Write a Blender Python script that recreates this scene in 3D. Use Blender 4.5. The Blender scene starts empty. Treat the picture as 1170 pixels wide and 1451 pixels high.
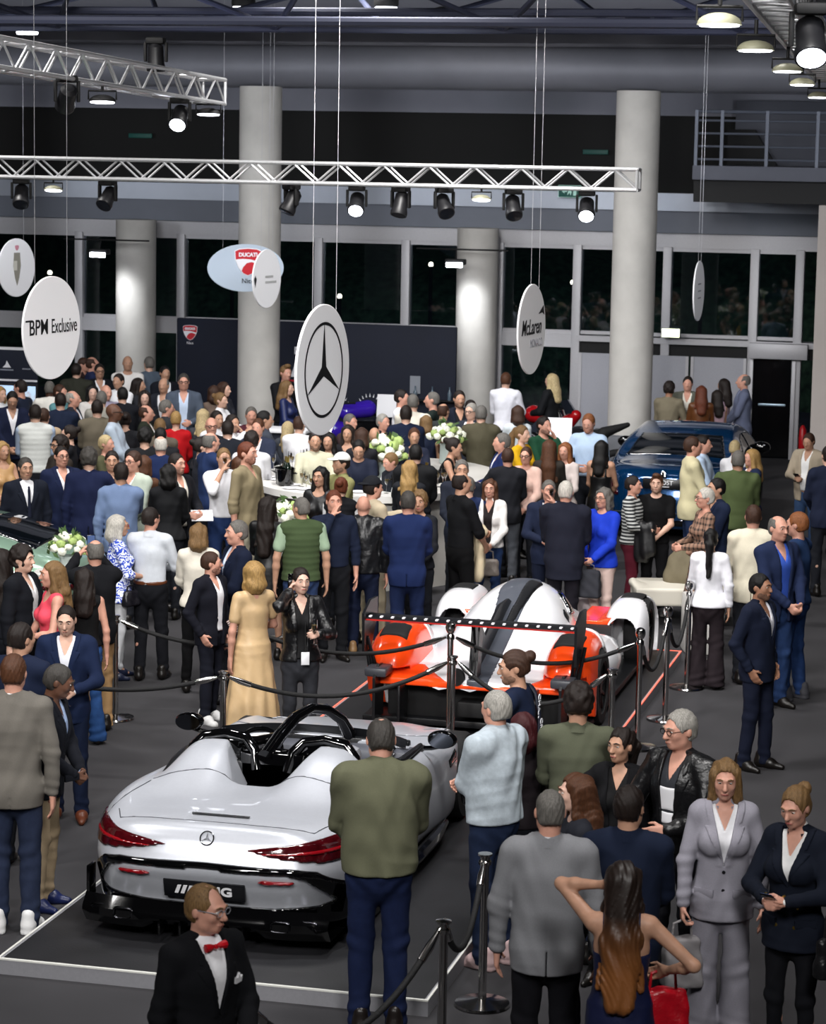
import bpy, bmesh, math, random
import numpy as np
from mathutils import Vector, Matrix
PI = math.pi
C = bpy.context.scene.collection
F32 = np.float32

# ------------------------------------------------------------------ materials
MATS = {}
def srgb(h):
    h = h.lstrip('#')
    v = [int(h[i:i+2], 16)/255 for i in (0, 2, 4)]
    return tuple(x/12.92 if x <= .04045 else ((x+.055)/1.055)**2.4 for x in v) + (1,)

def mat(name, col, rough=.6, metal=0., noise=0., nscale=40., bump=0., bscale=200., coat=0., spec=.5, emit=None, estr=0., trans=0., ior=1.45, sheen=0., stretch=None, alpha=1.):
    """a procedural principled material: colour broken up by noise, fine bump"""
    key = (name, str(col), rough, metal, noise, nscale, bump, bscale, coat, spec, str(emit), estr, trans, str(stretch))
    if key in MATS: return MATS[key]
    m = bpy.data.materials.new(name); m.use_nodes = True
    nt = m.node_tree; b = nt.nodes['Principled BSDF']
    c = srgb(col) if isinstance(col, str) else tuple(col)+((1,) if len(col) == 3 else ())
    b.inputs['Base Color'].default_value = c
    b.inputs['Roughness'].default_value = rough
    b.inputs['Metallic'].default_value = metal
    b.inputs['Specular IOR Level'].default_value = spec
    b.inputs['Coat Weight'].default_value = coat
    b.inputs['Coat Roughness'].default_value = .04
    b.inputs['Transmission Weight'].default_value = trans
    b.inputs['IOR'].default_value = ior
    b.inputs['Sheen Weight'].default_value = sheen
    if emit:
        b.inputs['Emission Color'].default_value = srgb(emit); b.inputs['Emission Strength'].default_value = estr
    if noise or bump:
        tc = nt.nodes.new('ShaderNodeTexCoord')
        src = tc.outputs['Object']
        if stretch:
            mp = nt.nodes.new('ShaderNodeMapping'); mp.inputs['Scale'].default_value = stretch
            nt.links.new(src, mp.inputs['Vector']); src = mp.outputs['Vector']
    if noise:
        n = nt.nodes.new('ShaderNodeTexNoise'); n.inputs['Scale'].default_value = nscale; n.inputs['Detail'].default_value = 4
        nt.links.new(src, n.inputs['Vector'])
        mr = nt.nodes.new('ShaderNodeMapRange'); mr.inputs['From Min'].default_value = .3; mr.inputs['From Max'].default_value = .7
        mr.inputs['To Min'].default_value = 1-noise; mr.inputs['To Max'].default_value = 1+noise
        nt.links.new(n.outputs['Fac'], mr.inputs['Value'])
        mx = nt.nodes.new('ShaderNodeVectorMath'); mx.operation = 'SCALE'; mx.inputs[0].default_value = c[:3]
        nt.links.new(mr.outputs['Result'], mx.inputs['Scale']); nt.links.new(mx.outputs['Vector'], b.inputs['Base Color'])
    if bump:
        n2 = nt.nodes.new('ShaderNodeTexNoise'); n2.inputs['Scale'].default_value = bscale; n2.inputs['Detail'].default_value = 3
        nt.links.new(src, n2.inputs['Vector'])
        bp = nt.nodes.new('ShaderNodeBump'); bp.inputs['Strength'].default_value = bump; bp.inputs['Distance'].default_value = .01
        nt.links.new(n2.outputs['Fac'], bp.inputs['Height']); nt.links.new(bp.outputs['Normal'], b.inputs['Normal'])
    MATS[key] = m
    return m

def pattern_mat(name, kind, c1, c2, scale, rough=.8, c3=None):
    """woven and printed patterns: stripes across z, check, print (voronoi scrolls), quilt, ombre hair"""
    key = ('pat', kind, c1, c2, scale)
    if key in MATS: return MATS[key]
    m = bpy.data.materials.new(name); m.use_nodes = True
    nt = m.node_tree; b = nt.nodes['Principled BSDF']; b.inputs['Roughness'].default_value = rough
    L = nt.links.new; N = nt.nodes.new
    tc = N('ShaderNodeTexCoord'); sp = N('ShaderNodeSeparateXYZ'); L(tc.outputs['Object'], sp.inputs[0])
    mix = N('ShaderNodeMix'); mix.data_type = 'RGBA'
    mix.inputs['A'].default_value = srgb(c1); mix.inputs['B'].default_value = srgb(c2)
    def math_(op, a, bv=None):
        n = N('ShaderNodeMath'); n.operation = op
        if hasattr(a, 'node'): L(a, n.inputs[0])
        else: n.inputs[0].default_value = a
        if bv is not None:
            if hasattr(bv, 'node'): L(bv, n.inputs[1])
            else: n.inputs[1].default_value = bv
        return n.outputs[0]
    def band(ax, s, w):
        return math_('LESS_THAN', math_('FRACT', math_('MULTIPLY', sp.outputs[ax], s)), w)
    if kind == 'stripe': fac = band(2, scale, .45)
    elif kind == 'check':
        d = math_('ADD', sp.outputs[0], sp.outputs[1])
        fr = math_('LESS_THAN', math_('FRACT', math_('MULTIPLY', d, scale)), .38)
        fac = math_('MULTIPLY', math_('ADD', fr, band(2, scale, .38)), .5)
    elif kind == 'print':
        v = N('ShaderNodeTexWave'); v.wave_type = 'RINGS'; v.inputs['Scale'].default_value = scale; v.inputs['Distortion'].default_value = 14
        v.inputs['Detail Scale'].default_value = 2.2
        L(tc.outputs['Object'], v.inputs['Vector']); fac = math_('GREATER_THAN', v.outputs['Fac'], .5)
    elif kind == 'ombre':
        mr = N('ShaderNodeMapRange'); mr.inputs['From Min'].default_value = scale; mr.inputs['From Max'].default_value = scale+.3
        L(sp.outputs[2], mr.inputs['Value']); fac = mr.outputs['Result']
    elif kind == 'quilt': fac = band(2, scale, .12)
    L(fac, mix.inputs['Factor']); L(mix.outputs['Result'], b.inputs['Base Color'])
    MATS[key] = m
    return m

# ------------------------------------------------------------------ objects
def tag(o, label=None, cat=None, group=None, kind=None):
    if label: o['label'] = label
    if cat: o['category'] = cat
    if group: o['group'] = group
    if kind: o['kind'] = kind
    return o
def thing(name, label, cat, loc=(0, 0, 0), rz=0., group=None):
    o = bpy.data.objects.new(name, None); C.objects.link(o); o.empty_display_size = .1
    o.location = loc; o.rotation_euler = (0, 0, rz)
    return tag(o, label, cat, group)
def link(name, me, parent=None):
    o = bpy.data.objects.new(name, me); C.objects.link(o)
    if parent is not None: o.parent = parent
    return o
def copy_tree(o, parent=None):
    c = o.copy(); C.objects.link(c); c.parent = parent
    for ch in list(o.children): copy_tree(ch, c)
    return c
def mesh_np(name, V, Q, m, smooth=True):
    me = bpy.data.meshes.new(name)
    V = np.ascontiguousarray(V, dtype=F32); Q = np.ascontiguousarray(Q, dtype=np.int32)
    n, k = Q.shape
    me.vertices.add(len(V)); me.vertices.foreach_set('co', V.ravel())
    me.loops.add(n*k); me.loops.foreach_set('vertex_index', Q.ravel())
    me.polygons.add(n); me.polygons.foreach_set('loop_start', np.arange(0, n*k, k, dtype=np.int32))
    me.polygons.foreach_set('use_smooth', np.full(n, smooth))
    me.update(calc_edges=True)
    if m: me.materials.append(m)
    return me

class MB:
    """collects simple shapes into ONE mesh"""
    def __init__(s): s.bm = bmesh.new()
    def box(s, x0, x1, y0, y1, z0, z1, bev=0., rot=None, at=None):
        r = bmesh.ops.create_cube(s.bm, size=1); vs = r['verts']
        for v in vs: v.co = Vector(((x0+x1)/2+v.co.x*(x1-x0), (y0+y1)/2+v.co.y*(y1-y0), (z0+z1)/2+v.co.z*(z1-z0)))
        if bev:
            es = list({e for v in vs for e in v.link_edges})
            g = bmesh.ops.bevel(s.bm, geom=es, offset=bev, segments=2, affect='EDGES', profile=.5); vs = list({v for f in g['faces'] for v in f.verts} | {v for v in vs if v.is_valid})
        if rot is not None:
            M = Matrix.Translation(at or (0, 0, 0)) @ rot.to_4x4()
            for v in vs: v.co = M @ v.co
        return s
    def tube(s, pts, r, seg=8, closed=False, cap=True):
        pts = [Vector(p) for p in pts]; n = len(pts); rr = r if isinstance(r, (list, tuple)) else [r]*n
        rings = []; up = None
        for i, p in enumerate(pts):
            a = pts[(i-1) % n] if closed or i else p; b = pts[(i+1) % n] if closed or i < n-1 else p
            d = (b-a).normalized()
            if up is None: up = Vector((0, 0, 1)) if abs(d.z) < .9 else Vector((1, 0, 0))
            x = d.cross(up)
            if x.length < 1e-5: x = d.orthogonal()
            x.normalize(); y = x.cross(d).normalized(); up = y
            rings.append([s.bm.verts.new(p+(x*math.cos(t)+y*math.sin(t))*rr[i]) for t in [2*PI*k/seg for k in range(seg)]])
        m = n if closed else n-1
        for i in range(m):
            A, B = rings[i], rings[(i+1) % n]
            for k in range(seg): s.bm.faces.new((A[k], B[k], B[(k+1) % seg], A[(k+1) % seg]))
        if cap and not closed:
            s.bm.faces.new(rings[0][::1]); s.bm.faces.new(rings[-1][::-1])
        return s
    def bar(s, a, b, r, seg=8): return s.tube([a, b], r, seg)
    def lathe(s, prof, seg=24, c=(0, 0, 0), axis='z', sy=1.):
        rings = []
        for r, z in prof:
            ring = []
            for k in range(seg):
                t = 2*PI*k/seg
                p = (r*math.cos(t), r*math.sin(t)*sy, z)
                if axis == 'y': p = (p[0], p[2], p[1])
                if axis == 'x': p = (p[2], p[0], p[1])
                ring.append(s.bm.verts.new((p[0]+c[0], p[1]+c[1], p[2]+c[2])))
            rings.append(ring)
        for i in range(len(rings)-1):
            A, B = rings[i], rings[i+1]
            for k in range(seg): s.bm.faces.new((A[k], A[(k+1) % seg], B[(k+1) % seg], B[k]))
        s.bm.faces.new(rings[0][::-1]); s.bm.faces.new(rings[-1])
        return s
    def prism(s, poly, h0, h1, plane='xy'):
        """closed outline extruded; plane says which two axes the outline uses"""
        def P(a, b, h): return {'xy': (a, b, h), 'xz': (a, h, b), 'yz': (h, a, b)}[plane]
        A = [s.bm.verts.new(P(a, b, h0)) for a, b in poly]; B = [s.bm.verts.new(P(a, b, h1)) for a, b in poly]
        n = len(poly)
        for i in range(n): s.bm.faces.new((A[i], A[(i+1) % n], B[(i+1) % n], B[i]))
        s.bm.faces.new(A[::-1]); s.bm.faces.new(B)
        return s
    def grid(s, P, closed_u=False, flip=False):
        vs = [[s.bm.verts.new(p) for p in row] for row in P]
        nu = len(vs); 
        for i in range(nu if closed_u else nu-1):
            for j in range(len(vs[0])-1):
                f = (vs[i][j], vs[(i+1) % nu][j], vs[(i+1) % nu][j+1], vs[i][j+1])
                try: s.bm.faces.new(f[::-1] if flip else f)
                except ValueError: pass
        return s
    def build(s, name, m, parent=None, smooth=True, loc=None, rot=None):
        bmesh.ops.recalc_face_normals(s.bm, faces=s.bm.faces)
        me = bpy.data.meshes.new(name); s.bm.to_mesh(me); s.bm.free()
        if m: me.materials.append(m)
        if smooth:
            me.polygons.foreach_set('use_smooth', [True]*len(me.polygons))
            try: me.set_sharp_from_angle(angle=math.radians(38))
            except Exception: pass
        o = link(name, me, parent)
        if loc: o.location = loc
        if rot: o.rotation_euler = rot
        return o

def struct(o): o['kind'] = 'structure'; return o
def sbox(name, b, m, bev=0.): return struct(MB().box(*b, bev=bev).build(name, m))

def text_mesh(name, txt, size, m, parent=None, depth=.004, loc=(0, 0, 0), rot=(PI/2, 0, 0), align='CENTER', xs=1., shear=0., bold=0.):
    cu = bpy.data.curves.new(name, 'FONT'); cu.body = txt; cu.size = size; cu.extrude = depth; cu.align_x = align; cu.align_y = 'CENTER'; cu.shear = shear; cu.offset = bold
    tmp = bpy.data.objects.new(name, cu); C.objects.link(tmp)
    dg = bpy.context.evaluated_depsgraph_get(); me = bpy.data.meshes.new_from_object(tmp.evaluated_get(dg))
    bpy.data.objects.remove(tmp); bpy.data.curves.remove(cu)
    me.name = name; me.materials.clear(); me.materials.append(m)
    o = link(name, me, parent); o.location = loc; o.rotation_euler = rot; o.scale = (xs, 1, 1)
    return o

# ------------------------------------------------------------------ implicit shapes -> quads (surface nets)
CORN = np.array([(i, j, k) for i in (0, 1) for j in (0, 1) for k in (0, 1)])
EDG = [(a, b) for a in range(8) for b in range(a+1, 8) if np.abs(CORN[a]-CORN[b]).sum() == 1]
class Field:
    def __init__(s, lo, hi, h):
        s.h = h; s.lo = np.array(lo, dtype=F32)
        s.n = np.maximum(4, np.ceil((np.array(hi)-s.lo)/h).astype(int)+1)
        s.ax = [s.lo[i]+h*np.arange(s.n[i], dtype=F32) for i in range(3)]
        s.D = np.full(tuple(s.n), .2, dtype=F32)
    def sl(s, lo, hi):
        a = np.clip(np.floor((np.array(lo)-s.lo)/s.h).astype(int), 0, s.n-1)
        b = np.clip(np.ceil((np.array(hi)-s.lo)/s.h).astype(int)+1, 1, s.n)
        return tuple(slice(int(i), int(max(j, i+1))) for i, j in zip(a, b))
    def pts(s, q): return s.ax[0][q[0]][:, None, None], s.ax[1][q[1]][None, :, None], s.ax[2][q[2]][None, None, :]
    def put(s, q, d, k=0., sub=False):
        A = s.D[q]
        if sub:
            if k > 0:
                h = np.maximum(k-np.abs(A+d), 0)/k; s.D[q] = np.maximum(A, -d)+h*h*k*.25
            else: s.D[q] = np.maximum(A, -d)
        elif k > 0:
            h = np.maximum(k-np.abs(A-d), 0)/k; s.D[q] = np.minimum(A, d)-h*h*k*.25
        else: s.D[q] = np.minimum(A, d)
    def cone(s, a, b, ra, rb, k=.02, fy=1., fx=1., infl=0.):
        """round cone a->b; fy, fx > 1 flatten it in y or x"""
        a = np.array(a, float); b = np.array(b, float); ra += infl; rb += infl
        m = max(ra, rb)+k+.05
        q = s.sl(np.minimum(a, b)-m, np.maximum(a, b)+m)
        x, y, z = s.pts(q)
        if fy != 1: y0 = (a[1]+b[1])/2; y = (y-y0)*fy+y0; a = a.copy(); b = b.copy(); a[1] = y0+(a[1]-y0)*fy; b[1] = y0+(b[1]-y0)*fy
        if fx != 1: x0 = (a[0]+b[0])/2; x = (x-x0)*fx+x0; a[0] = x0+(a[0]-x0)*fx; b[0] = x0+(b[0]-x0)*fx
        d = b-a; L2 = float(d@d)+1e-12
        px, py, pz = x-F32(a[0]), y-F32(a[1]), z-F32(a[2])
        t = np.clip((px*F32(d[0])+py*F32(d[1])+pz*F32(d[2]))/F32(L2), 0, 1)
        r = F32(ra)+t*F32(rb-ra)
        D = np.sqrt((px-t*F32(d[0]))**2+(py-t*F32(d[1]))**2+(pz-t*F32(d[2]))**2)-r
        s.put(q, D, k); return s
    def ell(s, c, r, k=.02, R=None, sub=False, infl=0.):
        c = np.array(c, float); r = np.array(r, float)+infl; m = r.max()+k+.03
        q = s.sl(c-m, c+m); x, y, z = s.pts(q)
        x, y, z = x-F32(c[0]), y-F32(c[1]), z-F32(c[2])
        if R is not None:
            R = np.array(R)
            x, y, z = (x*F32(R[0, i])+y*F32(R[1, i])+z*F32(R[2, i]) for i in range(3))
        k0 = np.sqrt((x/F32(r[0]))**2+(y/F32(r[1]))**2+(z/F32(r[2]))**2)
        D = (k0-1)*F32(r.min())
        k1 = np.sqrt((x/F32(r[0]**2))**2+(y/F32(r[1]**2))**2+(z/F32(r[2]**2))**2)+1e-6
        D = k0*(k0-1)/k1
        s.put(q, D, k, sub); return s
    def fn(s, f, sub=False, k=0., inter=False):
        q = (slice(None),)*3; x, y, z = s.pts(q); d = f(x, y, z)+np.zeros_like(s.D)
        if inter:
            if k > 0:
                A = s.D; h = np.maximum(k-np.abs(A-d), 0)/k; s.D = np.maximum(A, d)+h*h*k*.25
            else: s.D = np.maximum(s.D, d)
        else: s.put(q, d, k, sub)
        return s
    def add(s, f):
        x, y, z = s.pts((slice(None),)*3); s.D = s.D+f(x, y, z); return s
    def quads(s):
        D = s.D.copy()
        D[0] = D[-1] = .1; D[:, 0] = D[:, -1] = .1; D[:, :, 0] = D[:, :, -1] = .1
        S = D < 0; n = np.array(D.shape)
        cnt = np.zeros(tuple(n-1), np.int8)
        for i, j, k in CORN: cnt += S[i:n[0]-1+i, j:n[1]-1+j, k:n[2]-1+k]
        act = (cnt > 0) & (cnt < 8)
        I = np.argwhere(act)
        if not len(I): return np.zeros((0, 3)), np.zeros((0, 4), int)
        idx = np.full(act.shape, -1, np.int32); idx[act] = np.arange(len(I))
        vals = np.stack([D[I[:, 0]+c[0], I[:, 1]+c[1], I[:, 2]+c[2]] for c in CORN], 1)
        P = np.zeros((len(I), 3)); W = np.zeros(len(I))
        for a, b in EDG:
            va, vb = vals[:, a], vals[:, b]; m = (va < 0) != (vb < 0)
            t = np.where(m, va/np.where(m, va-vb, 1), 0)
            P += np.where(m[:, None], CORN[a]+t[:, None]*(CORN[b]-CORN[a]), 0); W += m
        V = (I+P/W[:, None])*s.h+s.lo
        Q = []
        for ax in range(3):
            u, v = [(1, 2), (2, 0), (0, 1)][ax]
            sa = [slice(0, n[i]) for i in range(3)]; sb = list(sa)
            sa[ax] = slice(0, n[ax]-1); sb[ax] = slice(1, n[ax])
            A, B = S[tuple(sa)], S[tuple(sb)]
            E = np.argwhere(A != B)
            E = E[(E[:, u] > 0) & (E[:, v] > 0) & (E[:, u] < n[u]-1) & (E[:, v] < n[v]-1)]
            if not len(E): continue
            ins = A[E[:, 0], E[:, 1], E[:, 2]]
            def g(du, dv):
                e = E.copy(); e[:, u] -= du; e[:, v] -= dv; return idx[e[:, 0], e[:, 1], e[:, 2]]
            q = np.stack([g(1, 1), g(0, 1), g(0, 0), g(1, 0)], 1)
            q[~ins] = q[~ins][:, ::-1]; Q.append(q)
        Q = np.concatenate(Q); Q = Q[(Q >= 0).all(1)]
        return V, Q
    def mesh(s, name, m, scale=1.):
        V, Q = s.quads()
        return mesh_np(name, V*scale, Q, m) if len(Q) else None
# ------------------------------------------------------------------ people
SKIN = {'fair': '#c9a18d', 'tan': '#ae856e', 'pink': '#c08e7b', 'olive': '#966c55', 'dark': '#452c22', 'deep': '#5f4031', 'pale': '#c9a392'}
HAIRC = {'black': '#0d0b0b', 'dark': '#1c1411', 'brown': '#38241a', 'chestnut': '#4a2d1c', 'auburn': '#5a2c1a', 'ginger': '#7a4a2a', 'blond': '#98794a', 'pale': '#b5a27a',
         'gray': '#5f5c58', 'silver': '#8f8c86', 'white': '#b4b0a8', 'pepper': '#383532', 'dblond': '#6f5536', 'maroon': '#3a1216'}
CELL = (.0078, .0110, .0155)
HS = .945
def lerp(a, b, t): return np.array(a)*(1-t)+np.array(b)*t
def unit(v): v = np.array(v, float); return v/(np.linalg.norm(v)+1e-9)
def rotz(a): c, s = math.cos(a), math.sin(a); return np.array([[c, -s, 0], [s, c, 0], [0, 0, 1]])
def rotx(a): c, s = math.cos(a), math.sin(a); return np.array([[1, 0, 0], [0, c, -s], [0, s, c]])
def roty(a): c, s = math.cos(a), math.sin(a); return np.array([[c, 0, s], [0, 1, 0], [-s, 0, c]])

# wrist targets (x outward on own side, y forward is minus), elbow hint (outward, back, up)
ARMS = {
 'down': ((.245, .0, .80), (.6, .5, 0)), 'loose': ((.26, -.06, .84), (.8, .5, 0)), 'hold': ((.10, -.27, 1.10), (.6, .3, -.7)), 'low': ((.07, -.25, .98), (.8, .3, -.5)),
 'glass': ((.13, -.29, 1.20), (.6, .2, -.8)), 'phone': ((.115, -.06, 1.545), (.5, -.4, -.8)), 'chin': ((.045, -.17, 1.46), (.4, -.2, -.9)), 'pocket': ((.205, -.04, .93), (.7, .8, 0)),
 'clasp': ((.045, -.235, 1.0), (.8, .3, -.4)), 'behind': ((.05, .19, .98), (.9, .6, 0)), 'cross': ((-.07, -.20, 1.20), (.9, -.1, -.6)), 'photo': ((.085, -.36, 1.54), (.7, .1, -.8)),
 'hip': ((.20, -.02, .99), (1., .45, 0)), 'reach': ((.16, -.42, 1.08), (.6, .4, -.6)), 'table': ((.20, -.36, 1.02), (.8, .4, -.3)), 'hair': ((.09, -.03, 1.62), (.9, -.2, -.4)),
 'side': ((.40, -.30, 1.20), (.5, .2, -.9)), 'mouth': ((.05, -.165, 1.50), (.6, -.2, -.9)), 'bag': ((.25, -.10, .86), (.8, .5, 0)), 'across': ((-.10, -.24, 1.08), (.9, .1, -.5)), 'embrace': ((.10, -.46, 1.33), (.7, 0, -.7)),
 'lap': ((.13, -.33, .98), (.8, .3, -.4)), 'ear': ((.12, -.05, 1.60), (.8, -.3, -.5)), 'phonelow': ((.06, -.29, 1.14), (.7, .3, -.6)),
}
SHOES = {}
def shoe_mesh(kind, col):
    if (kind, col) in SHOES: return SHOES[kind, col]
    f = Field((-.07, -.24, -.01), (.07, .13, .17), .0105)
    f.cone((0, .05, .045), (0, -.06, .045), .043, .046, .02); f.cone((0, .02, .07), (0, -.06, .05), .045, .045, .02); f.cone((0, -.06, .035), (0, -.165 if kind != 'sneaker' else -.15, .022), .044, .026, .02)
    f.cone((0, .045, .06), (0, .04, .12), .042, .040, .02)
    if kind == 'sneaker': f.cone((0, .05, .012), (0, -.15, .012), .047, .042, .0)
    f.fn(lambda x, y, z: -z+0*x+0*y, inter=True)
    SHOES[kind, col] = f.mesh('shoe', mat('shoe_leather', col, .35 if kind != 'sneaker' else .7, bump=.1, bscale=90))
    return SHOES[kind, col]
EYES = {}
def eye_mesh():
    if 'e' not in EYES:
        m = MB(); 
        prof = [(.0001, -.0125)]+[(.0125*math.sin(a), -.0125*math.cos(a)) for a in np.linspace(.25, PI-.1, 8)]
        m.lathe(prof, 12, axis='y'); bmesh.ops.recalc_face_normals(m.bm, faces=m.bm.faces)
        me = bpy.data.meshes.new('eye'); m.bm.to_mesh(me); m.bm.free()
        me.materials.append(mat('eye_white', '#cfc8c0', .2)); me.materials.append(mat('iris', '#20150f', .15))
        for p in me.polygons:
            p.use_smooth = True
            if p.center.y < -.0098: p.material_index = 1
        EYES['e'] = me
    return EYES['e']

def fabric(col, kind='cloth'):
    if isinstance(col, tuple): return pattern_mat('woven_'+col[0], *col)
    if kind == 'leather': return mat('leather', col, .32, bump=.5, bscale=38, noise=.15, nscale=20)
    if kind == 'denim': return mat('denim', col, .88, noise=.1, nscale=30, bump=.15, bscale=150, spec=.2)
    if kind == 'silk': return mat('silk', col, .45, noise=.08, nscale=6, bump=.25, bscale=22)
    if kind == 'shirt': return mat('shirting', col, .8, noise=.04, nscale=20, bump=.14, bscale=60, spec=.25)
    return mat('wool', col, .9, noise=.05, nscale=140, bump=.12, bscale=240, spec=.2)

def person(d):
    """d: dict of one visitor; every length is for a 1.75 m figure and scaled by its height"""
    g = d.get
    s = d['h']/1.738; lod = g('lod', 2); H = CELL[lod]; fem = g('sex', 'm') == 'f'; b = g('b', 1.); rnd = random.Random(d['n'])
    lean = g('lean', 0.)
    root = thing('person', d['label'], 'person', (d['x'], d['y'], g('z', 0)), d['rz'], g('group'))
    def ln(p):
        p = np.array(p, float); t = max(0., p[2]-.95); p[1] -= lean*t; p[2] -= .5*lean*lean*t; return p
    sw = (.150 if fem else .178)*(.5+.5*b)
    sk = SKIN[g('skin', 'fair')]
    m_skin = mat('skin', sk, .5, noise=.07, nscale=30, spec=.4)
    # ---- skeleton
    st = g('stance', rnd.choice(['a', 'b', 'c'])); fo = {'a': (.10, 0, .10, 0), 'b': (.12, -.05, .09, .04), 'c': (.09, .05, .13, -.05), 'walk': (.08, -.24, .09, .22), 'wide': (.17, -.03, .17, .03), 'step': (.10, -.17, .10, .06)}[st]
    hips = [np.array((.088, 0, .92)), np.array((-.088, 0, .92))]
    ank = [np.array((fo[0], fo[1]+.02, .085)), np.array((-fo[2], fo[3]+.02, .085))]
    kn = []
    for i, sg in ((0, 1), (1, -1)):
        k = lerp(hips[i], ank[i], .5); k[1] -= .025+.25*max(0, ank[i][1]*.4); kn.append(k)
    sit = g('sit')
    sh = [ln((sw, .012, 1.418)), ln((-sw, .012, 1.418))]
    el, wr = [], []
    for i, sg in ((0, 1), (1, -1)):
        a = g('arms', ('down', 'down'))[i]
        tgt, hint = ARMS[a] if isinstance(a, str) else a
        T = np.array((tgt[0]*sg*(1.0 if not fem or tgt[0] < .12 else .92), tgt[1], tgt[2])); T = ln(T) if tgt[2] > 1 else T
        if b > 1.08 and tgt[2] < 1.1 and abs(tgt[0]) > .18: T[0] += .03*sg
        hv = unit((hint[0]*sg, hint[1], hint[2])); S = sh[i]; v = T-S; L = np.linalg.norm(v); l1, l2 = .295, .255
        if L > l1+l2-.004: T = S+v/L*(l1+l2-.004); v = T-S; L = l1+l2-.004
        if L < .12: T = S+v/L*.12; v = T-S; L = .12
        u = v/L; ca = (l1*l1+L*L-l2*l2)/(2*l1*L); ca = max(-1, min(1, ca))
        hp_ = hv-u*(hv@u); hp_ = unit(hp_)
        el.append(S+u*l1*ca+hp_*l1*math.sqrt(max(0, 1-ca*ca))); wr.append(T)
    O = ln((0, .014, 1.495)); R = rotz(math.radians(g('hy', 0))) @ rotx(math.radians(g('hp', 0))) @ roty(math.radians(g('hr', 0)))
    HO = np.array((0, .014, 1.495))
    def hd(p): return O+R @ ((np.array(p, float)-HO)*HS)
    af = .88 if fem else 1.0; af *= .75+.25*b
    # ---- body
    x1 = max(.34, *(abs(p[0])+.15 for p in el+wr)); y0 = min(-.30, *(p[1]-.24 for p in wr))-max(0, lean)*.6; y1 = max(.30, *(p[1]+.15 for p in el+wr))
    z1 = max(1.84, *(p[2]+.25 for p in wr))
    f = Field((-x1, y0, -.02), (x1, y1, z1), H)
    fy = 1.42
    pr, wr_, cr = (.160, .122, .145) if fem else (.150, .142, .165)
    tor = [(ln((0, .005, .92)), ln((0, 0, 1.09)), pr*(.6+.4*b), wr_*b), (ln((0, 0, 1.09)), ln((0, .0, 1.29)), wr_*b, cr*(.6+.4*b))]
    for a_, b_, ra, rb in tor: f.cone(a_, b_, ra, rb, .03, fy=fy)
    f.cone(ln((sw-.05, .01, 1.405)), ln((-sw+.05, .01, 1.405)), .06, .06, .05)
    for i, sg in ((0, 1), (1, -1)): f.cone(ln((sg*.03, .02, 1.46)), ln((sg*(sw-.02), .015, 1.425)), .042, .042, .03)
    if fem:
        for sg in (1, -1): f.ell(ln((sg*.068, -.08, 1.265)), (.062, .06, .062), .03)
    if b > 1.1: f.ell(ln((0, -.055*b, 1.06)), (.14*b, .10*b, .14), .05)
    if not sit:
        for i in (0, 1):
            lq = .80 if fem else .92
            f.cone(hips[i], kn[i], .084*lq, .054*lq, .03); f.cone(kn[i], lerp(kn[i], ank[i], .35)+np.array((0, .012, 0)), .052*lq, .050*lq, .02); f.cone(lerp(kn[i], ank[i], .35)+np.array((0, .012, 0)), ank[i], .050*lq, .034*lq, .02)
            f.cone(ank[i], ank[i]+np.array((0, -.09, -.05)), .032, .020, .02)
    f.cone(ln((0, .022, 1.42)), hd((0, .016, 1.55)), .058 if not fem else .048, .052 if not fem else .043, .03)
    for i, sg in ((0, 1), (1, -1)):
        S, E, W = sh[i], el[i], wr[i]
        f.cone(S, E, .048*af, .037*af, .03); f.cone(E, lerp(E, W, .35), .037*af, .037*af, .02); f.cone(lerp(E, W, .35), W, .037*af, .024*af, .02)
        # hand: palm, four fingers of unequal length with knuckle bends, thumb
        a = g('arms', ('down', 'down'))[i]; grip = isinstance(a, str) and a in ('hold', 'glass', 'phone', 'photo', 'low', 'bag', 'phonelow', 'ear')
        dr = unit(W-E); curl = 1.15 if grip else .35
        if isinstance(a, str) and a in ('down', 'loose', 'pocket'): nrm = unit(np.cross(dr, (0, 1, 0))*sg)*-1; nrm = np.array((-sg, 0, 0.))
        elif isinstance(a, str) and a in ('phone', 'ear', 'hair', 'chin', 'mouth'): nrm = unit(np.array((-sg*.8, .4, .2)))
        else: nrm = unit(np.array((-sg*.9, 0., -.25)))
        nrm = unit(nrm-dr*(nrm@dr)); sd = np.cross(dr, nrm)
        if sd[2] < 0 or (abs(dr[2]) > .8 and sd[1] > 0): sd = -sd if not abs(dr[2]) > .8 else (-sd)
        hs = .92 if fem else 1.; fr = (.0088, .0105, .0125)[lod]*hs
        for q, (o_, ln_) in enumerate(((.030, .074), (.010, .083), (-.010, .078), (-.029, .062))):
            k0 = W+dr*.085*hs+sd*o_*hs
            f.cone(W+sd*o_*.35, k0, .017*hs, .0125*hs, .012)
            c1 = curl*(.5+.12*q); d1 = dr*math.cos(c1)+nrm*math.sin(c1); c2 = c1+curl*.9; d2 = dr*math.cos(c2)+nrm*math.sin(c2)
            k1 = k0+d1*ln_*.55*hs; f.cone(k0, k1, fr*1.05, fr, .004); f.cone(k1, k1+d2*ln_*.5*hs, fr, fr*.8, .003)
        t0 = W+dr*.025+sd*.022*hs; t1 = t0+unit(dr*.6+sd*.7+nrm*.4)*.045*hs
        f.cone(W+dr*.01, t0, .016*hs, .015*hs, .01); f.cone(t0, t1, .0135*hs, fr*1.1, .006); f.cone(t1, t1+unit(dr*.8+sd*.1+nrm*.6)*.034*hs, fr*1.1, fr*.85, .004)
    # head
    hw = .95 if fem else 1.
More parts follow.
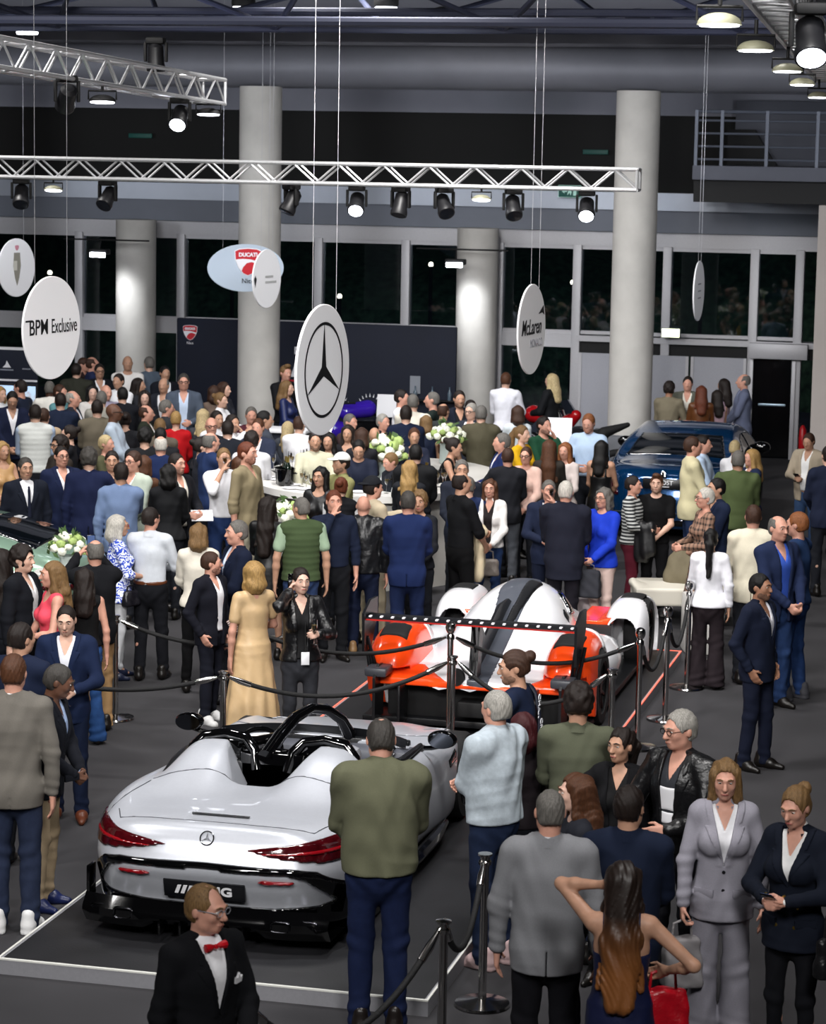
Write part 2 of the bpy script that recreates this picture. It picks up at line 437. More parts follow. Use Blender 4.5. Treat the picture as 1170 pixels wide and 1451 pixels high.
    f.ell(hd((0, .014, 1.655)), HS*np.array((.075*hw, .096, .096)), .02, R); f.cone(hd((0, -.035, 1.60)), hd((0, -.058, 1.553)), .060*hw, .034*hw, .025)
    jx = .017 if fem else .024; f.cone(hd((jx, -.018, 1.568)), hd((-jx, -.018, 1.568)), .041*hw, .041*hw, .025)
    f.ell(hd((0, -.05, 1.635)), HS*np.array((.062*hw, .048, .07)), .02, R)
    for sg in (1, -1): f.ell(hd((sg*.077*hw, .012, 1.628)), HS*np.array((.011, .02, .031)), .006, R)
    f.cone(hd((0, -.098, 1.645)), hd((0, -.116, 1.607)), .008, .0135, .012)
    if 1:
        for sg in (1, -1):
            f.ell(hd((sg*.031, -.104, 1.643)), HS*np.array((.017, .0125, .0078)), .010, R, sub=True); f.cone(hd((sg*.012, -.098, 1.662)), hd((sg*.045, -.086, 1.663)), .009, .007, .012)
            f.ell(hd((sg*.011, -.106, 1.602)), HS*np.array((.009, .01, .008)), .006, R); f.ell(hd((sg*.040, -.070, 1.610)), HS*np.array((.016, .012, .015)), .02, R)
        f.cone(hd((.018, -.093, 1.575)), hd((-.018, -.093, 1.575)), .0075, .0075, .006); f.cone(hd((.014, -.091, 1.563)), hd((-.014, -.091, 1.563)), .008, .008, .006)
    body = link('body', f.mesh('body', m_skin, s), root)
    # ---- hair
    hs_, hc = g('hair', ('short', 'dark')); hcol = HAIRC.get(hc, hc) if isinstance(hc, str) else hc
    def hmat():
        if isinstance(hc, tuple): return pattern_mat('hair_ombre', 'ombre', *hc[1:], rough=.5)
        return mat('hair', hcol, .48, noise=.4, nscale=34, bump=.5, bscale=70, stretch=(5, 5, .6), spec=.35)
    if hs_ != 'bald':
        hz0 = {'long': 1.22, 'vlong': 1.08, 'xlong': .96, 'bob': 1.47, 'pony': 1.20}.get(hs_, 1.50)-.10
        f = Field(np.minimum(O, hd((0, .0, 1.6)))+np.array((-.22, -.24, hz0-1.56)), O+np.array((.22, .30, .36)), min(H, .0125))
        inf = {'curly': .026, 'buzz': .004, 'balding': .007, 'slick': .005, 'short': .009, 'quiff': .010, 'thin': .007, 'recede': .008}.get(hs_, .012)
        f.ell(hd((0, .014, 1.658)), HS*np.array((.075*hw+inf, .096+inf, .096+inf*1.1)), .0, R)
        f.ell(hd((0, .045, 1.61)), HS*np.array((.066+inf*.6, .062+inf*.6, .07)), .02, R)
        f.ell(hd((0, -.11, 1.612)), (.074, .092, .105 if hs_ not in ('slick', 'buzz') else .113), .006, R, sub=True)
        if hs_ in ('balding',): f.ell(hd((0, -.02, 1.765)), HS*np.array((.062, .115, .085)), .01, R, sub=True); f.ell(hd((0, -.09, 1.70)), HS*np.array((.09, .09, .07)), .01, R, sub=True)
        if hs_ == 'recede': f.ell(hd((0, -.085, 1.722)), HS*np.array((.066, .062, .058)), .012, R, sub=True); f.ell(hd((0, .0, 1.79)), HS*np.array((.05, .09, .04)), .012, R, sub=True)
        if hs_ in ('thin',): f.ell(hd((0, .05, 1.772)), HS*np.array((.045, .045, .03)), .01, R, sub=True)
        if hs_ in ('short', 'curly', 'buzz', 'balding', 'thin', 'slick', 'bun', 'pony', 'quiff', 'recede'):
            for sg in (1, -1): f.ell(hd((sg*.085, -.005, 1.612)), HS*np.array((.03, .034, .038)), .006, R, sub=True)
            n_ = R @ np.array((0, -.35, 1)); n_ = n_/np.linalg.norm(n_); c_ = hd((0, .06, 1.572))
            f.fn(lambda x, y, z: -((x-F32(c_[0]))*F32(n_[0])+(y-F32(c_[1]))*F32(n_[1])+(z-F32(c_[2]))*F32(n_[2])), inter=True, k=.01)
        if hs_ == 'quiff': f.ell(hd((0, -.055, 1.752)), HS*np.array((.055, .05, .032)), .025, R)
        if hs_ in ('long', 'vlong', 'xlong', 'bob'):
            ze = {'long': 1.33, 'vlong': 1.16, 'xlong': 1.03, 'bob': 1.51}[hs_]
            bk = .12+max(0., lean)*.1
            end = ln((0, bk+.01, ze)) if hs_ != 'bob' else hd((0, .06, ze))
            f.cone(hd((0, .045, 1.66)), lerp(hd((0, .075, 1.55)), end, .35), .083, .074, .02, fx=.9); f.cone(lerp(hd((0, .075, 1.55)), end, .35), end, .074, .058, .03, fx=.66 if hs_ == 'xlong' else .78)
            for sg in (1, -1):
                e1 = hd((sg*.078, .0, max(ze, 1.50))); f.cone(hd((sg*.062, -.01, 1.69)), e1, .032, .03, .02)
                if hs_ != 'bob': f.cone(e1, ln((sg*.10, -.02 if g('front') else .075, ze+.07)), .034, .024, .02)
        if hs_ == 'bun': f.ell(hd((0, .125, 1.70)), HS*np.array((.045, .042, .045)), .008, R)
        if hs_ == 'pony': f.cone(hd((0, .115, 1.69)), hd((0, .165, 1.60)), .036, .042, .015); f.cone(hd((0, .165, 1.60)), ln((0, .165, 1.25)), .046, .028, .02)
        ph = rnd.random()*6
        if hs_ == 'curly': f.add(lambda x, y, z: (.009*np.sin(75*x+ph)*np.sin(70*y+2*ph)*np.sin(72*z+ph)).astype(F32))
        elif lod < 2: f.add(lambda x, y, z: (.0021*np.sin(230*x+14*np.sin(9*z+ph)+60*y)+(.0042*np.sin(78*x+5*np.sin(8*z+ph)+30*y) if hs_ in ('long', 'vlong', 'xlong', 'pony', 'bob') else 0)).astype(F32)*(1+0*y))
        me = f.mesh('hair', hmat(), s)
        if me: link('hair', me, root)
    if g('beard'):
        f = Field(O+np.array((-.12, -.2, -.03)), O+np.array((.12, .1, .2)), min(H, .01))
        f.cone(hd((0, -.035, 1.60)), hd((0, -.060, 1.549)), .0625*hw, .0375*hw, .02); f.cone(hd((.024, -.018, 1.567)), hd((-.024, -.018, 1.567)), .0435, .0435, .02)
        f.ell(hd((0, -.10, 1.572)), HS*np.array((.024, .03, .014)), .008, R, sub=True); f.ell(hd((0, -.085, 1.648)), HS*np.array((.088, .10, .062)), .006, R, sub=True)
        f.ell(hd((0, .06, 1.6)), HS*np.array((.2, .06, .2)), .004, R, sub=True)
        me = f.mesh('beard', mat('beard_hair', tuple(.62*p_+.38*q_ for p_, q_ in zip(srgb(HAIRC.get(g('beard'), hcol)), srgb(sk)))[:3], .7, noise=.35, nscale=90), s)
        if me: link('beard', me, root)
    if g('hat'):
        f = Field(O+np.array((-.16, -.30, .08)), O+np.array((.16, .26, .38)), .0105)
        f.ell(hd((0, .012, 1.672)), HS*np.array((.094, .114, .105)), 0, R); n_ = R @ np.array((0, .1, 1.)); c_ = hd((0, 0, 1.68))
        f.fn(lambda x, y, z: -((x-F32(c_[0]))*F32(n_[0])+(y-F32(c_[1]))*F32(n_[1])+(z-F32(c_[2]))*F32(n_[2])), inter=True)
        dy = 1 if g('hatback') else -1
        f.ell(hd((0, dy*.115, 1.69)), HS*np.array((.072, .075, .0105)), .004, R)
        link('cap', f.mesh('cap', fabric(d['hat'], 'cloth'), s), root)
    if abs(g('seen', 0)) < 1:
        for sg in (1, -1):
            e = link('eye', eye_mesh(), root); e.location = Vector(hd((sg*.031, -.0845, 1.643))*s); e.rotation_euler = Matrix(R.tolist()).to_euler(); e.scale = (s*1.0, s*.93, s*.52)
        for sg in (1, -1) if lod < 2 else ():
            mb = MB().tube([hd((sg*.014, -.108, 1.665))*s, hd((sg*.032, -.104, 1.671))*s, hd((sg*.05, -.090, 1.664))*s], [.0035, .0042, .002], 6)
            mb.build('eyebrow', mat('hair', HAIRC.get(hc if isinstance(hc, str) else 'dark', hcol) if hc not in ('white', 'silver', 'pale') else '#8d8578', .7), root)
        if lod < 2: mb = MB().tube([hd((.024, -.094, 1.570))*s, hd((.009, -.1015, 1.572))*s, hd((0, -.1015, 1.5705))*s, hd((-.009, -.1015, 1.572))*s, hd((-.024, -.094, 1.570))*s], [.002, .005, .0048, .005, .002], 6)
        if lod < 2: mb.build('lips', mat('lip', '#9a4f48' if fem else '#8f5a4c', .4), root)
    if g('glasses'):
        mb = MB(); rr = .0022 if lod < 2 else .004
        for sg in (1, -1):
            mb.tube([hd((sg*.034+.022*math.cos(t), -.108+.0*abs(math.cos(t)), 1.641+.017*math.sin(t)))*s for t in np.linspace(0, 2*PI, 14)[:-1]], rr, 5, closed=True)
            mb.bar(hd((sg*.056, -.105, 1.645))*s, hd((sg*.081, .01, 1.645))*s, rr, 5)
        mb.bar(hd((.012, -.109, 1.645))*s, hd((-.012, -.109, 1.645))*s, rr, 5)
        mb.build('glasses', mat('spectacle_frame', g('glasses'), .3), root)
    # ---- clothes
    fold = rnd.random()*9
    def folds(amp, leg=False):
        def fn(x, y, z):
            r = amp*(np.sin(26*z+9*np.sin(8*x+fold)+fold)*.55+np.sin(41*x+13*z+fold*2)*.5*np.cos(17*y+fold)+np.abs(np.sin(17*x-13*z+4*np.sin(7*z+5*x+fold)+9*y))*.45)
            if leg:
                r = r+.005*np.sin(75*z+20*x+fold)*np.exp(-((z-.11)/.08)**2)+.004*np.sin(60*z-25*np.abs(x)+fold)*np.exp(-((z-.50)/.08)**2)+.004*np.sin(55*z-60*np.abs(x))*np.exp(-((z-.86)/.07)**2)
            elif lod < 2:
                for i in (0, 1):
                    E = el[i]; u = unit(E-sh[i]); w2 = unit(wr[i]-E)
                    for c, ax in ((E, unit(u+w2)), (lerp(E, wr[i], .8), w2)):
                        dx, dy, dz = x-F32(c[0]), y-F32(c[1]), z-F32(c[2])
                        r = r+.0042*np.sin(95*(dx*F32(ax[0])+dy*F32(ax[1])+dz*F32(ax[2]))+22*dx+18*dy)*np.exp(-(dx*dx+dy*dy+dz*dz)/.0052)
            return r.astype(F32)
        return fn
    def front_y(f, x, z):
        i = int(round((x-f.lo[0])/f.h)); k = int(round((z-f.lo[2])/f.h)); col = f.D[i, :, k]
        j = np.argmax(col < 0); return float(f.lo[1]+(j-.5)*f.h)
    def torso(f, i_, hem, wid=0., k=.03, collar=0., flare=0.):
        for a_, b_, ra, rb in tor[1:]: f.cone(a_, b_, ra, rb, k, fy=fy-.08, infl=i_)
        top_w = wr_*b+i_; f.cone(ln((0, .002, hem+.02)), ln((0, 0, 1.09)), pr*(.6+.4*b)+i_+flare, top_w, k, fy=fy-.12)
        if not fem: f.cone(ln((0, .0, 1.29)), ln((0, .01, 1.37)), cr+i_-.004, .13+i_, k, fy=1.5)
        f.cone(ln((sw-.05, .01, 1.405)), ln((-sw+.05, .01, 1.405)), .06, .06, .04, infl=i_)
        for sg in (1, -1): f.cone(ln((sg*.03, .02, 1.455)), ln((sg*(sw-.02), .015, 1.425)), .04, .042, .03, infl=i_)
        if fem:
            for sg in (1, -1): f.ell(ln((sg*.068, -.08, 1.265)), (.062, .06, .062), .03, infl=i_)
        if b > 1.1: f.ell(ln((0, -.055*b, 1.06)), (.14*b, .10*b, .14), .05, infl=i_)
        if hem < .95: f.ell((0, .06, .90), (.135, .078, .12), .04, infl=i_*.6+.004); f.cone((.07*b, .0, .92), (-.07*b, .0, .92), .098, .098, .04, infl=i_*.6+.006)
        if collar: f.cone(ln((0, .024, 1.44)), ln((0, .018, 1.468+collar*.016)), .064+i_*.4, .058+i_*.3, .015)
    def arms(f, i_, sleeve, only=None):
        for i in (0, 1):
            S, E, W = sh[i], el[i], wr[i]
            if sleeve in ('none', 'strap'): continue
            if sleeve == 'short': f.cone(S, lerp(S, E, .62), .05*af+i_, .050*af+i_, .03); continue
            f.cone(S, E, .05*af+i_, .043*af+i_, .03)
            if sleeve == 'elbow': f.cone(E, lerp(E, W, .12), .043*af+i_, .043*af+i_, .01)
            elif sleeve == 'roll': f.cone(E, lerp(E, W, .3), .043*af+i_, .043*af+i_, .01)
            elif sleeve == 'cap': pass
            else: f.cone(E, lerp(E, W, .93), .042*af+i_, (.03 if sleeve != 'bell' else .055)*af+i_, .02)
    def collar_band(col, fk, drop):
        mb = MB(); P = []
        for a in np.linspace(-2.55, 2.55, 25):   # open at the front
            c, s_ = math.sin(a), math.cos(a); zz = 1.468+.018*s_-drop; rr = .069+.004*s_
            base = ln((rr*c, .02+rr*s_*.95, zz-.020)); top = ln((.060*c, .018+.060*s_, zz+.016)); out = ln(((rr+.012)*c, .02+(rr+.012)*s_*.95, zz-.026))
            P.append([Vector(v*s) for v in (out, top+np.array((c*.006, s_*.006, .0)), top, base)])
        mb.grid(P).build('collar', fabric(col, fk), root)
    X = dict(lo=(-x1, y0, 0), hi=(x1, y1, 1.62))
    def fld(z0, z1=1.60): return Field((-x1, min(y0, -.3), z0), (x1, max(y1, .3), z1), H)
    def add(name, f, m):
        me = f.mesh(name, m, s)
        return link(name, me, root) if me else None
    bt = g('bottom', ('trousers', '#1a1c22'))
    def legs(z0, infl=.012):
        f = Field((-.33, -.42, .0), (.33, .42, 1.06), H)
        kind = bt[0]
        rk, rh = {'trousers': (.066, .058), 'slim': (.058, .044), 'wide': (.088, .118), 'flare': (.060, .10), 'jeans': (.068, .060)}.get(kind, (.066, .058))
        q = (.9 if fem else 1.)*(.7+.3*b)
        for i in (0, 1):
            a2 = ank[i].copy(); a2[2] = .055 if kind not in ('slim',) else .09
            f.cone(hips[i], kn[i], .092*q+.002, rk*q, .025); f.cone(kn[i]+np.array((0, .004, 0)), a2, rk*q, rh*q, .025)
        f.cone((0, .004, .88), (0, .002, 1.0), (pr+.008)*(.6+.4*b), (wr_*b+pr)/2+.01, .03, fy=fy-.06)
        f.ell((0, .065, .90), (.13, .075, .10), .04)
        f.add(folds(.0045, True)); f.fn(lambda x, y, z: F32(1)*(.035-z)+0*x+0*y, inter=True); f.fn(lambda x, y, z: z-F32(1.03)+0*x+0*y, inter=True)
        return f
    if bt[0] in ('trousers', 'slim', 'wide', 'flare', 'jeans'):
        add('trousers' if bt[0] != 'jeans' else 'jeans', legs(0), fabric(bt[1], 'denim' if bt[0] in ('jeans', 'flare') else 'cloth'))
    elif bt[0] == 'skirt':
        ze = bt[2]; f = Field((-.36, -.34, ze-.02), (.36, .34, 1.08), H)
        f.cone((0, 0, .98), (0, 0, ze), .15, .17+(bt[3] if len(bt) > 3 else .02), .02, fy=1.3); f.add(folds(.004)); f.fn(lambda x, y, z: F32(ze)-z+0*x+0*y, inter=True); f.fn(lambda x, y, z: z-F32(1.04)+0*x+0*y, inter=True)
        add('skirt', f, fabric(bt[1]))
    t = g('top'); kind = t[0]
    if kind in ('suit', 'jacket'):
        jc, sc = t[1], t[2]; opn = t[3] if len(t) > 3 else 'btn'; fk = t[4] if len(t) > 4 else 'cloth'
        seenback = g('back', False)
        hem = .80 if kind == 'suit' else .92
        # inner shirt
        f = fld(.92); torso(f, .008, .93, collar=1); 
        if kind == 'suit':
            for i in (0, 1): f.cone(lerp(el[i], wr[i], .88), lerp(el[i], wr[i], 1.02), .031*af, .029*af, .0)
        f.fn(lambda x, y, z: F32(.95)-z+0*x+0*y, inter=True)
        if not (len(t) > 5 and t[5]): f.fn(lambda x, y, z: np.maximum(np.maximum(np.abs(x)-np.clip((z-1.34)/.12, 0, 1)*.05, y+.01), 1.34-z).astype(F32), sub=True)
        add('shirt' if kind == 'suit' else 'inner_top', f, fabric(sc, 'shirt'))
        f = fld(hem-.04); torso(f, .024, hem, flare=.006 if kind == 'suit' else -.012, collar=.3); arms(f, .013 if kind == 'suit' else .019, 'long')
        f.add(folds(.0046 if kind == 'suit' else .0065))
        vb = 1.13 if opn == 'btn' else (1.19 if opn == 'db' else .7); lz = lean
        def V(x, y, z):
            w = np.clip((z-vb)/(1.47-vb), 0, 1)*.078 if opn != 'open' else .018+.05*np.clip((z-.8)/.67, 0, 1)+.03*np.clip((1.05-z)/.25, 0, 1)
            return np.maximum(np.maximum(np.abs(x)-w, y+.02+lz*np.maximum(z-.95, 0)), F32(vb)-z)
        f.add(lambda x, y, z: (-.007*np.exp(-((np.abs(x)-(np.clip((z-min(vb, 1.1))/(1.47-min(vb, 1.1)), 0, 1)*.078+.02))/.02)**2)*(y < -.02)*(z > max(vb, 1.1))).astype(F32))
        if lod == 0: f.add(lambda x, y, z: (.0035*np.exp(-(x/.005)**2)*(y > .03)*(z < 1.43)).astype(F32))
        f.fn(lambda x, y, z: V(x, y, z).astype(F32), sub=True, k=.004)
        f.fn(lambda x, y, z: F32(hem)-z+0*x+0*y, inter=True, k=.01)
        if kind == 'suit': f.fn(lambda x, y, z: np.maximum(np.abs(x)-.003, F32(1)*(z-.935)+0*y)-np.where(y > 0, .0, -.05), sub=True)
        add('jacket', f, fabric(jc, fk))
        if kind == 'suit' and lod < 2: collar_band(jc, fk, .0)
        if g('print'):
            q = fld(1.0); torso(q, .012, .95, collar=0); q.fn(lambda x, y, z: np.maximum(np.maximum(np.abs(x)-.075, np.abs(z-1.2)-.11), y+.04).astype(F32), inter=True); q.fn(lambda x, y, z: .006-np.abs(z-1.165)+0*x+0*y, inter=True); add('shirt_print', q, mat('print_white', '#d8d8dc', .7))
        if lod < 2 and abs(g('seen', 0)) < 1:
            if opn != 'open' or fk == 'leather':
                vb2 = min(vb, 1.16) if opn != 'open' else 1.1
                for sg in (1, -1):
                    q = Field((-.20, min(y0, -.3), vb2-.02), (.20, .06, 1.53), min(H, .0085)); torso(q, .031, hem, collar=.45)
                    def lap(x, y, z):
                        w = np.clip((z-vb2)/(1.47-vb2), 0, 1); a_ = w*.078 if opn != 'open' else .02+.05*np.clip((z-.8)/.67, 0, 1)
                        lw = np.clip(w*1.5, 0, 1)*.062; lw = np.where(z > 1.385, .040, lw); lw = np.where((z > 1.375) & (z < 1.39), .03, lw)
                        return np.maximum(np.maximum(np.maximum(sg*x-(a_+lw), a_-.004-sg*x), vb2-z), np.maximum(y-.02, z-1.50)).astype(F32)
                    q.fn(lap, inter=True); q.fn(lambda x, y, z: -x*sg+0*y+0*z, inter=True)
                    add('lapel', q, fabric(jc, fk))
            if lod == 0 and kind == 'suit':
                if g('square'):
                    yy = front_y(f, .115, 1.27); o = MB().prism([(-.028, 0), (.028, 0), (.032, .03), (.012, .022), (.0, .05), (-.014, .024), (-.03, .034)], -.008, .004, 'xz').build('pocket_square', m_white, root); o.location = Vector((.115, yy-.002, 1.27))*s; o.rotation_euler = (.1, 0, .4); o.scale = (s,)*3
                mb_ = mat('button', g('buttons', '#15161a'), .3, metal=1. if g('buttons') else 0.)
                for bx, bz in ((((.0, 1.10), (.0, .99)) if opn == 'btn' else ((.055, 1.17), (-.055, 1.17), (.06, 1.06), (-.06, 1.06), (.055, .95), (-.055, .95))) if opn != 'open' else ()):
                    yy = front_y(f, bx, bz); MB().lathe([(.001, yy-.004), (.0105, yy-.003), (.0105, yy+.008), (.001, yy+.009)], 10, c=(bx, 0, bz), axis='y').build('button', mb_, root).scale = (s,)*3
                for sg in (1, -1):
                    yy = front_y(f, sg*.11, .97); o = MB().box(-.062, .062, -.005, .012, -.024, .024, .004).build('pocket_flap', fabric(jc, fk), root)
                    o.location = Vector((sg*.112, yy+.004, .97))*s; o.rotation_euler = (0, 0, sg*.55); o.scale = (s,)*3
        if len(t) > 5 and t[5]:
            if t[5] == 'bow':
                mb = MB()
                for sg in (1, -1): mb.tube([ln((sg*.006, -.088, 1.463))*s, ln((sg*.032, -.092, 1.465))*s, ln((sg*.058, -.088, 1.463))*s], [.008*s, .017*s, .021*s], 8)
                mb.lathe([(.001, -.012), (.011, -.008), (.011, .008), (.001, .012)], 10, c=ln((0, -.092, 1.463))*s)
                mb.build('bow_tie', mat('satin', '#b3101c', .35), root)
            else:
                f = fld(1.0); f.cone(ln((0, -.125, 1.44)), ln((0, -.136, 1.40)), .014, .018, .01, fy=1.8); f.cone(ln((0, -.138, 1.40)), ln((0, -.150, 1.12)), .016, .026, .01, fy=2.)
                add('tie', f, fabric(t[5]))
    elif kind in ('shirt', 'tee', 'sweater', 'blouse', 'top', 'bomber', 'coat', 'vest', 'cardigan'):
        sl = t[2] if len(t) > 2 else 'long'; fk = t[3] if len(t) > 3 else 'shirt'
        i_ = {'shirt': .012, 'tee': .012, 'sweater': .018, 'blouse': .017, 'top': .007, 'bomber': .034, 'coat': .028, 'vest': .03, 'cardigan': .02}[kind]
        hem = {'shirt': .97, 'tee': .90, 'sweater': .90, 'blouse': .90, 'top': .98, 'bomber': .90, 'coat': .72, 'vest': .90, 'cardigan': .86}[kind]
        if g('hem'): hem = d['hem']
        f = fld(hem-.05); torso(f, i_, hem, collar={'shirt': 1., 'bomber': 1.4, 'coat': 1., 'vest': 1.2}.get(kind, 0.), flare=.03 if kind == 'blouse' else (.0 if kind != 'bomber' else -.02))
        if kind == 'bomber': f.cone(ln((0, 0, 1.0)), ln((0, 0, 1.2)), .19*(.6+.4*b), .18*(.6+.4*b), .05, fy=1.3)
        if kind != 'vest': arms(f, i_ if kind != 'top' else .006, sl)
        if kind == 'vest': f.add(lambda x, y, z: (.006*np.abs(np.sin(z*52))).astype(F32)+0*x+0*y)
        else: f.add(folds({'bomber': .007, 'coat': .006, 'top': .001}.get(kind, .0042)))
        if kind in ('top', 'tee', 'blouse', 'sweater', 'cardigan'):
            f.ell(ln((0, -.03, 1.50)), (.075, .095, .05 if kind != 'top' else .13), .008, sub=True)
        elif g('openneck'): f.fn(lambda x, y, z: np.maximum(np.maximum(np.abs(x)-np.clip((z-1.36)/.1, 0, 1)*.045, y+.0), 1.36-z).astype(F32), sub=True)
        f.fn(lambda x, y, z: F32(hem)-z+0*x+0*y, inter=True, k=.008)
        add({'tee': 'tshirt', 'top': 'top', 'bomber': 'bomber_jacket', 'vest': 'quilted_vest'}.get(kind, kind), f, fabric(t[1], fk))
        if kind == 'vest':
            f = fld(.95); torso(f, .01, .96, collar=1.); arms(f, .012, sl); f.add(folds(.004)); add('shirt', f, fabric(t[4], 'shirt'))
        if kind in ('bomber', 'shirt', 'coat') and lod < 2: collar_band(t[1], fk, .0)
        if kind == 'bomber':
            mb = MB(); mb.lathe([(.151*(.6+.4*b), hem-.055), (.160*(.6+.4*b), hem-.03), (.168*(.6+.4*b), hem+.01)], 28, sy=.78)
            for v in mb.bm.verts: v.co *= s
            mb.build('waistband', fabric(t[1], fk), root)
    elif kind == 'dress':
        sl, ze, fl = t[2], t[3], t[4]
        f = Field((-x1, min(y0, -.38), ze-.03), (x1, max(y1, .38), 1.56), H)
        torso(f, .008, .98); arms(f, .010, sl)
        f.cone(ln((0, 0, 1.05)), (0, 0, .9), .14, .172, .03, fy=1.32); f.cone((0, 0, .9), (0, .0, ze), .172, fl, .03, fy=1.22)
        if fl > .2: f.add(lambda x, y, z: (.014*np.sin(9*np.arctan2(y, x)+fold)*np.clip((.95-z)/.6, 0, 1)).astype(F32))
        f.add(folds(.003)); f.ell(ln((0, -.03, 1.50)), (.085, .10, .10), .008, sub=True)
        if sl == 'strap': f.fn(lambda x, y, z: np.minimum(z-1.27-.05*(y < 0), np.abs(np.abs(x)-.085)-.012)*F32(1)+0*y, inter=True)
        f.fn(lambda x, y, z: F32(ze)-z+0*x+0*y, inter=True)
        add('dress', f, fabric(t[1], t[5] if len(t) > 5 else 'silk'))
    if g('belt'):
        mb = MB(); rr = (wr_*b+pr)/2+.02; mb.lathe([(rr, .975), (rr+.006, .985), (rr+.006, 1.0), (rr-.002, 1.01)], 28, sy=.75)
        for v in mb.bm.verts: v.co *= s
        mb.build('belt', mat('leather', g('belt'), .4), root)
    # shoes
    if not sit:
        sh_ = g('shoes', ('dress', '#14110f'))
        for i, sg in ((0, 1), (1, -1)):
            o = link('shoe', shoe_mesh(*sh_), root); o.location = Vector((ank[i]-np.array((0, .0, ank[i][2])))*s); o.rotation_euler = (0, 0, sg*rnd.uniform(.08, .3)); o.scale = (s*(.88 if fem else 1.),)*3
    M = Matrix.Translation(root.location) @ Matrix.Rotation(d['rz'], 4, 'Z')
    def w(p): return M @ Vector(np.array(p)*s)
    return {'root': root, 'hand': [w(wr[i]+unit(wr[i]-el[i])*.085) for i in (0, 1)], 'wrist': [w(p) for p in wr], 'elbow': [w(p) for p in el], 'M': M, 's': s, 'w': w}
# ------------------------------------------------------------------ the hall
m_carpet = mat('carpet', '#302f32', .92, noise=.2, nscale=1.1, bump=.25, bscale=260)
m_wall = mat('painted_wall', '#8e8f9a', .8, noise=.05, nscale=2)
m_wall_dk = mat('grey_panel_wall', '#5d5f69', .8, noise=.05, nscale=3)
m_fascia = mat('aluminium_fascia', '#a9afbb', .38, metal=.35, noise=.05, nscale=2)
m_fascia2 = mat('grey_fascia', '#737884', .6, noise=.05, nscale=2)
m_alu = mat('window_aluminium', '#bdbcc0', .45, metal=.2, noise=.03)
m_black = mat('matt_black', '#0b0b0d', .7)
m_blackglass = mat('black_glass', '#08080a', .12)
m_conc = mat('column_plaster', '#c3c0bb', .75, noise=.07, nscale=3, bump=.15, bscale=8)
m_navy = mat('navy_backdrop', '#0c1326', .75, noise=.12, nscale=2)
m_steel = mat('brushed_truss', '#d4d5d8', .35, metal=.55, noise=.05)
m_tube = mat('frame_paint', '#3b3f52', .6)
m_duct = mat('duct_metal', '#75767e', .55, metal=.2, noise=.08, nscale=1.5)
m_ceil = mat('ceiling_black', '#101116', .9)
m_chrome = mat('chrome', '#d8d8da', .08, metal=1.)
m_white = mat('white_board', '#e4e4e8', .55)
m_offwhite = mat('white_laminate', '#dcdad6', .35, coat=.2)

def glass_mat():
    m = bpy.data.materials.new('night_glass'); m.use_nodes = True; nt = m.node_tree; nt.nodes.clear()
    o = nt.nodes.new('ShaderNodeOutputMaterial'); t = nt.nodes.new('ShaderNodeBsdfTransparent'); gl = nt.nodes.new('ShaderNodeBsdfGlossy'); mx = nt.nodes.new('ShaderNodeMixShader'); fr = nt.nodes.new('ShaderNodeFresnel')
    t.inputs[0].default_value = (.75, .82, .9, 1); gl.inputs['Roughness'].default_value = .02; fr.inputs['IOR'].default_value = 1.75
    nt.links.new(fr.outputs[0], mx.inputs[0]); nt.links.new(t.outputs[0], mx.inputs[1]); nt.links.new(gl.outputs[0], mx.inputs[2]); nt.links.new(mx.outputs[0], o.inputs[0])
    return m
m_glass = glass_mat()

GY = 44.0
sbox('floor', (-26, 12, -6, 60, -.2, 0), m_carpet)
sbox('ceiling', (-26, 12, -6, 60, 9.6, 9.8), m_ceil)
sbox('wall_left', (-26.2, -26, -6, 60, -.2, 9.8), m_wall_dk)
sbox('wall_right', (12, 12.2, -6, 60, -.2, 9.8), m_wall_dk)
sbox('wall_front', (-26, 12, -6.2, -6, -.2, 9.8), m_wall_dk)
# back wall bands above the glazing: fascia, dark clerestory, light wall
sbox('wall_back', (-26, 12, GY-.05, GY+.2, 5.84, 9.8), m_wall)
def band(name, z0, z1, m, y0=GY-.1, y1=GY+.2, x0=-26, x1=-3.6): return sbox(name, (x0, x1, y0, y1, z0, z1), m)
band('trim_1', 4.22, 4.52, m_fascia, GY-.25)
band('trim_2', 3.84, 4.22, m_fascia2, GY-.18)
band('trim_3', 3.58, 3.84, m_alu, GY-.08)
band('trim_4', 1.80, 2.04, m_alu, GY-.10, x1=-7.9)
band('trim_5', 1.92, 2.02, m_alu, GY-.14, x0=-7.9)
band('trim_6', 1.72, 1.92, m_black, GY-.06, x0=-7.9)
band('wall_clerestory', 4.52, 5.84, mat('dark_clerestory', '#0c0c0c', .75), GY+.05, GY+.2)
# windows: every bay a frame with its panes
MX = [-25.6, -23.2, -20.9, -19.0, -17.17, -15.2, -12.61, -11.0, -9.3, -7.91, -6.33, -4.82, -4.05]
k = 0
for i in range(len(MX)-1):
    a, b = MX[i], MX[i+1]; k += 1
    r = struct(thing('window_%d' % k, None, None, ((a+b)/2, GY, 0)))
    w = (b-a)/2
    fr = MB()
    fr.box(-w-.075, -w+.075, -.12, .08, 0, 3.6, .008)
    if i == len(MX)-2: fr.box(w-.075, w+.075, -.12, .08, 0, 3.6, .008)
    fr.box(-w, w, -.05, .05, 2.04, 2.1); fr.box(-w, w, -.05, .05, 3.52, 3.6); fr.build('window_frame', m_alu, r)
    MB().box(-w+.075, w-.075, -.012, .012, 2.1, 3.52).build('glazing', m_glass, r)
    if b < -7.8: MB().box(-w+.075, w-.075, -.012, .012, .1, 1.8).build('glazing', m_glass, r)
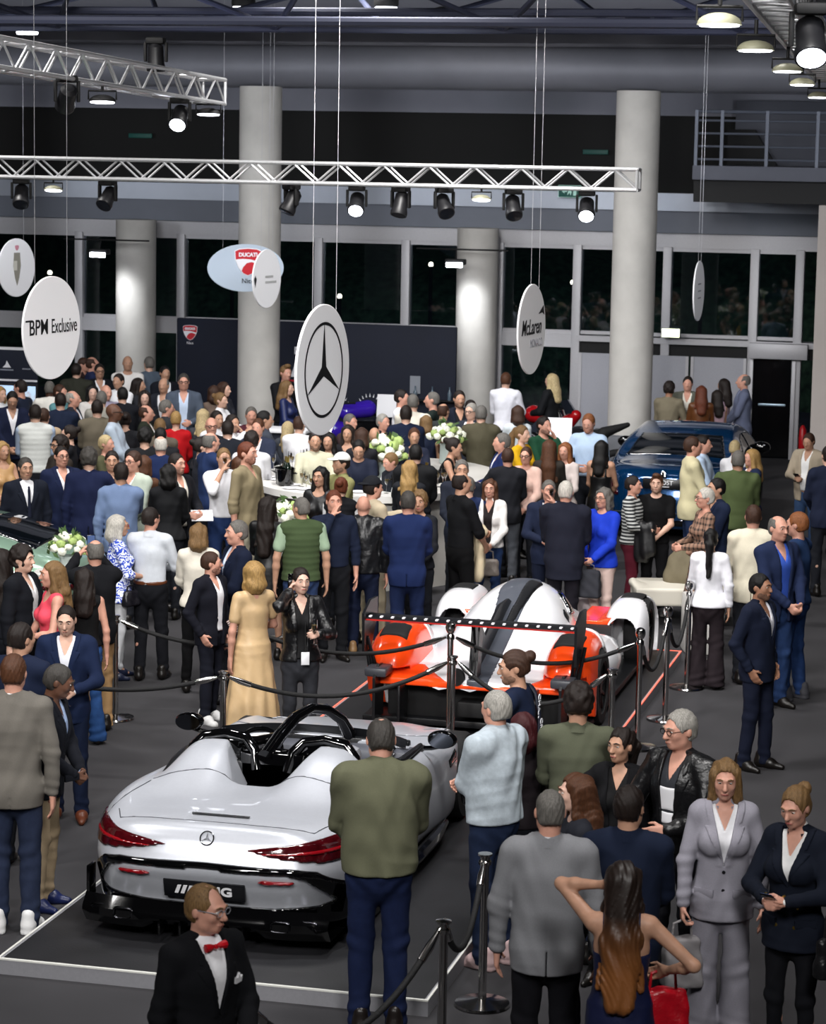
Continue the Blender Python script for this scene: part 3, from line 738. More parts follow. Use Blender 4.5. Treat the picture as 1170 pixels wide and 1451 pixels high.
# pale door panels on the right, dark glass door beyond
for i, (a, b) in enumerate(((-7.83, -7.05), (-7.0, -5.9), (-5.86, -4.9))):
    r = struct(thing('door_%d' % (i+1), None, None, ((a+b)/2, GY-.12, 0))); w = (b-a)/2
    MB().box(-w, w, -.03, .03, .02, 1.72, .006).build('door_leaf', mat('door_paint', '#a6a7b0', .6, noise=.03), r)
    fr = MB(); fr.box(-w, -w+.05, -.045, -.03, .02, 1.72); fr.box(w-.05, w, -.045, -.03, .02, 1.72); fr.build('door_frame', m_alu, r)
r = struct(thing('door_4', None, None, (-4.45, GY-.12, 0)))
MB().box(-.34, .34, -.015, .015, .04, 1.72).build('door_leaf', m_blackglass, r)
f = MB(); f.box(-.40, -.33, -.05, .05, 0, 1.9, .006); f.box(.33, .40, -.05, .05, 0, 1.9, .006); f.box(-.40, .60, -.2, .05, 1.74, 2.0, .006); f.build('door_frame', m_alu, r)
MB().box(-.22, .25, -.07, -.04, .92, .96, .008).build('door_handle', mat('pale_bar', '#9fb4c4', .3, metal=.6), r)
sbox('wall_pillar', (-3.40, -2.0, 39.6, 41.2, 0, 4.45), mat('beige_plaster', '#a9a19c', .8, noise=.05, nscale=2))
sbox('wall_beyond', (-3.7, 12, GY-.05, GY+.2, 0, 5.84), m_wall_dk)
# night outside: terrace, planted slope and distant town lamps
sbox('exterior_terrace', (-40, 14, 44.4, 60, -.3, -.05), mat('terrace_stone', '#2b2d31', .9))
hb = MB(); rnd = random.Random(4)
NX = 60
P = []
for i in range(NX):
    x = -42+i*56/NX
    P.append([Vector((x, 52+1.2*math.sin(x*.7), -.1)), Vector((x, 53.5, 1.5+.5*rnd.random())), Vector((x, 55, 2.6+.8*rnd.random())), Vector((x, 58, 3.2+.7*rnd.random()))])
struct(hb.grid(P).build('exterior_hedge_bank', mat('night_foliage', '#33452c', .9, noise=.6, nscale=6, bump=1., bscale=8)))
for i, (x, z, y) in enumerate(((-18.0, 3.2, 50), (-14.9, 2.7, 49), (-16.2, 2.4, 50), (-12.0, 3.0, 50), (-6.4, 3.0, 49), (-9.0, 2.75, 49.5), (-13.9, 2.3, 50), (-20.2, 2.6, 50))):
    l = thing('street_lamp', 'lit lamp on a thin post seen through the night windows', 'lamp', (x, y, -.1), 0, 'lamps outside the windows')
    MB().tube([(0, 0, 0), (0, 0, z)], .04).build('post', m_black, l)
    MB().lathe([(.01, z-.05), (.04, z-.035), (.05, z), (.035, z+.04), (.01, z+.05)], 14).build('lamp_globe', mat('lamp_glow', '#fff2d8', .5, emit='#ffe9c4', estr=7.), l)
# columns
def column(x, y, r, z1, n):
    o = MB().lathe([(r, 0), (r, z1)], 40).build('column_%d' % n, m_conc, None, loc=(x, y, 0)); struct(o)
column(-12.49, 40, .345, 6.16, 1); column(-6.30, 40, .345, 6.16, 2); column(-15.84, 43.3, .36, 3.86, 3); column(-9.56, 43.3, .36, 3.86, 4)
for i, x in enumerate((-18.7, -.1)): column(x, 40, .345, 6.25, 5+i)
# round duct running along the column heads
d = MB().lathe([(.34, -26), (.34, 12)], 36, axis='x').build('ventilation_duct', m_duct, None, loc=(0, 40, 6.49)); tag(d, 'thick grey round ventilation duct running along above the columns', 'duct')
sbox('beam_head', (-26, 12, 40.5, 41.0, 6.16, 6.9), m_wall)
# low grey plinth around the right column
tag(MB().box(-6.95, -5.55, 39.45, 40.6, 0, .76, .02).build('column_plinth', mat('plinth_grey', '#6a6c72', .7), None), 'low grey box plinth around the foot of the right column', 'plinth')

# mezzanine balcony, upper right
bal = struct(thing('wall_mezzanine', None, None, (0, 0, 0)))
MB().box(-5.42, 2, 40, 43.9, 4.80, 5.02, .01).build('slab', m_wall_dk, bal)
for z in (5.12, 5.32, 5.52, 5.72, 5.86): MB().bar((-5.4, 40.05, z), (2, 40.05, z), .018 if z < 5.8 else .028).build('rail', mat('rail_grey', '#5d626e', .5, metal=.4), bal)
for x in (-5.38, -4.98, -4.28, -3.5, -2.7): MB().box(x-.025, x+.025, 40.02, 40.08, 4.9, 5.88).build('rail_post', mat('rail_grey', '#5d626e', .5, metal=.4), bal)
MB().box(-5.2, 2, 43.6, 43.95, 5.0, 6.1).build('panel', m_wall_dk, bal)
MB().prism([(-5.3, 5.02), (-4.45, 5.02), (-4.62, 5.25), (-4.85, 5.62), (-5.3, 5.62)], 43.4, 43.58, 'xz').build('panel', m_black, bal)
MB().box(-5.42, 2, 40.2, 43.9, 4.45, 4.80).build('panel', m_black, bal)
for i in range(3): MB().bar((-4.95+.9*i, 40.3, 4.72), (-4.25+.9*i, 42.8, 4.5), .05).build('rail', m_wall_dk, bal)

# ceiling space frame
def space_frame():
    r = struct(thing('ceiling_frame', None, None, (0, 0, 0)))
    b = MB()
    for y, z in ((27, 6.55), (33, 6.76), (33, 6.98), (36.5, 7.6), (30, 7.5)): b.bar((-26, y, z), (12, y, z), .055, 8)
    for i in range(11):
        x = -24+i*3.1
        for (y0, z0, y1, z1) in ((30, 7.5, 33, 6.76), (33, 6.76, 36.5, 7.6)):
            b.bar((x, y0, z0), (x+1.5, y1, z1), .04); b.bar((x+3, y0, z0), (x+1.5, y1, z1), .04)
        b.bar((x, 30, 7.5), (x, 36.5, 7.6), .04)
    b.build('frame_tubes', m_tube, r)
    b = MB()
    for i in range(11):
        x = -24.4+i*3.1; b.box(x, x+1.9, 30, 36.5, 7.75, 7.80)
    b.build('panel', mat('acoustic_blue', '#252a3c', .9), r)
space_frame()
m_led = mat('led_face', '#ffffff', .4, emit='#f4f6ff', estr=9.)
for x, z, y in ((-13.9, 6.72, 33.6), (-8.85, 7.1, 34), (-8.05, 6.95, 34), (-5.45, 6.95, 34.3), (-17.0, 6.85, 34), (-11.2, 7.15, 35), (-3.0, 7.1, 34)):
    t = thing('ceiling_lamp', 'small round white lamp glowing in the dark ceiling frame', 'lamp', (x, y, z), 0, 'ceiling downlights')
    MB().lathe([(.15, 0), (.17, .03), (.17, .12), (.05, .16)], 20).build('housing', m_black, t)
    MB().lathe([(.14, -.035), (.15, -.02), (.15, .004)], 20).build('lamp_face', m_led, t)

# ---- trusses and their lamps
def truss(name, label, a, b, w, cat='truss', n=None, r=.024):
    a, b = Vector(a), Vector(b); L = (b-a).length
    t = thing(name, label, cat, a, math.atan2(b.y-a.y, b.x-a.x))
    dz = (b.z-a.z)/L; n = n or max(4, int(L/(w*2.3)))
    t.rotation_euler[1] = -math.asin(dz)
    h = w/2; ch = [(-h, h), (-h, -h), (h, h), (h, -h)]
    m = MB()
    for y, z in ch: m.bar((0, y, z), (L, y, z), r)
    m.build('chord_tubes', m_steel, t)
    m = MB()
    for i in range(n):
        x0, x1 = L*i/n, L*(i+1)/n; xm = (x0+x1)/2
        for y in (-h, h): m.bar((x0, y, -h), (xm, y, h), r*.55, 6); m.bar((xm, y, h), (x1, y, -h), r*.55, 6)
        for z in (-h, h): m.bar((x0, -h, z), (xm, h, z), r*.5, 6); m.bar((xm, h, z), (x1, -h, z), r*.5, 6)
    for x in (0, L):
        for y, z in ((-h, 0), (h, 0)): m.bar((x, y, -h), (x, y, h), r*.8)
        for z in (-h, h): m.bar((x, -h, z), (x, h, z), r*.8)
    m.build('web_braces', m_steel, t)
    return t
truss('lighting_truss', 'long silver lattice truss spanning the hall in front of the columns', (-16.5, 30, 4.885), (-4.70, 30, 4.885), .24)
truss('lighting_truss', 'silver lattice truss hung at the upper left with floodlights along it', (-9.60, 21.9, 6.03), (-9.37, 28.2, 5.81), .27)
truss('lighting_truss', 'short bright lattice truss behind the floodlights at the upper right', (-1.50, 12.5, 6.26), (-2.62, 31, 6.22), .26)
def moving_head(x, y, z, label, group, tilt=.5, turn=0., lit=False):
    t = thing('spotlight', label, 'lamp', (x, y, z), turn, group)
    MB().box(-.10, .10, -.08, .08, -.07, 0, .02).build('base', m_black, t)
    [MB().box(a_, a_+.03, -.03, .03, -.26, -.05, .01).build('yoke_arm', m_black, t) for a_ in (-.13, .10)]
    h = MB().lathe([(.05, -.16), (.085, -.12), (.09, .05), (.105, .10), (.10, .14)], 20).build('lamp_head', mat('lamp_body', '#17171a', .45), t, loc=(0, 0, -.22), rot=(PI+tilt, 0, 0))
    le = MB().lathe([(.001, .145), (.086, .142), (.086, .13)], 20).build('lens', mat('lamp_lens', '#ffffff', .3, emit='#eef2ff', estr=16.) if lit else mat('dark_lens', '#20242c', .1), h)
for x, lit in ((-12.5, 0), (-11.35, 0), (-8.97, 0), (-8.14, 1), (-7.59, 0), (-7.05, 0), (-6.20, 0), (-5.31, 1)):
    moving_head(x, 30, 4.75, 'black spotlight with a lit lens clamped under the long truss' if lit else 'black unlit moving spotlight clamped under the long truss', 'lit truss spotlights' if lit else 'dark truss spotlights', -(.9 if lit else .5+.4*math.sin(x*7)), math.sin(x*5)*.9 if not lit else .15, lit)
m_flood = mat('flood_body', '#85846f', .5)
def floodlight(x, y, z, label, group, turn, tilt, s=1., col=None):
    t = thing('floodlight', label, 'lamp', (x, y, z), turn, group); t.scale = (s,)*3
    MB().tube([(0, 0, .30), (0, 0, .16)], .02).build('clamp', m_black, t)
    MB().tube([(-.19, 0, .03), (-.19, 0, .15), (.19, 0, .15), (.19, 0, .03)], .014).build('bracket', m_black, t)
    sh = Matrix.Rotation(tilt, 3, 'X')
    b = MB(); P = []
    for u in np.linspace(0, 1, 7):
        row = []
        for v in np.linspace(0, 2*PI, 21): row.append(sh @ Vector((.19*math.cos(v)*math.cos(u*PI/2*.98), .15*math.sin(v)*math.cos(u*PI/2*.98), .10*math.sin(u*PI/2))))
        P.append(row)
    b.grid(P); b.build('reflector_shell', col or m_flood, t)
    MB().lathe([(.001, -.012), (.165, -.012), (.17, 0), (.001, .004)], 20, sy=.8).build('lamp_face', m_led, t, rot=(tilt, 0, 0))
for i, (x, y, z, s) in enumerate(((-1.84, 14.5, 5.92, .68), (-1.97, 17.5, 5.90, .68), (-2.15, 21.5, 5.89, .68), (-2.40, 25.5, 5.89, .68), (-2.63, 30, 5.87, .68))):
    floodlight(x, y, z, 'grey floodlight with a glowing face in the row hung at the upper right', 'floodlight row at the upper right', .3, -.04, s)
for x, y, z in ((-9.44, 24.8, 5.62), (-9.37, 28.0, 5.55)): floodlight(x, y, z, 'black floodlight lit under the upper left truss', 'floodlights under the upper left truss', .2, -.10, .75, m_black)
moving_head(-9.47, 23.9, 5.86, 'black moving spotlight hung from the near half of the upper left truss', None, .9, .6)
moving_head(-9.37, 27, 5.72, 'black moving spotlight with bright lens near the far end of the upper left truss', None, -.9, .1, True)
moving_head(-9.40, 26.3, 6.34, 'black chain hoist housing hanging above the upper left truss', None, .1, .1)
for x, y, z in ((-12.03, 29.9, 4.71), (-6.57, 29.9, 4.71)): floodlight(x, y, z-.1, 'flat pale floodlight under the long silver truss', 'flat floodlights under the long truss', .1, -.2, .62)
moving_head(-1.42, 15.5, 6.1, 'black spotlight among the upper right floodlights', None, -.7, .2, True)
# lamps on brackets that wash the two rear columns
for x in (-16.15, -9.72):
    t = thing('column_lamp', 'white washlight on a thin bar in front of a rear column', 'lamp', (x, 42.3, 3.28), 0, 'column washlights')
    MB().bar((-.7, .05, .24), (.9, .05, .24), .015).build('bar', m_black, t)
    MB().box(-.17, .17, -.10, .10, -.02, .08, .02).build('housing', m_black, t)
    MB().box(-.14, .14, -.13, -.09, -.06, .02, .01).build('lamp_face', mat('wash_face', '#ffffff', .4, emit='#f4f6ff', estr=22.), t)
    MB().bar((0, .0, .07), (0, .05, .24), .012).build('bracket', m_black, t)

# hoist cables of the lamps in the dark roof
# ---- navy motorcycle brand backdrop
nb = thing('display_backdrop', 'tall navy display wall behind the left column carrying a red shield emblem', 'wall panel', (-12.1, 42, 0))
MB().box(-2.5, 2.5, -.04, .04, 0, 2.22, .02).build('board', m_navy, nb)
m_red = mat('emblem_red', '#c0202e', .5); m_pw = mat('print_white', '#e8e8ee', .6)
def shield(w, h):
    o = [(-.5, .40), (-.35, .47), (0, .5), (.35, .47), (.5, .40), (.48, .1), (.36, -.2), (.18, -.42), (0, -.5), (-.18, -.42), (-.36, -.2), (-.48, .1)]
    return [(a*w, b*h) for a, b in o]
def motor_emblem(parent, x, y, z, s, sub='Nice', face=1, subcol=None):
    """a red shield with a white swoosh and word"""
    MB().prism(shield(s*1.06, s*1.06), y-.002, y-.006, 'xz').build('emblem_edge', m_pw, parent, smooth=False, loc=(x, 0, z))
    MB().prism(shield(s, s), y-.006, y-.010, 'xz').build('emblem', m_red, parent, smooth=False, loc=(x, 0, z))
    MB().prism([(-.49*s, .10*s), (-.2*s, .12*s), (.1*s, .10*s), (.49*s, .0), (.44*s, -.10*s), (.15*s, .0), (-.05*s, -.04*s), (-.2*s, -.20*s), (-.26*s, -.36*s), (-.32*s, -.28*s), (-.44*s, -.06*s)], y-.010, y-.013, 'xz').build('emblem_swoosh', m_pw, parent, smooth=False, loc=(x, 0, z))
    text_mesh('lettering', 'DUCATI', s*.20, m_pw, parent, .002, (x, y-.013, z+.27*s), bold=.004)
    text_mesh('lettering', sub, s*.26, subcol or m_pw, parent, .002, (x, y-.008, z-.72*s))
motor_emblem(nb, -2.25, -.04, 1.97, .25)
text_mesh('lettering', 'DUCATI', .17, m_pw, nb, .003, (-.05, -.045, 1.72), bold=.006)
MB().prism([(-.52, -.15), (-.36, -.15), (-.27, .15), (-.43, .15)], -.046, -.04, 'xz').build('slanted_bar', m_pw, nb, smooth=False, loc=(.1, 0, 1.42)); MB().prism([(-.30, -.15), (-.22, -.15), (-.13, .15), (-.21, .15)], -.046, -.04, 'xz').build('slanted_bar', m_pw, nb, smooth=False, loc=(.1, 0, 1.42))
MB().box(-.45, .5, -.046, -.04, 1.16, 1.22).build('colour_bar', m_red, nb)
for wx in (1.0, -.05+.45):
    w = MB()
    for a in np.linspace(-2.2, 2.2, 15)+PI/2*3:
        if abs(math.sin(a)-1) < .05: continue
        c, s_ = math.cos(a+PI), math.sin(a+PI)
        w.prism([(.20*c-.012, .20*s_), (.235*c, .235*s_+.03), (.20*c+.012, .20*s_)], -.05, -.045, 'xz')
    w.build('laurel_wreath', m_pw, nb, smooth=False, loc=(wx, 0, .78))
    text_mesh('lettering', '2025', .10, m_pw, nb, .003, (wx, -.045, .78), bold=.003)
sh = thing('wall_shelf', 'narrow dark shelf with small bottles on the navy display wall', 'shelf', (-9.95, 41.86, .98))
MB().box(-.45, .45, -.09, .09, -.02, 0, .004).build('board', m_black, sh)
for i, x in enumerate((-10.28, -9.98, -9.68)):
    MBo = MB().lathe([(.03, 0), (.034, .01), (.034, .12), (.012, .17), (.012, .22), (.015, .23)], 12).build('bottle', mat('bottle_glass', '#5a6a78', .1, spec=.8), None, loc=(x, 41.86, .98)); tag(MBo, ('clear bottle at the left end of the dark wall shelf', 'small bottle in the middle of the dark wall shelf', 'tall bottle at the right end of the dark wall shelf')[i], 'bottle', 'bottles on the wall shelf')
# ---- dark partner panel with screen at the left edge
pb = thing('partner_panel', 'dark partner panel with small white emblems at the left edge', 'wall panel', (-15.6, 37.05, 0))
MB().box(-.75, .43, -.03, .03, 1.25, 2.0, .01).build('board', m_navy, pb); MB().box(-.75, .43, -.04, .04, 1.98, 2.02).build('edge_trim', m_white, pb)
for x in (-.72, .38): MB().box(x-.03, x+.03, -.02, .02, 0, 1.3).build('leg', m_black, pb)
MB().prism([(-.07, 0), (-.02, .05), (0, .11), (.03, .06), (.07, 0)], -.036, -.031, 'xz').build('emblem', m_pw, pb, smooth=False, loc=(-.08, 0, 1.70))
for x, w_, z_ in ((-.08, .11, 1.665), (.25, .07, 1.69)): MB().box(x-w_, x+w_, -.035, -.031, z_-.01, z_+.01).build('emblem_bar', mat('dim_print', '#8a8e9a', .6), pb)
MB().box(-.5, .43, -.036, -.031, 1.49, 1.52).build('edge_trim', m_pw, pb)
sc = thing('display_screen', 'bright screen showing a hillside town under the dark partner panel', 'screen', (-15.55, 36.95, 1.18))
MB().box(-.62, .42, -.03, .03, -.28, .28, .01).build('casing', m_black, sc)
def screen_mat():
    m = bpy.data.materials.new('screen_picture'); m.use_nodes = True; nt = m.node_tree; b = nt.nodes['Principled BSDF']
    tc = nt.nodes.new('ShaderNodeTexCoord'); sp = nt.nodes.new('ShaderNodeSeparateXYZ'); no = nt.nodes.new('ShaderNodeTexNoise'); no.inputs['Scale'].default_value = 9
    ad = nt.nodes.new('ShaderNodeMath'); ad.operation = 'MULTIPLY_ADD'; ad.inputs[1].default_value = .35; cr = nt.nodes.new('ShaderNodeValToRGB')
    nt.links.new(tc.outputs['Object'], sp.inputs[0]); nt.links.new(tc.outputs['Object'], no.inputs[0]); nt.links.new(no.outputs[0], ad.inputs[0]); nt.links.new(sp.outputs[2], ad.inputs[2]); nt.links.new(ad.outputs[0], cr.inputs[0])
    e = cr.color_ramp.elements; e[0].position = .05; e[0].color = (.05, .09, .05, 1); e[1].position = .32; e[1].color = (.45, .62, .85, 1); x = e.new(.22); x.color = (.35, .33, .3, 1)
    nt.links.new(cr.outputs[0], b.inputs['Emission Color']); nt.links.new(cr.outputs[0], b.inputs['Base Color']); b.inputs['Emission Strength'].default_value = .8
    return m
MB().box(-.59, .39, -.034, -.03, -.25, .25).build('picture', screen_mat(), sc)

# ---- exit signs
m_exit = mat('exit_green', '#0f3a35', .5, emit='#1c8a78', estr=.12); m_exitw = mat('exit_white', '#9fc9c0', .5, emit='#bfe8dc', estr=.25)
def exit_sign(x, y, z, label, w=.40, lit=1):
    t = thing('exit_sign', label, 'sign', (x, y, z))
    MB().box(-w/2, w/2, -.02, .02, -w*.26, w*.26, .006).build('panel', m_exit, t)
    f = MB(); 
    for a in ((-w*.5, w*.5, w*.24, w*.26), (-w*.5, w*.5, -w*.26, -w*.24), (-w*.5, -w*.48, -w*.26, w*.26), (w*.48, w*.5, -w*.26, w*.26)): f.box(a[0], a[1], -.026, -.02, a[2], a[3])
    f.build('border', m_exitw, t)
    MB().box(w*.16, w*.30, -.024, -.02, -w*.18, w*.18).build('door_symbol', m_exitw, t)
    p = MB(); p.lathe([(.001, -.024), (w*.03, -.024), (w*.03, -.02), (.001, -.02)], 10, c=(-w*.02, 0, w*.14), axis='y'); p.prism([(-.05*w, .09*w), (.05*w, .09*w), (.09*w, -.03*w), (.05*w, -.18*w), (.0, -.05*w), (-.10*w, -.17*w)], -.024, -.02, 'xz'); p.build('running_figure', m_exitw, t, smooth=False)
    MB().prism([(-.34*w, 0), (-.22*w, .09*w), (-.22*w, .03*w), (-.12*w, .03*w), (-.12*w, -.03*w), (-.22*w, -.03*w), (-.22*w, -.09*w)], -.024, -.02, 'xz').build('arrow', m_exitw, t, smooth=False)
exit_sign(-5.42, 42.5, 4.55, 'green exit sign with running figure under the balcony at the right')
exit_sign(-8.02, 43.6, 4.52, 'dim green exit sign behind the right end of the long truss')
for x, z in ((-16.0, 5.35), (-7.65, 5.2)):
    t = thing('exit_sign', 'faint green emergency sign high in the dark clerestory %s' % ('at the left' if x < -10 else 'beside the right column'), 'sign', (x, 43.95, z)); MB().box(-.22, .22, -.02, .02, -.04, .04, .004).build('panel', mat('exit_dim', '#06332f', .5, emit='#0a6a60', estr=.12), t)
t = thing('emergency_light', 'glowing pale emergency light above the white doors beside the right column', 'lamp', (-6.2, GY-.3, 2.13)); MB().box(-.16, .16, -.05, .05, -.08, .08, .012).build('casing', m_white, t); MB().box(-.15, .15, -.055, -.05, -.07, .07).build('lamp_face', mat('emergency_face', '#e8f2c8', .5, emit='#eaf5c0', estr=4.), t)
t = thing('fire_extinguisher', 'red fire extinguisher by the dark glass door at the right', 'extinguisher', (-3.86, 43.5, 0)); t.scale = (.75,)*3; MB().lathe([(.08, .3), (.085, .33), (.085, .75), (.05, .82), (.03, .86)], 18).build('cylinder_body', mat('extinguisher_red', '#b8141c', .3), t); MB().tube([(0, 0, .86), (0, -.03, .9), (-.07, -.05, .88), (-.09, -.06, .6)], .012).build('hose', m_black, t)
MB().lathe([(.09, 0), (.09, .02), (.02, .03), (.02, .3)], 16).build('stand', m_black, t)

# ---- hanging brand discs
m_disc = mat('sign_board', '#f2f2f5', .5); m_ink = mat('sign_ink', '#17181b', .5); m_wire = mat('steel_wire', '#b8b8bc', .35, metal=.8)
def hanging_disc(x, y, z, dia, ang, label, wires=(-.28, .28), ry=None, top=9.6):
    """board in its own xz plane, turned by ang about z"""
    t = thing('hanging_sign', label, 'sign', (x, y, z), ang)
    r = dia/2; b = MB().lathe([(r-.004, -.011), (r, -.008), (r, .008), (r-.004, .011)], 72, axis='y', c=(0, 0, 0)).build('board', m_disc, t, smooth=False)
    if ry: b.scale = (1, 1, ry)
    for wx in wires: MB().bar((wx*dia, 0, math.sqrt(max(.01, .25-wx*wx))*dia*(ry or 1)-.02), (wx*dia, 0, top-z), .0026, 5).build('wire', m_wire, t)
    return t
def ring(parent, r, w, name, sx=1., m=None):
    b = MB(); n = 72; P = []
    for k_ in range(n+1):
        a = 2*PI*k_/n; P.append([Vector((q*math.cos(a)*sx, -.0145, q*math.sin(a))) for q in (r-w, r)])
    return b.grid(P).build(name, m or m_ink, parent, smooth=False)
def yaw_for(x, y, ratio):  # turn so that the disc shows RATIO of its width, near edge on the left
    va = math.atan2(-x, y); return va+math.acos(ratio)
# ------------------------------------------------------------------ cars
def poly2(px, py, poly):
    """signed distance to an outline, negative inside (arrays broadcast)"""
    px, py = np.broadcast_arrays(px, py); px = px.astype(np.float64); py = py.astype(np.float64)
    d = np.full(px.shape, 1e9); ins = np.zeros(px.shape, bool); n = len(poly)
    for i in range(n):
        ax, ay = poly[i]; bx, by = poly[(i+1) % n]; ex, ey = bx-ax, by-ay
        wx, wy = px-ax, py-ay; t = np.clip((wx*ex+wy*ey)/(ex*ex+ey*ey+1e-12), 0, 1)
        d = np.minimum(d, (wx-ex*t)**2+(wy-ey*t)**2)
        c = (ay <= py) != (by <= py)
        ins ^= c & (px < ax+(py-ay)*ex/(ey if abs(ey) > 1e-12 else 1e-12))
    return (np.sqrt(d)*np.where(ins, -1, 1)).astype(F32)
def mirror_poly(p): return [(-a, b) for a, b in p]
class Car:
    def __init__(s, root, lo, hi, h):
        s.root = root; s.F = Field(lo, hi, h); s.x, s.y, s.z = s.F.pts((slice(None),)*3); s.D = None
    def emit(s, name, D, m, sub=None):
        s.F.D = np.broadcast_to(D, tuple(s.F.n)).astype(F32)
        me = s.F.mesh(name, m)
        return link(name, me, sub or s.root) if me else None
    def patch(s, name, mask, m, out=.005, inn=.02, D=None, sub=None):
        """a panel that follows the body surface inside the mask"""
        D = s.D if D is None else D
        return s.emit(name, np.maximum(np.maximum(D-F32(out), -(D+F32(inn))), mask), m, sub)
def smax(a, b, k): h = np.maximum(k-np.abs(a-b), 0)/k; return np.maximum(a, b)+h*h*k*.25
def smin(a, b, k): return -smax(-a, -b, k)
def tab(v, pts):
    """smooth table lookup (cosine eased between the points)"""
    xs = np.array([p[0] for p in pts], float); ys = np.array([p[1] for p in pts], float)
    m = np.gradient(ys, xs); i = np.clip(np.searchsorted(xs, v)-1, 0, len(xs)-2)
    h = xs[i+1]-xs[i]; t = np.clip((v-xs[i])/h, 0, 1)
    return ((2*t**3-3*t**2+1)*ys[i]+(t**3-2*t**2+t)*h*m[i]+(-2*t**3+3*t**2)*ys[i+1]+(t**3-t**2)*h*m[i+1]).astype(F32)
m_tyre = mat('tyre_rubber', '#101012', .8, bump=.2, bscale=50); m_rim = mat('dark_alloy', '#2a2b2f', .3, metal=.9)
m_gloss = mat('gloss_black', '#050506', .06, coat=.6); m_carbon = mat('carbon_black', '#0e0f12', .35, bump=.15, bscale=140)
m_redlamp = mat('tail_lamp_red', '#3c060c', .08, coat=1., noise=.35, nscale=18); m_redbright = mat('lamp_red_bright', '#7e0a13', .12, coat=.8)
m_dkglass = mat('car_glass', '#060a0f', .04, coat=.8)
def wheel(root, u, v, r, w, rim=m_rim, name='wheel'):
    sg = 1 if u > 0 else -1
    t = MB().lathe([(r-.12, -w/2+.07), (r-.10, -w/2), (r-.02, -w/2), (r, -w/2+.03), (r, w/2-.03), (r-.02, w/2), (r-.10, w/2), (r-.12, w/2-.07)], 36, axis='x').build(name, m_tyre, root, loc=(u, v, r))
    b = MB().lathe([(.05, sg*(w/2-.06)), (.06, sg*(w/2-.02)), (.001, sg*(w/2-.02))], 14, axis='x')
    for k_ in range(10):
        a = 2*PI*k_/10; b.bar((sg*(w/2-.04), .05*math.cos(a), .05*math.sin(a)), (sg*(w/2-.03), (r-.10)*math.cos(a+.15), (r-.10)*math.sin(a+.15)), .016, 6)
    b.tube([(sg*(w/2-.02), (r-.10)*math.cos(a), (r-.10)*math.sin(a)) for a in np.linspace(0, 2*PI, 33)[:-1]], .012, 6, closed=True)
    b.build('rim', rim, t)

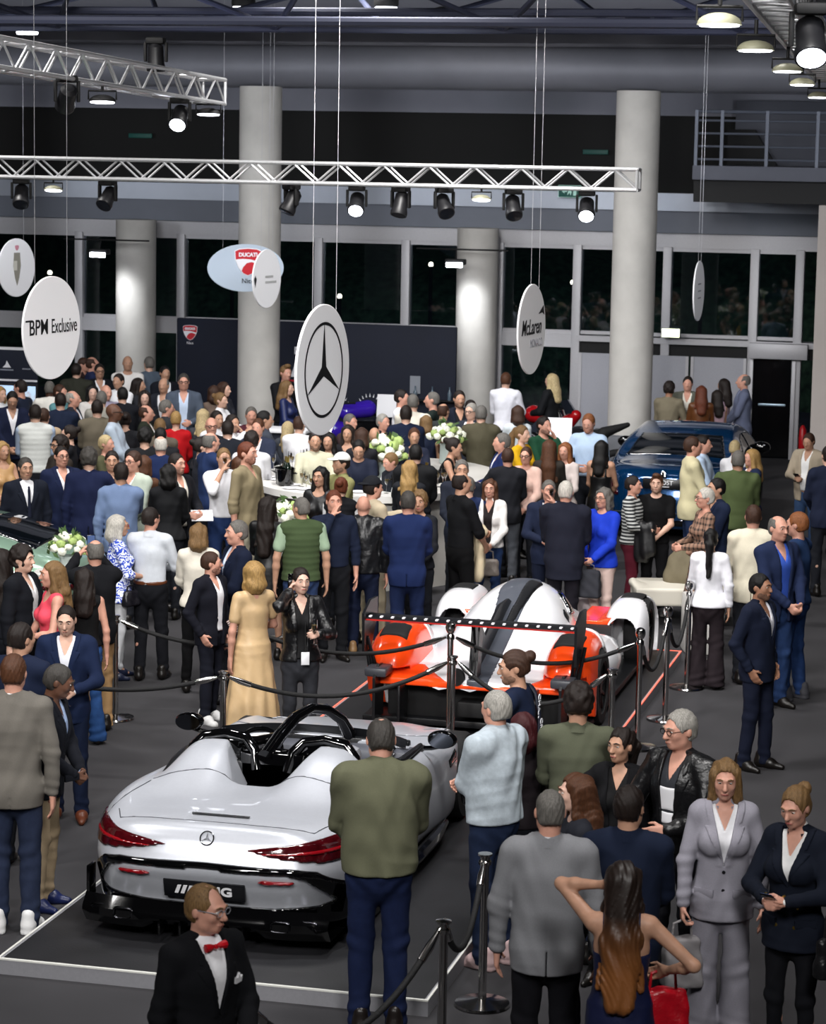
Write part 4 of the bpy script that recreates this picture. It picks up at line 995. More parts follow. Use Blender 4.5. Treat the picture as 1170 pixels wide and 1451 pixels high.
# ---- silver open two-seater on the near platform
def silver_roadster():
    root = thing('open_sports_car', 'silver open two-seat sports car with black cockpit hoops on the near black platform', 'car', (-5.03, 15.0, .1))
    c = Car(root, (-1.05, -.12, .02), (1.05, 4.45, 1.12), .0145); x, y, z = c.x, c.y, c.z
    m_sil = mat('satin_silver_paint', '#c3c6ce', .30, metal=.35, coat=.35, noise=.02)
    ax = np.abs(x)
    W = tab(y, [(-.2, .93), (.3, .955), (.95, .96), (1.7, .90), (2.3, .89), (3.2, .93), (3.8, .90), (4.4, .84)])
    tum = tab(z, [(0, .93), (.2, .985), (.5, 1.0), (.66, .985), (.78, .93), (.95, .84), (1.2, .75)])
    # nose and tail: plan outline is a rounded rectangle, tail profile varies with height
    r = tab(z, [(0, .20), (.12, .12), (.27, .10), (.40, .04), (.50, .0), (.60, .045), (.70, .095), (.76, .13), (.82, .30), (1.0, .6)])
    f_ = tab(z, [(0, 4.20), (.25, 4.32), (.5, 4.30), (.7, 4.16), (.9, 3.8)])
    q = np.where(y < 2.1, (2.1-y)/(2.1-r), (y-2.1)/(f_-2.1))
    n = 4.6
    side = ((ax/(W*tum))**n+np.clip(q, 0, None)**n)**F32(1/n)
    side = (side-1)*.9
    base = tab(y, [(-.1, .735), (.16, .762), (.5, .782), (1.1, .79), (1.6, .80), (2.5, .80), (3.0, .775), (3.6, .70), (4.1, .60), (4.4, .50)])
    crown = np.where(y < 2.6, .055, .075)*(ax/.9)**2.4
    hump = .205*np.exp(-(np.abs(ax-.43)/.245)**3.8)*tab(y, [(.45, 0), (.75, .06), (1.1, .48), (1.4, .92), (1.56, 1.), (2.0, 1.), (4.4, 1)])*(y < 2.2)
    lip = .022*np.exp(-((y-.16)/.06)**2)*(ax < .75)
    bonnet = .02*np.exp(-(np.abs(ax-.35)/.12)**2)*np.clip((y-2.9)/.3, 0, 1)*np.clip((4.2-y)/.6, 0, 1)
    top = z-(base-crown+hump+lip+bonnet)
    fend = .05*np.exp(-((ax-.80)/.16)**2)*(np.exp(-((y-.95)/.5)**2)+np.exp(-((y-3.6)/.5)**2)); top = top-fend
    D = smax(side, top, .09); D = smax(D, .13-z+0*x, .03)
    for vv in (.98, 3.64): D = np.maximum(D, -np.maximum(np.sqrt((y-vv)**2+(z-.335)**2)-.372, .60-ax))
    slot = np.maximum(np.maximum(ax-.20, np.abs(y-.33)-.055), (.765+(y-.275)*.0)-z+.0); D = smax(D, -slot, .012)
    well = np.maximum(np.maximum(ax-(.165+.10*np.clip((z-.78)/.2, -1, 1)+.06*np.clip((y-1.15)/.4, 0, 1)), np.abs(y-1.45)-.32), .62-z)
    pit = np.maximum(np.maximum(ax-.66-.11*np.clip((y-1.62)/.35, 0, 1), np.abs(y-2.13)-.57+.10*np.maximum(ax-.3, 0)*2*(y > 2.1)), .38-z)
    D = smax(D, -np.minimum(well, pit), .02)
    c.D = D
    # body colour everywhere, dark lower skirt, black tail surround, recessed inset
    c.emit('body_shell', D, m_sil)
    rear = np.maximum(y-.62, 0*x+0*z)
    inset = [(-.55, .505), (0, .515), (.55, .505), (.66, .47), (.76, .36), (.80, .30), (.72, .275), (.40, .262), (0, .255), (-.40, .262), (-.72, .275), (-.80, .30), (-.76, .36), (-.66, .47)]
    black = [(-.58, .547), (0, .557), (.58, .547), (.72, .52), (.86, .40), (1.0, .36), (1.0, .0), (-1.0, .0), (-1.0, .36), (-.86, .40), (-.72, .52)]
    X2, Z2 = c.F.ax[0][:, None], c.F.ax[2][None, :]
    mi = poly2(X2, Z2, inset)[:, None, :]; mk = poly2(X2, Z2, black)[:, None, :]
    c.patch('tail_surround', np.maximum(np.maximum(mk, -mi), y-.60), m_gloss, .010)
    lamp = [(.27, .645), (.42, .668), (.60, .690), (.78, .712), (.90, .71), (.97, .68), (.97, .585), (.86, .560), (.70, .572), (.50, .600), (.36, .622)]
    for sg, nm in ((1, 'tail_lamp'), (-1, 'tail_lamp')):
        ml = poly2(X2*sg, Z2, lamp)[:, None, :]
        o = c.patch(nm, np.maximum(ml, y-.62), m_redlamp, .008)
        bar = [(.36, .632), (.86, .655), (.86, .628), (.40, .622)]
        c.patch('lamp_strip', np.maximum(poly2(X2*sg, Z2, bar)[:, None, :], y-.55), m_redbright, .013, sub=o)
        rf = [(.36, .455), (.40, .470), (.60, .462), (.585, .440), (.40, .440)]
        c.patch('reflector', np.maximum(poly2(X2*sg, Z2, rf)[:, None, :], y-.4), m_redbright, .010)
    for sg in (-1, 1): c.patch('fender_vent', np.maximum(poly2(c.F.ax[1][:, None], c.F.ax[2][None, :], [(2.98, .60), (3.24, .645), (3.22, .55), (3.02, .53)])[None, :, :], .5-x*sg), m_gloss, .008)
    # diffuser, exhausts
    d = MB()
    P = []
    for u in np.linspace(-.83, .83, 25):
        a = abs(u); yy = .02+.16*max(0, a-.5)**1.5*2
        P.append([Vector((u, yy+.02, .27)), Vector((u, yy-.05, .20)), Vector((u, yy-.055, .15 if .36 < a < .80 else .17)), Vector((u, yy+.02, .08 if a > .36 else .115)), Vector((u, yy+.5, .07))])
    d.grid(P); o = d.build('diffuser', m_gloss, root)
    for i in range(5): MB().box(-.008, .008, -.06, .35, .05, .13, .003).build('fin', m_gloss, o, loc=(-.28+.14*i, .02, .02))
    for u in (-.70, -.53, .53, .70):
        b = MB(); b.tube([(.062*math.copysign(abs(math.cos(t))**.5, math.cos(t)), -.075, .034*math.copysign(abs(math.sin(t))**.5, math.sin(t))) for t in np.linspace(0, 2*PI, 29)[:-1]], .007, 6, closed=True); b.box(-.06, .06, -.068, .1, -.034, .034, .01)
        b.build('exhaust_pipe', mat('dark_chrome', '#3c3c40', .15, metal=1.), root, loc=(u, .045+.05*(abs(u) > .6), .185))
    pl = MB().box(-.275, .275, -.012, .012, -.062, .062, .006).build('number_plate', mat('plate_black', '#0c0d11', .3), root, loc=(0, .045, .365), rot=(.24, 0, 0))
    text_mesh('lettering', 'AMG', .085, m_white, pl, .002, (.075, -.014, 0), bold=.003, xs=1.25)
    s_ = MB()
    for i in range(4): s_.prism([(-.20+.04*i, -.03), (-.175+.04*i, -.03), (-.150+.04*i, .03), (-.175+.04*i, .03)], -.016, -.012, 'xz')
    s_.build('stripes', m_white, pl, smooth=False)
    def star(parent, r, name, yy, m, w=.16):
        b = MB()
        for k_ in range(3):
            a = PI/2+k_*2*PI/3; b.prism([(r*math.cos(a), r*math.sin(a)), (r*w*math.cos(a+PI/3), r*w*math.sin(a+PI/3)), (0, 0), (r*w*math.cos(a-PI/3), r*w*math.sin(a-PI/3))], yy, yy+.004, 'xz')
        return b.build(name, m, parent, smooth=False)
    em = MB().tube([(.045*math.cos(t), 0, .045*math.sin(t)) for t in np.linspace(0, 2*PI, 33)[:-1]], .0045, 6, closed=True).build('emblem', mat('emblem_chrome', '#4a4c50', .2, metal=1.), root, loc=(0, .088, .695), rot=(-.45, 0, 0))
    star(em, .043, 'emblem_star', -.003, mat('emblem_chrome', '#4a4c50', .2, metal=1.))
    MB().box(-.195, .195, -.012, .012, -.004, .004).build('boot_slot', m_gloss, root, loc=(0, .375, .775))
    # fine shut lines along the deck
    def zt(u, v):
        i = int(round((u-c.F.lo[0])/c.F.h)); j = int(round((v-c.F.lo[1])/c.F.h)); col = D[min(max(i, 0), D.shape[0]-1), min(max(j, 0), D.shape[1]-1), :]
        kk = np.argwhere(col < 0); 
        if not len(kk): return .7
        k_ = int(kk[-1][0]); a, b_ = col[k_], col[min(k_+1, len(col)-1)]; return float(c.F.lo[2]+(k_+a/(a-b_+1e-9))*c.F.h)
    m_gap = mat('shut_line', '#3c3e44', .6)
    def seam(pts, r_=.0035):
        P = []
        for (a, b_), (a2, b2) in zip(pts, pts[1:]):
            for t in np.linspace(0, 1, 12)[:-1]: P.append((a+(a2-a)*t, b_+(b2-b_)*t))
        P.append(pts[-1]); MB().tube([(a, b_, zt(a, b_)+.001) for a, b_ in P], r_, 5).build('shut_line', m_gap, root)
    seam([(-.70, 1.02), (-.40, 1.10), (-.22, 1.12)]); seam([(-.22, 1.12), (.22, 1.12)]); seam([(.22, 1.12), (.40, 1.10), (.70, 1.02)])
    seam([(-.70, .98), (-.80, .45), (-.82, .34)]); seam([(.70, .98), (.80, .45), (.82, .34)])
    seam([(-.72, .42), (-.66, .28), (-.3, .235), (.3, .235), (.66, .28), (.72, .42)]); seam([(-.80, 3.2), (-.5, 3.02), (.5, 3.02), (.80, 3.2)])
    seam([(.80, 3.15), (.74, 3.8)])
    # cockpit: tub, seats, dashboard, wheel, hoops, deflector
    tub = MB(); tub.box(-.78, .78, 1.50, 2.76, .30, .40, .01)
    tub.build('cockpit_floor', m_black, root)
    w_ = MB(); w_.box(-.80, -.765, 1.62, 2.76, .4, .765, .015); w_.box(.765, .80, 1.62, 2.76, .4, .765, .015); w_.box(-.68, .68, 1.50, 1.56, .4, .86, .015); w_.box(-.68, .68, 2.70, 2.78, .4, .79, .015); w_.build('cockpit_lining', m_carbon, root)
    wl = MB(); wl.box(-.235, .235, 1.50, 1.53, .6, .93, .02); wl.box(-.15, .15, 1.13, 1.52, .60, .66, .02); wl.prism([(-.16, 1.13), (.16, 1.13), (.27, 1.6), (-.27, 1.6)], .655, .70, 'xy'); wl.build('centre_well', m_gloss, root)
    for sg in (-1, 1):
        s2 = thing('seat', None, None); s2.parent = root; s2.location = (sg*.36, 0, 0); del_ = s2
        MB().box(-.22, .22, 1.85, 2.35, .42, .55, .05).build('seat_cushion', mat('pale_leather', '#8f9096', .5), s2)
        MB().box(-.22, .22, 1.62, 1.80, .5, .97, .06).build('seat_backrest', mat('pale_leather', '#8f9096', .5), s2)
        # hoop behind the seat
        MB().tube([(-.25, 1.50, .80), (-.22, 1.545, .93), (-.15, 1.575, 1.005), (0, 1.58, 1.03), (.15, 1.575, 1.005), (.22, 1.545, .93), (.25, 1.50, .80)], [.04, .042, .04, .038, .04, .042, .04], 10).build('roll_hoop', m_gloss, s2)
        MB().box(-.13, .13, 1.55, 1.62, .84, 1.0, .03).build('headrest', m_gloss, s2)
        MB().tube([(sg*.315, 1.05, .775), (sg*.30, 1.35, .86), (sg*.32, 1.62, .86), (sg*.415, 2.1, .79), (sg*.415, 2.68, .775)], [.018, .03, .034, .03, .02], 8).build('cockpit_rim', m_carbon, s2)
        # door mirror
        mi_ = thing('door_mirror', None, None); mi_.parent = root; mi_.location = (sg*.965, 2.55, .86); mi_.scale = (.82,)*3
        f = Field((-.16, -.10, -.12), (.16, .14, .12), .01); f.ell((0, .02, 0), (.135, .085, .082)); f.fn(lambda a, b, d_: -b-.045+0*a+0*d_, inter=True); link('mirror_housing', f.mesh('mirror_housing', m_gloss), mi_)
        MB().lathe([(.001, -.052), (.115, -.052), (.118, -.045), (.001, -.04)], 24, axis='y', sy=1.).build('mirror_glass', mat('mirror_glass', '#5a5e66', .05, metal=1.), mi_).scale = (1, 1, .62)
        MB().tube([(0, .03, -.06), (-sg*.10, .04, -.09), (-sg*.17, .05, -.10)], .022).build('mirror_arm', m_gloss, mi_)
    MB().box(-.77, .77, 2.52, 2.74, .58, .755, .05).build('dashboard', mat('dash_leather', '#4b4d55', .5), root)
    wv = MB().tube([(.17*math.cos(t), 0, .17*math.sin(t)) for t in np.linspace(0, 2*PI, 29)[:-1]], .017, 8, closed=True); wv.bar((-.17, 0, 0), (.17, 0, 0), .015); wv.bar((0, 0, 0), (0, 0, -.17), .015); wv.lathe([(.001, -.02), (.055, -.02), (.055, .03), (.001, .03)], 16, axis='y')
    wv.build('steering_wheel', m_gloss, root, loc=(-.36, 2.36, .72), rot=(-.35, 0, 0))
    for u in (-.06, .12, .58): MB().lathe([(.03, 0), (.048, -.02), (.05, .03), (.001, .03)], 18, axis='y').build('air_vent', m_chrome, root, loc=(u, 2.5, .76))
    MB().tube([(-.05, 1.50, .90), (-.03, 1.75, .985), (.0, 2.05, 1.06), (.05, 2.28, 1.085), (.12, 2.44, 1.05), (.19, 2.60, .95), (.22, 2.74, .80)], [.055, .05, .042, .038, .04, .042, .05], 12).build('halo_bar', m_gloss, root)
    MB().tube([(-.27, 1.56, .98), (-.16, 1.66, .97), (-.04, 1.78, .98)], .036, 10).build('cross_bar', m_gloss, root)
    MB().tube([(.27, 1.56, .94), (.16, 1.62, .86), (.06, 1.66, .80)], .04, 10).build('cross_bar', m_gloss, root)
    f = MB().box(-.12, .12, 1.52, 1.60, .66, .95, .03).build('centre_console', m_gloss, root)
    df = MB(); P = []
    for u in np.linspace(-.70, .70, 21): P.append([Vector((u, 2.86-.25*(abs(u)/.7)**3, .782)), Vector((u, 2.80-.25*(abs(u)/.7)**3, .845)), Vector((u, 2.775-.25*(abs(u)/.7)**3, .85)), Vector((u, 2.79-.25*(abs(u)/.7)**3, .78))])
    df.grid(P).build('wind_deflector', m_carbon, root)
    # sills and wheels
    for sg in (-1, 1):
        MB().tube([(sg*.90, 1.40, .13), (sg*.925, 2.0, .125), (sg*.925, 2.6, .125), (sg*.90, 2.98, .13)], [.03, .045, .045, .03], 8).build('side_skirt', m_gloss, root)
        MB().box(-.014, .014, -.06, .06, -.11, .11, .01).build('bumper_fin', m_gloss, root, loc=(sg*.895, .36, .27))
        for v in (.98, 3.64): wheel(root, sg*.79, v, .335, .25)
    MB().box(-.62, .62, .4, 4.0, .12, .3).build('underbody', m_black, root)
    return root

# ---- closed saloon and coupe bodies
def closed_car(root, P, m_paint, h=.021):
    L, Wd, H = P['L'], P['W']/2, P['H']
    c = Car(root, (-Wd-.12, -.15, .02), (Wd+.12, L+.15, H+.1), h); x, y, z = c.x, c.y, c.z; ax = np.abs(x)
    W = tab(y, [(-.2, Wd*.95), (.6, Wd*.99), (L*.5, Wd), (L-.9, Wd*.99), (L, Wd*.92)])
    bl = P['belt']
    tum = tab(z, [(0, .94), (.3, .99), (bl*.7, 1.), (bl, .975), (bl+.12, .93), (H, .70)])
    r = tab(z, P['tail']); f_ = L-.06-.25*np.clip((z-.3)/.6, 0, 1)
    m0 = L/2; q = np.where(y < m0, (m0-y)/(m0-r), (y-m0)/(f_-m0)); n = 4.2
    side = (((ax/(W*tum))**n+np.clip(q, 0, None)**n)**F32(1/n)-1)*.92
    top = z-(tab(y, P['top'])-P.get('crown', .06)*(ax/Wd)**2.2)
    D = smax(side, top, .10); D = smax(D, .17-z+0*x, .04)
    for vv in P['wheels']: D = np.maximum(D, -np.maximum(np.sqrt((y-vv)**2+(z-.36)**2)-.405, .62-ax))
    c.D = D; c.emit('body_shell', D, m_paint)
    X2, Y2, Z2 = c.F.ax[0], c.F.ax[1], c.F.ax[2]
    if 'rearwin' in P: c.patch('rear_window', np.maximum(np.maximum(poly2(X2[:, None], Y2[None, :], P['rearwin'])[:, :, None], (bl+.02)-z), 0*x+0*y+0*z-.5), m_dkglass, .016, .05)
    if 'sidewin' in P:
        for sg in (-1, 1):
            for pw in P['sidewin']: c.patch('side_window', np.maximum(poly2(Y2[:, None], Z2[None, :], pw)[None, :, :], .42-x*sg), m_dkglass, .016, .05)
    c.patch('windscreen', np.maximum(poly2(X2[:, None], Y2[None, :], P['screen'])[:, :, None], (bl+.02)-z), m_dkglass, .016, .05)
    for lp in P['lamps']:
        for sg in (-1, 1): c.patch('tail_lamp', np.maximum(poly2(X2[:, None]*sg, Z2[None, :], lp)[:, None, :], y-.7), m_redlamp, .008)
    for sg in (-1, 1):
        mi_ = thing('door_mirror', None, None); mi_.parent = root; mi_.location = (sg*(Wd+.06), L*.64, bl+.08)
        f = Field((-.16, -.12, -.12), (.16, .12, .12), .02); f.ell((0, 0, 0), (.13, .08, .085)); link('mirror_housing', f.mesh('mirror_housing', m_gloss), mi_)
        MB().tube([(0, 0, -.04), (-sg*.14, 0, -.08)], .025).build('mirror_arm', m_gloss, mi_)
        for v in P['wheels']: wheel(root, sg*(Wd-.14), v, .36, .25)
    MB().box(-Wd+.28, Wd-.28, .4, L-.4, .15, .35).build('underbody', m_black, root)
    MB().box(-Wd*.80, Wd*.80, -.02, .08, .22, .34, .03).build('bumper_trim', m_gloss, root, loc=(0, .02, 0))
    return c
def blue_saloon():
    root = thing('saloon_car', 'dark blue luxury saloon seen from behind beside the right column', 'car', (-4.83, 33.7, 0))
    P = dict(L=4.75, W=1.86, H=1.40, belt=.93, crown=.05, tail=[(0, .1), (.3, .0), (.7, .03), (.9, .08), (1.0, .16), (1.5, .5)],
             top=[(-.1, .94), (.3, 1.0), (.95, 1.03), (1.2, 1.07), (1.75, 1.26), (2.3, 1.36), (2.9, 1.365), (3.2, 1.28), (3.5, 1.12), (3.7, 1.06), (4.4, 1.0), (4.9, .85)],
             wheels=(1.1, 3.8), rearwin=[(-.70, 1.16), (.70, 1.16), (.57, 1.85), (-.57, 1.85)], screen=[(-.72, 3.58), (.72, 3.58), (.60, 3.12), (-.60, 3.12)],
             sidewin=[[(1.6, 1.0), (2.1, 1.23), (2.42, 1.27), (2.42, .99)], [(2.5, .99), (2.5, 1.27), (2.95, 1.25), (3.4, 1.0)]], lamps=[[(.62, .60), (.76, .60), (.82, .88), (.66, .88)]])
    c = closed_car(root, P, mat('deep_blue_paint', '#0b3a66', .12, metal=.5, coat=1.))
    pl = MB().box(-.27, .27, -.012, .012, -.07, .07, .006).build('number_plate', mat('plate_black', '#0c0d11', .3), root, loc=(0, .005, .80), rot=(-.1, 0, 0))
    text_mesh('lettering', 'GHOST', .085, m_white, pl, .002, (0, -.015, .012)); MB().box(-.09, .09, -.015, -.012, -.045, -.035).build('plate_line', m_white, pl)
    e = MB().box(-.035, .035, -.01, .01, -.045, .045, .006).build('emblem', m_chrome, root, loc=(0, .035, .925), rot=(-.3, 0, 0))
    MB().box(-.02, .02, -.012, -.009, -.03, .03).build('emblem_mark', m_gloss, e)
    MB().tube([(-.8, .02, .40), (0, -.01, .40), (.8, .02, .40)], .012).build('chrome_trim', m_chrome, root)
    return root
def green_coupe():
    root = thing('coupe_car', 'pale green coupe with dark rear window cut by the left edge', 'car', (-9.38, 24.4, 0), PI/2)
    P = dict(L=4.5, W=1.90, H=1.36, belt=.94, crown=.08, tail=[(0, .12), (.3, .02), (.7, .0), (.95, .04), (1.05, .14), (1.3, .6)],
             top=[(-.1, 1.0), (.2, 1.07), (.6, 1.19), (1.0, 1.29), (1.6, 1.36), (2.1, 1.37), (2.6, 1.30), (3.1, 1.02), (3.5, .93), (4.1, .84), (4.6, .65)],
             wheels=(1.0, 3.5), rearwin=[(-.56, .42), (.56, .42), (.50, 1.15), (-.50, 1.15)], screen=[(-.66, 3.12), (.66, 3.12), (.55, 2.55), (-.55, 2.55)],
             sidewin=[[(.72, 1.02), (.95, 1.16), (1.7, 1.26), (2.3, 1.28), (3.0, 1.0), (1.6, .98)]], lamps=[[(.40, .70), (.88, .72), (.88, .78), (.40, .76)]])
    closed_car(root, P, mat('sage_green_paint', '#8fae9a', .2, metal=.45, coat=1.))
    return root

# ---- white and orange prototype racer on the far platform
def race_car():
    root = thing('racing_car', 'white and orange closed racing prototype with wide rear wing on the far platform', 'racing car', (-4.69, 21.3, .1))
    c = Car(root, (-1.1, -.25, .02), (1.1, 4.6, 1.16), .0155); x, y, z = c.x, c.y, c.z; ax = np.abs(x)
    m_w = mat('racing_white', '#e6e6ea', .22, coat=.7); m_o = mat('racing_orange', '#ff4e16', .22, coat=.7); m_g = mat('racing_grey', '#4a4e57', .35, coat=.3)
    # central tub with canopy
    hw = tab(y, [(-.1, .40), (.4, .62), (1.2, .66), (1.8, .62), (2.4, .55), (3.0, .46), (3.6, .40), (4.2, .34), (4.5, .22)])
    zt_ = tab(y, [(-.1, .46), (.3, .54), (1.0, .72), (1.6, .90), (2.1, 1.01), (2.5, 1.00), (2.9, .86), (3.3, .66), (3.8, .54), (4.3, .42), (4.6, .30)])
    n = 2.3
    cross = ((ax/hw)**n+(np.clip(z-.12, 0, None)/(zt_-.12))**n)**F32(1/n)
    D0 = (cross-1)*np.minimum(hw, .5)*.9; D0 = np.maximum(D0, np.maximum(-y+.02, y-4.5)+0*x+0*z); D0 = np.maximum(D0, .10-z)
    deck = np.maximum(np.maximum(ax-.86+.10*np.clip(1.6-y, 0, 2)*0, z-tab(y, [(0, .47), (.5, .54), (1.2, .56), (2.0, .55), (2.6, .42)])+.05*(ax-.4)**2), np.maximum(np.abs(y-1.25)-1.22, .16-z))
    pod = (np.sqrt((np.abs(ax-.76)/.26)**2+((y-1.75)/.85)**2+((z-.36)/.24)**2)-1)*.24
    D = smin(smin(D0, deck, .10), pod, .08)
    D = np.maximum(D, -np.maximum(np.sqrt((y-.85)**2+(z-.34)**2)-.36, .58-ax)); D = np.maximum(D, (.42-z)-np.clip(y-.25, 0, 9)*2)
    c.D = D; c.emit('body_shell', D, m_w)
    X2, Y2, Z2 = c.F.ax[0], c.F.ax[1], c.F.ax[2]
    c.patch('dark_spine', np.maximum(poly2(X2[:, None], Y2[None, :], [(-.03, -.1), (.16, -.1), (.15, 1.0), (.15, 1.6), (.18, 2.3), (.13, 2.5), (-.13, 2.5), (-.17, 2.0), (-.10, 1.4), (-.04, .9)])[:, :, None], .3-z), m_g, .006)
    c.patch('spine_edge', np.maximum(poly2(X2[:, None], Y2[None, :], [(.04, 1.2), (.12, 1.25), (.19, 2.3), (.06, 2.3)])[:, :, None], .3-z), m_carbon, .010)
    for sg in (-1, 1):
        c.patch('side_window', np.maximum(poly2(Y2[:, None], Z2[None, :], [(2.28, .72), (2.42, .90), (2.70, .88), (2.98, .70), (2.9, .64)])[None, :, :], .12-x*sg), m_dkglass, .016, .05)
        c.patch('duct', np.maximum(poly2(Y2[:, None], Z2[None, :], [(2.0, .76), (2.12, .80), (2.16, .72), (2.05, .68)])[None, :, :], .12-x*sg), m_carbon, .008)
    c.patch('windscreen', np.maximum(poly2(X2[:, None], Y2[None, :], [(-.34, 2.65), (.34, 2.65), (.26, 3.35), (-.26, 3.35)])[:, :, None], .6-z), m_dkglass, .006)
    c.patch('tail_panel', np.maximum(poly2(X2[:, None], Z2[None, :], [(-.9, .415), (.9, .415), (.9, .50), (.70, .53), (.45, .47), (.1, .455), (-.15, .47), (-.45, .52), (-.9, .62)])[:, None, :], y-.42), m_o, .008)
    # fenders
    for sg in (-1, 1):
        xs = x*sg
        rf = (((np.abs(xs-.80)/.25)**3+(np.abs(y-.74)/.66)**2.6+(np.abs(z-.36)/.49)**2.6)**F32(1/2.7)-1)*.25
        rf = np.maximum(np.maximum(rf, np.maximum(.14-z, (.47-z)-np.clip(y-.30, 0, 9)*1.6)), -np.maximum(np.sqrt((y-.85)**2+(z-.34)**2)-.36, .70-xs)); rf = np.maximum(rf, -np.maximum(np.maximum(np.abs(xs-.80)-.19, np.abs(z-.30)-.24), y-.30))
        o = c.emit('rear_fender', rf, m_o)
        c.patch('fender_vent', np.maximum(poly2(X2[:, None]*sg, Y2[None, :], [(.66, .34), (.92, .34), (.92, .62), (.68, .62)])[:, :, None], .6-z), m_black, .006, D=rf, sub=o)
        c.patch('fender_flank', np.maximum(poly2(X2[:, None]*sg, Y2[None, :], [(.55, .95), (1.1, .95), (1.1, 1.5), (.55, 1.5)])[:, :, None], .0*z-.1), m_w, .006, D=rf, sub=o)
        ff = (((np.abs(xs-.86)/.24)**3+(np.abs(y-3.55)/.62)**3+(np.abs(z-.30)/.41)**2.8)**F32(1/2.9)-1)*.24
        ff = np.maximum(np.maximum(ff, .10-z), -np.maximum(np.sqrt((y-3.60)**2+(z-.34)**2)-.36, .94-xs)); ff = np.maximum(ff, -np.maximum(np.maximum(((np.abs(xs-.85)/.17)**3+(np.clip(z-.1, 0, 1)/.47)**3)**F32(1/3)*.2-.2, y-3.5), .1-z))
        o = c.emit('front_fender', ff, m_w)
        c.patch('fender_vent', np.maximum(poly2(X2[:, None]*sg, Y2[None, :], [(.75, 3.45), (.98, 3.45), (.98, 3.75), (.75, 3.75)])[:, :, None], .6-z), m_black, .006, D=ff, sub=o)
        br = np.maximum(np.maximum(np.abs(xs-.58)-.18, np.abs(y-3.45)-.42), np.abs(z-(.50+.3*np.maximum(xs-.6, 0)))-.035)
        c.emit('front_bridge', smax(br, br, .01), m_o)
        MB().prism([(sg*.50, 2.35), (sg*.86, 2.25), (sg*.72, 3.15), (sg*.48, 3.1)], .44, .50, 'xy').build('side_scoop', m_black, root)
        for v, r_ in ((.85, .34), (3.60, .34)): wheel(root, sg*.93, v, r_, .22, mat('race_rim', '#1a1a1c', .4, metal=.6))
        # wing end plates and rear bodywork fins
        MB().prism([(-.10, .70), (.14, .72), (.34, .98), (.34, 1.14), (.10, 1.15), (-.12, 1.06)], sg*.945-.012, sg*.945+.012, 'yz').build('wing_endplate', m_carbon, root)
        MB().prism([(-.16, .12), (.15, .12), (.15, .58), (-.02, .60), (-.16, .50)], sg*.83-.012, sg*.83+.012, 'yz').build('diffuser_endplate', m_carbon, root)
        MB().box(sg*.83-.10, sg*.83+.10, -.12, .14, .50, .58, .02).build('tail_pod', mat('race_grey', '#3a3c42', .4), root)
        for i in range(3): MB().bar((sg*(.88+.03*i), .1, .55), (sg*(.93+.03*i), -.02+.07*i, .84), .016).build('wing_fin', m_carbon, root)
        MB().box(sg*.60-.012, sg*.60+.012, -.18, .12, .10, .46, .004).build('diffuser_fin', m_carbon, root)
    wb = MB(); P = []
    for u in np.linspace(-.95, .95, 9): P.append([Vector((u, -.06, 1.005)), Vector((u, -.03, 1.022)), Vector((u, .12, 1.03)), Vector((u, .27, 1.0)), Vector((u, .26, .985)), Vector((u, .10, .995)), Vector((u, -.05, .992)), Vector((u, -.06, 1.005))])
    w = wb.grid(P).build('rear_wing', m_carbon, root)
    MB().box(-.95, .95, -.068, -.058, .994, 1.006).build('wing_edge', mat('wing_red', '#a81c16', .4), w)
    for i in range(19): MB().box(-.012, .012, -.055, -.01, 1.02, 1.034, .002).build('wing_tab', m_pw, w, loc=(-.90+.1*i, 0, 0))
    MB().prism([(.05, .45), (.45, .50), (1.1, .70), (1.75, .90), (1.55, .97), (1.15, .98), (.55, .80), (.30, 1.0), (.1, 1.0), (.18, .72)], -.012, .012, 'yz').build('shark_fin', m_carbon, root)
    for sg in (-1, 1): MB().prism([(.0, .52), (.16, .54), (.22, .99), (.10, .99)], sg*.03-.008+.02, sg*.03+.008+.02, 'yz').build('wing_pylon', m_carbon, root)
    MB().box(-1.0, 1.0, .1, 4.2, .05, .11, .01).build('floor_plate', m_carbon, root)
    MB().box(-.80, .80, .22, .6, .09, .44, .02).build('diffuser_box', m_black, root)
    MB().box(-.12, .12, .02, .3, .16, .30, .02).build('gearbox', m_black, root)
    MB().box(-.96, .96, 4.2, 4.55, .08, .12, .01).build('front_splitter', m_carbon, root)
    MB().lathe([(.001, -.012), (.075, -.012), (.08, .03), (.001, .03)], 24, axis='y').build('exhaust_pipe', m_black, root, loc=(-.13, .0, .52))
    for sg in (-1, 1): MB().prism([(-.20*sg-.02, .40), (-.02*sg-.02, .425), (-.02*sg-.02, .41), (-.14*sg-.02, .38)], -.006, .0, 'xz').build('tail_mark', m_pw, root, loc=(-.12, .0, .02))
    return root

# ---- low black platforms with a bright edge
def platform(x0, x1, y0, y1, label, edge, es, grp=None):
    t = thing('display_platform', label, 'platform', ((x0+x1)/2, y0, 0)); a = (x0-x1)/2; b = -a; L = y1-y0
    MB().box(a, b, 0, L, 0, .10, .004).build('deck', mat('platform_top', '#1b1b1e', .5, noise=.25, nscale=3, bump=.1, bscale=60), t)
    m = mat('platform_side', '#87878c', .5, noise=.05); f = MB(); f.box(a-.03, b+.03, -.02, 0, 0, .096); f.box(a-.03, a, 0, L, 0, .096); f.box(b, b+.03, 0, L, 0, .096); f.box(a-.03, b+.03, L, L+.02, 0, .096); f.build('skirt', m, t)
    for n_, bb in (('edge_strip', (a-.03, b+.03, -.022, .0)), ('edge_strip', (a-.03, a-.015, 0, L)), ('edge_strip', (b+.015, b+.03, 0, L)), ('edge_strip', (a-.03, b+.03, L, L+.022))):
        MB().box(bb[0], bb[1], bb[2], bb[3], .094, .104).build(n_, edge, t)
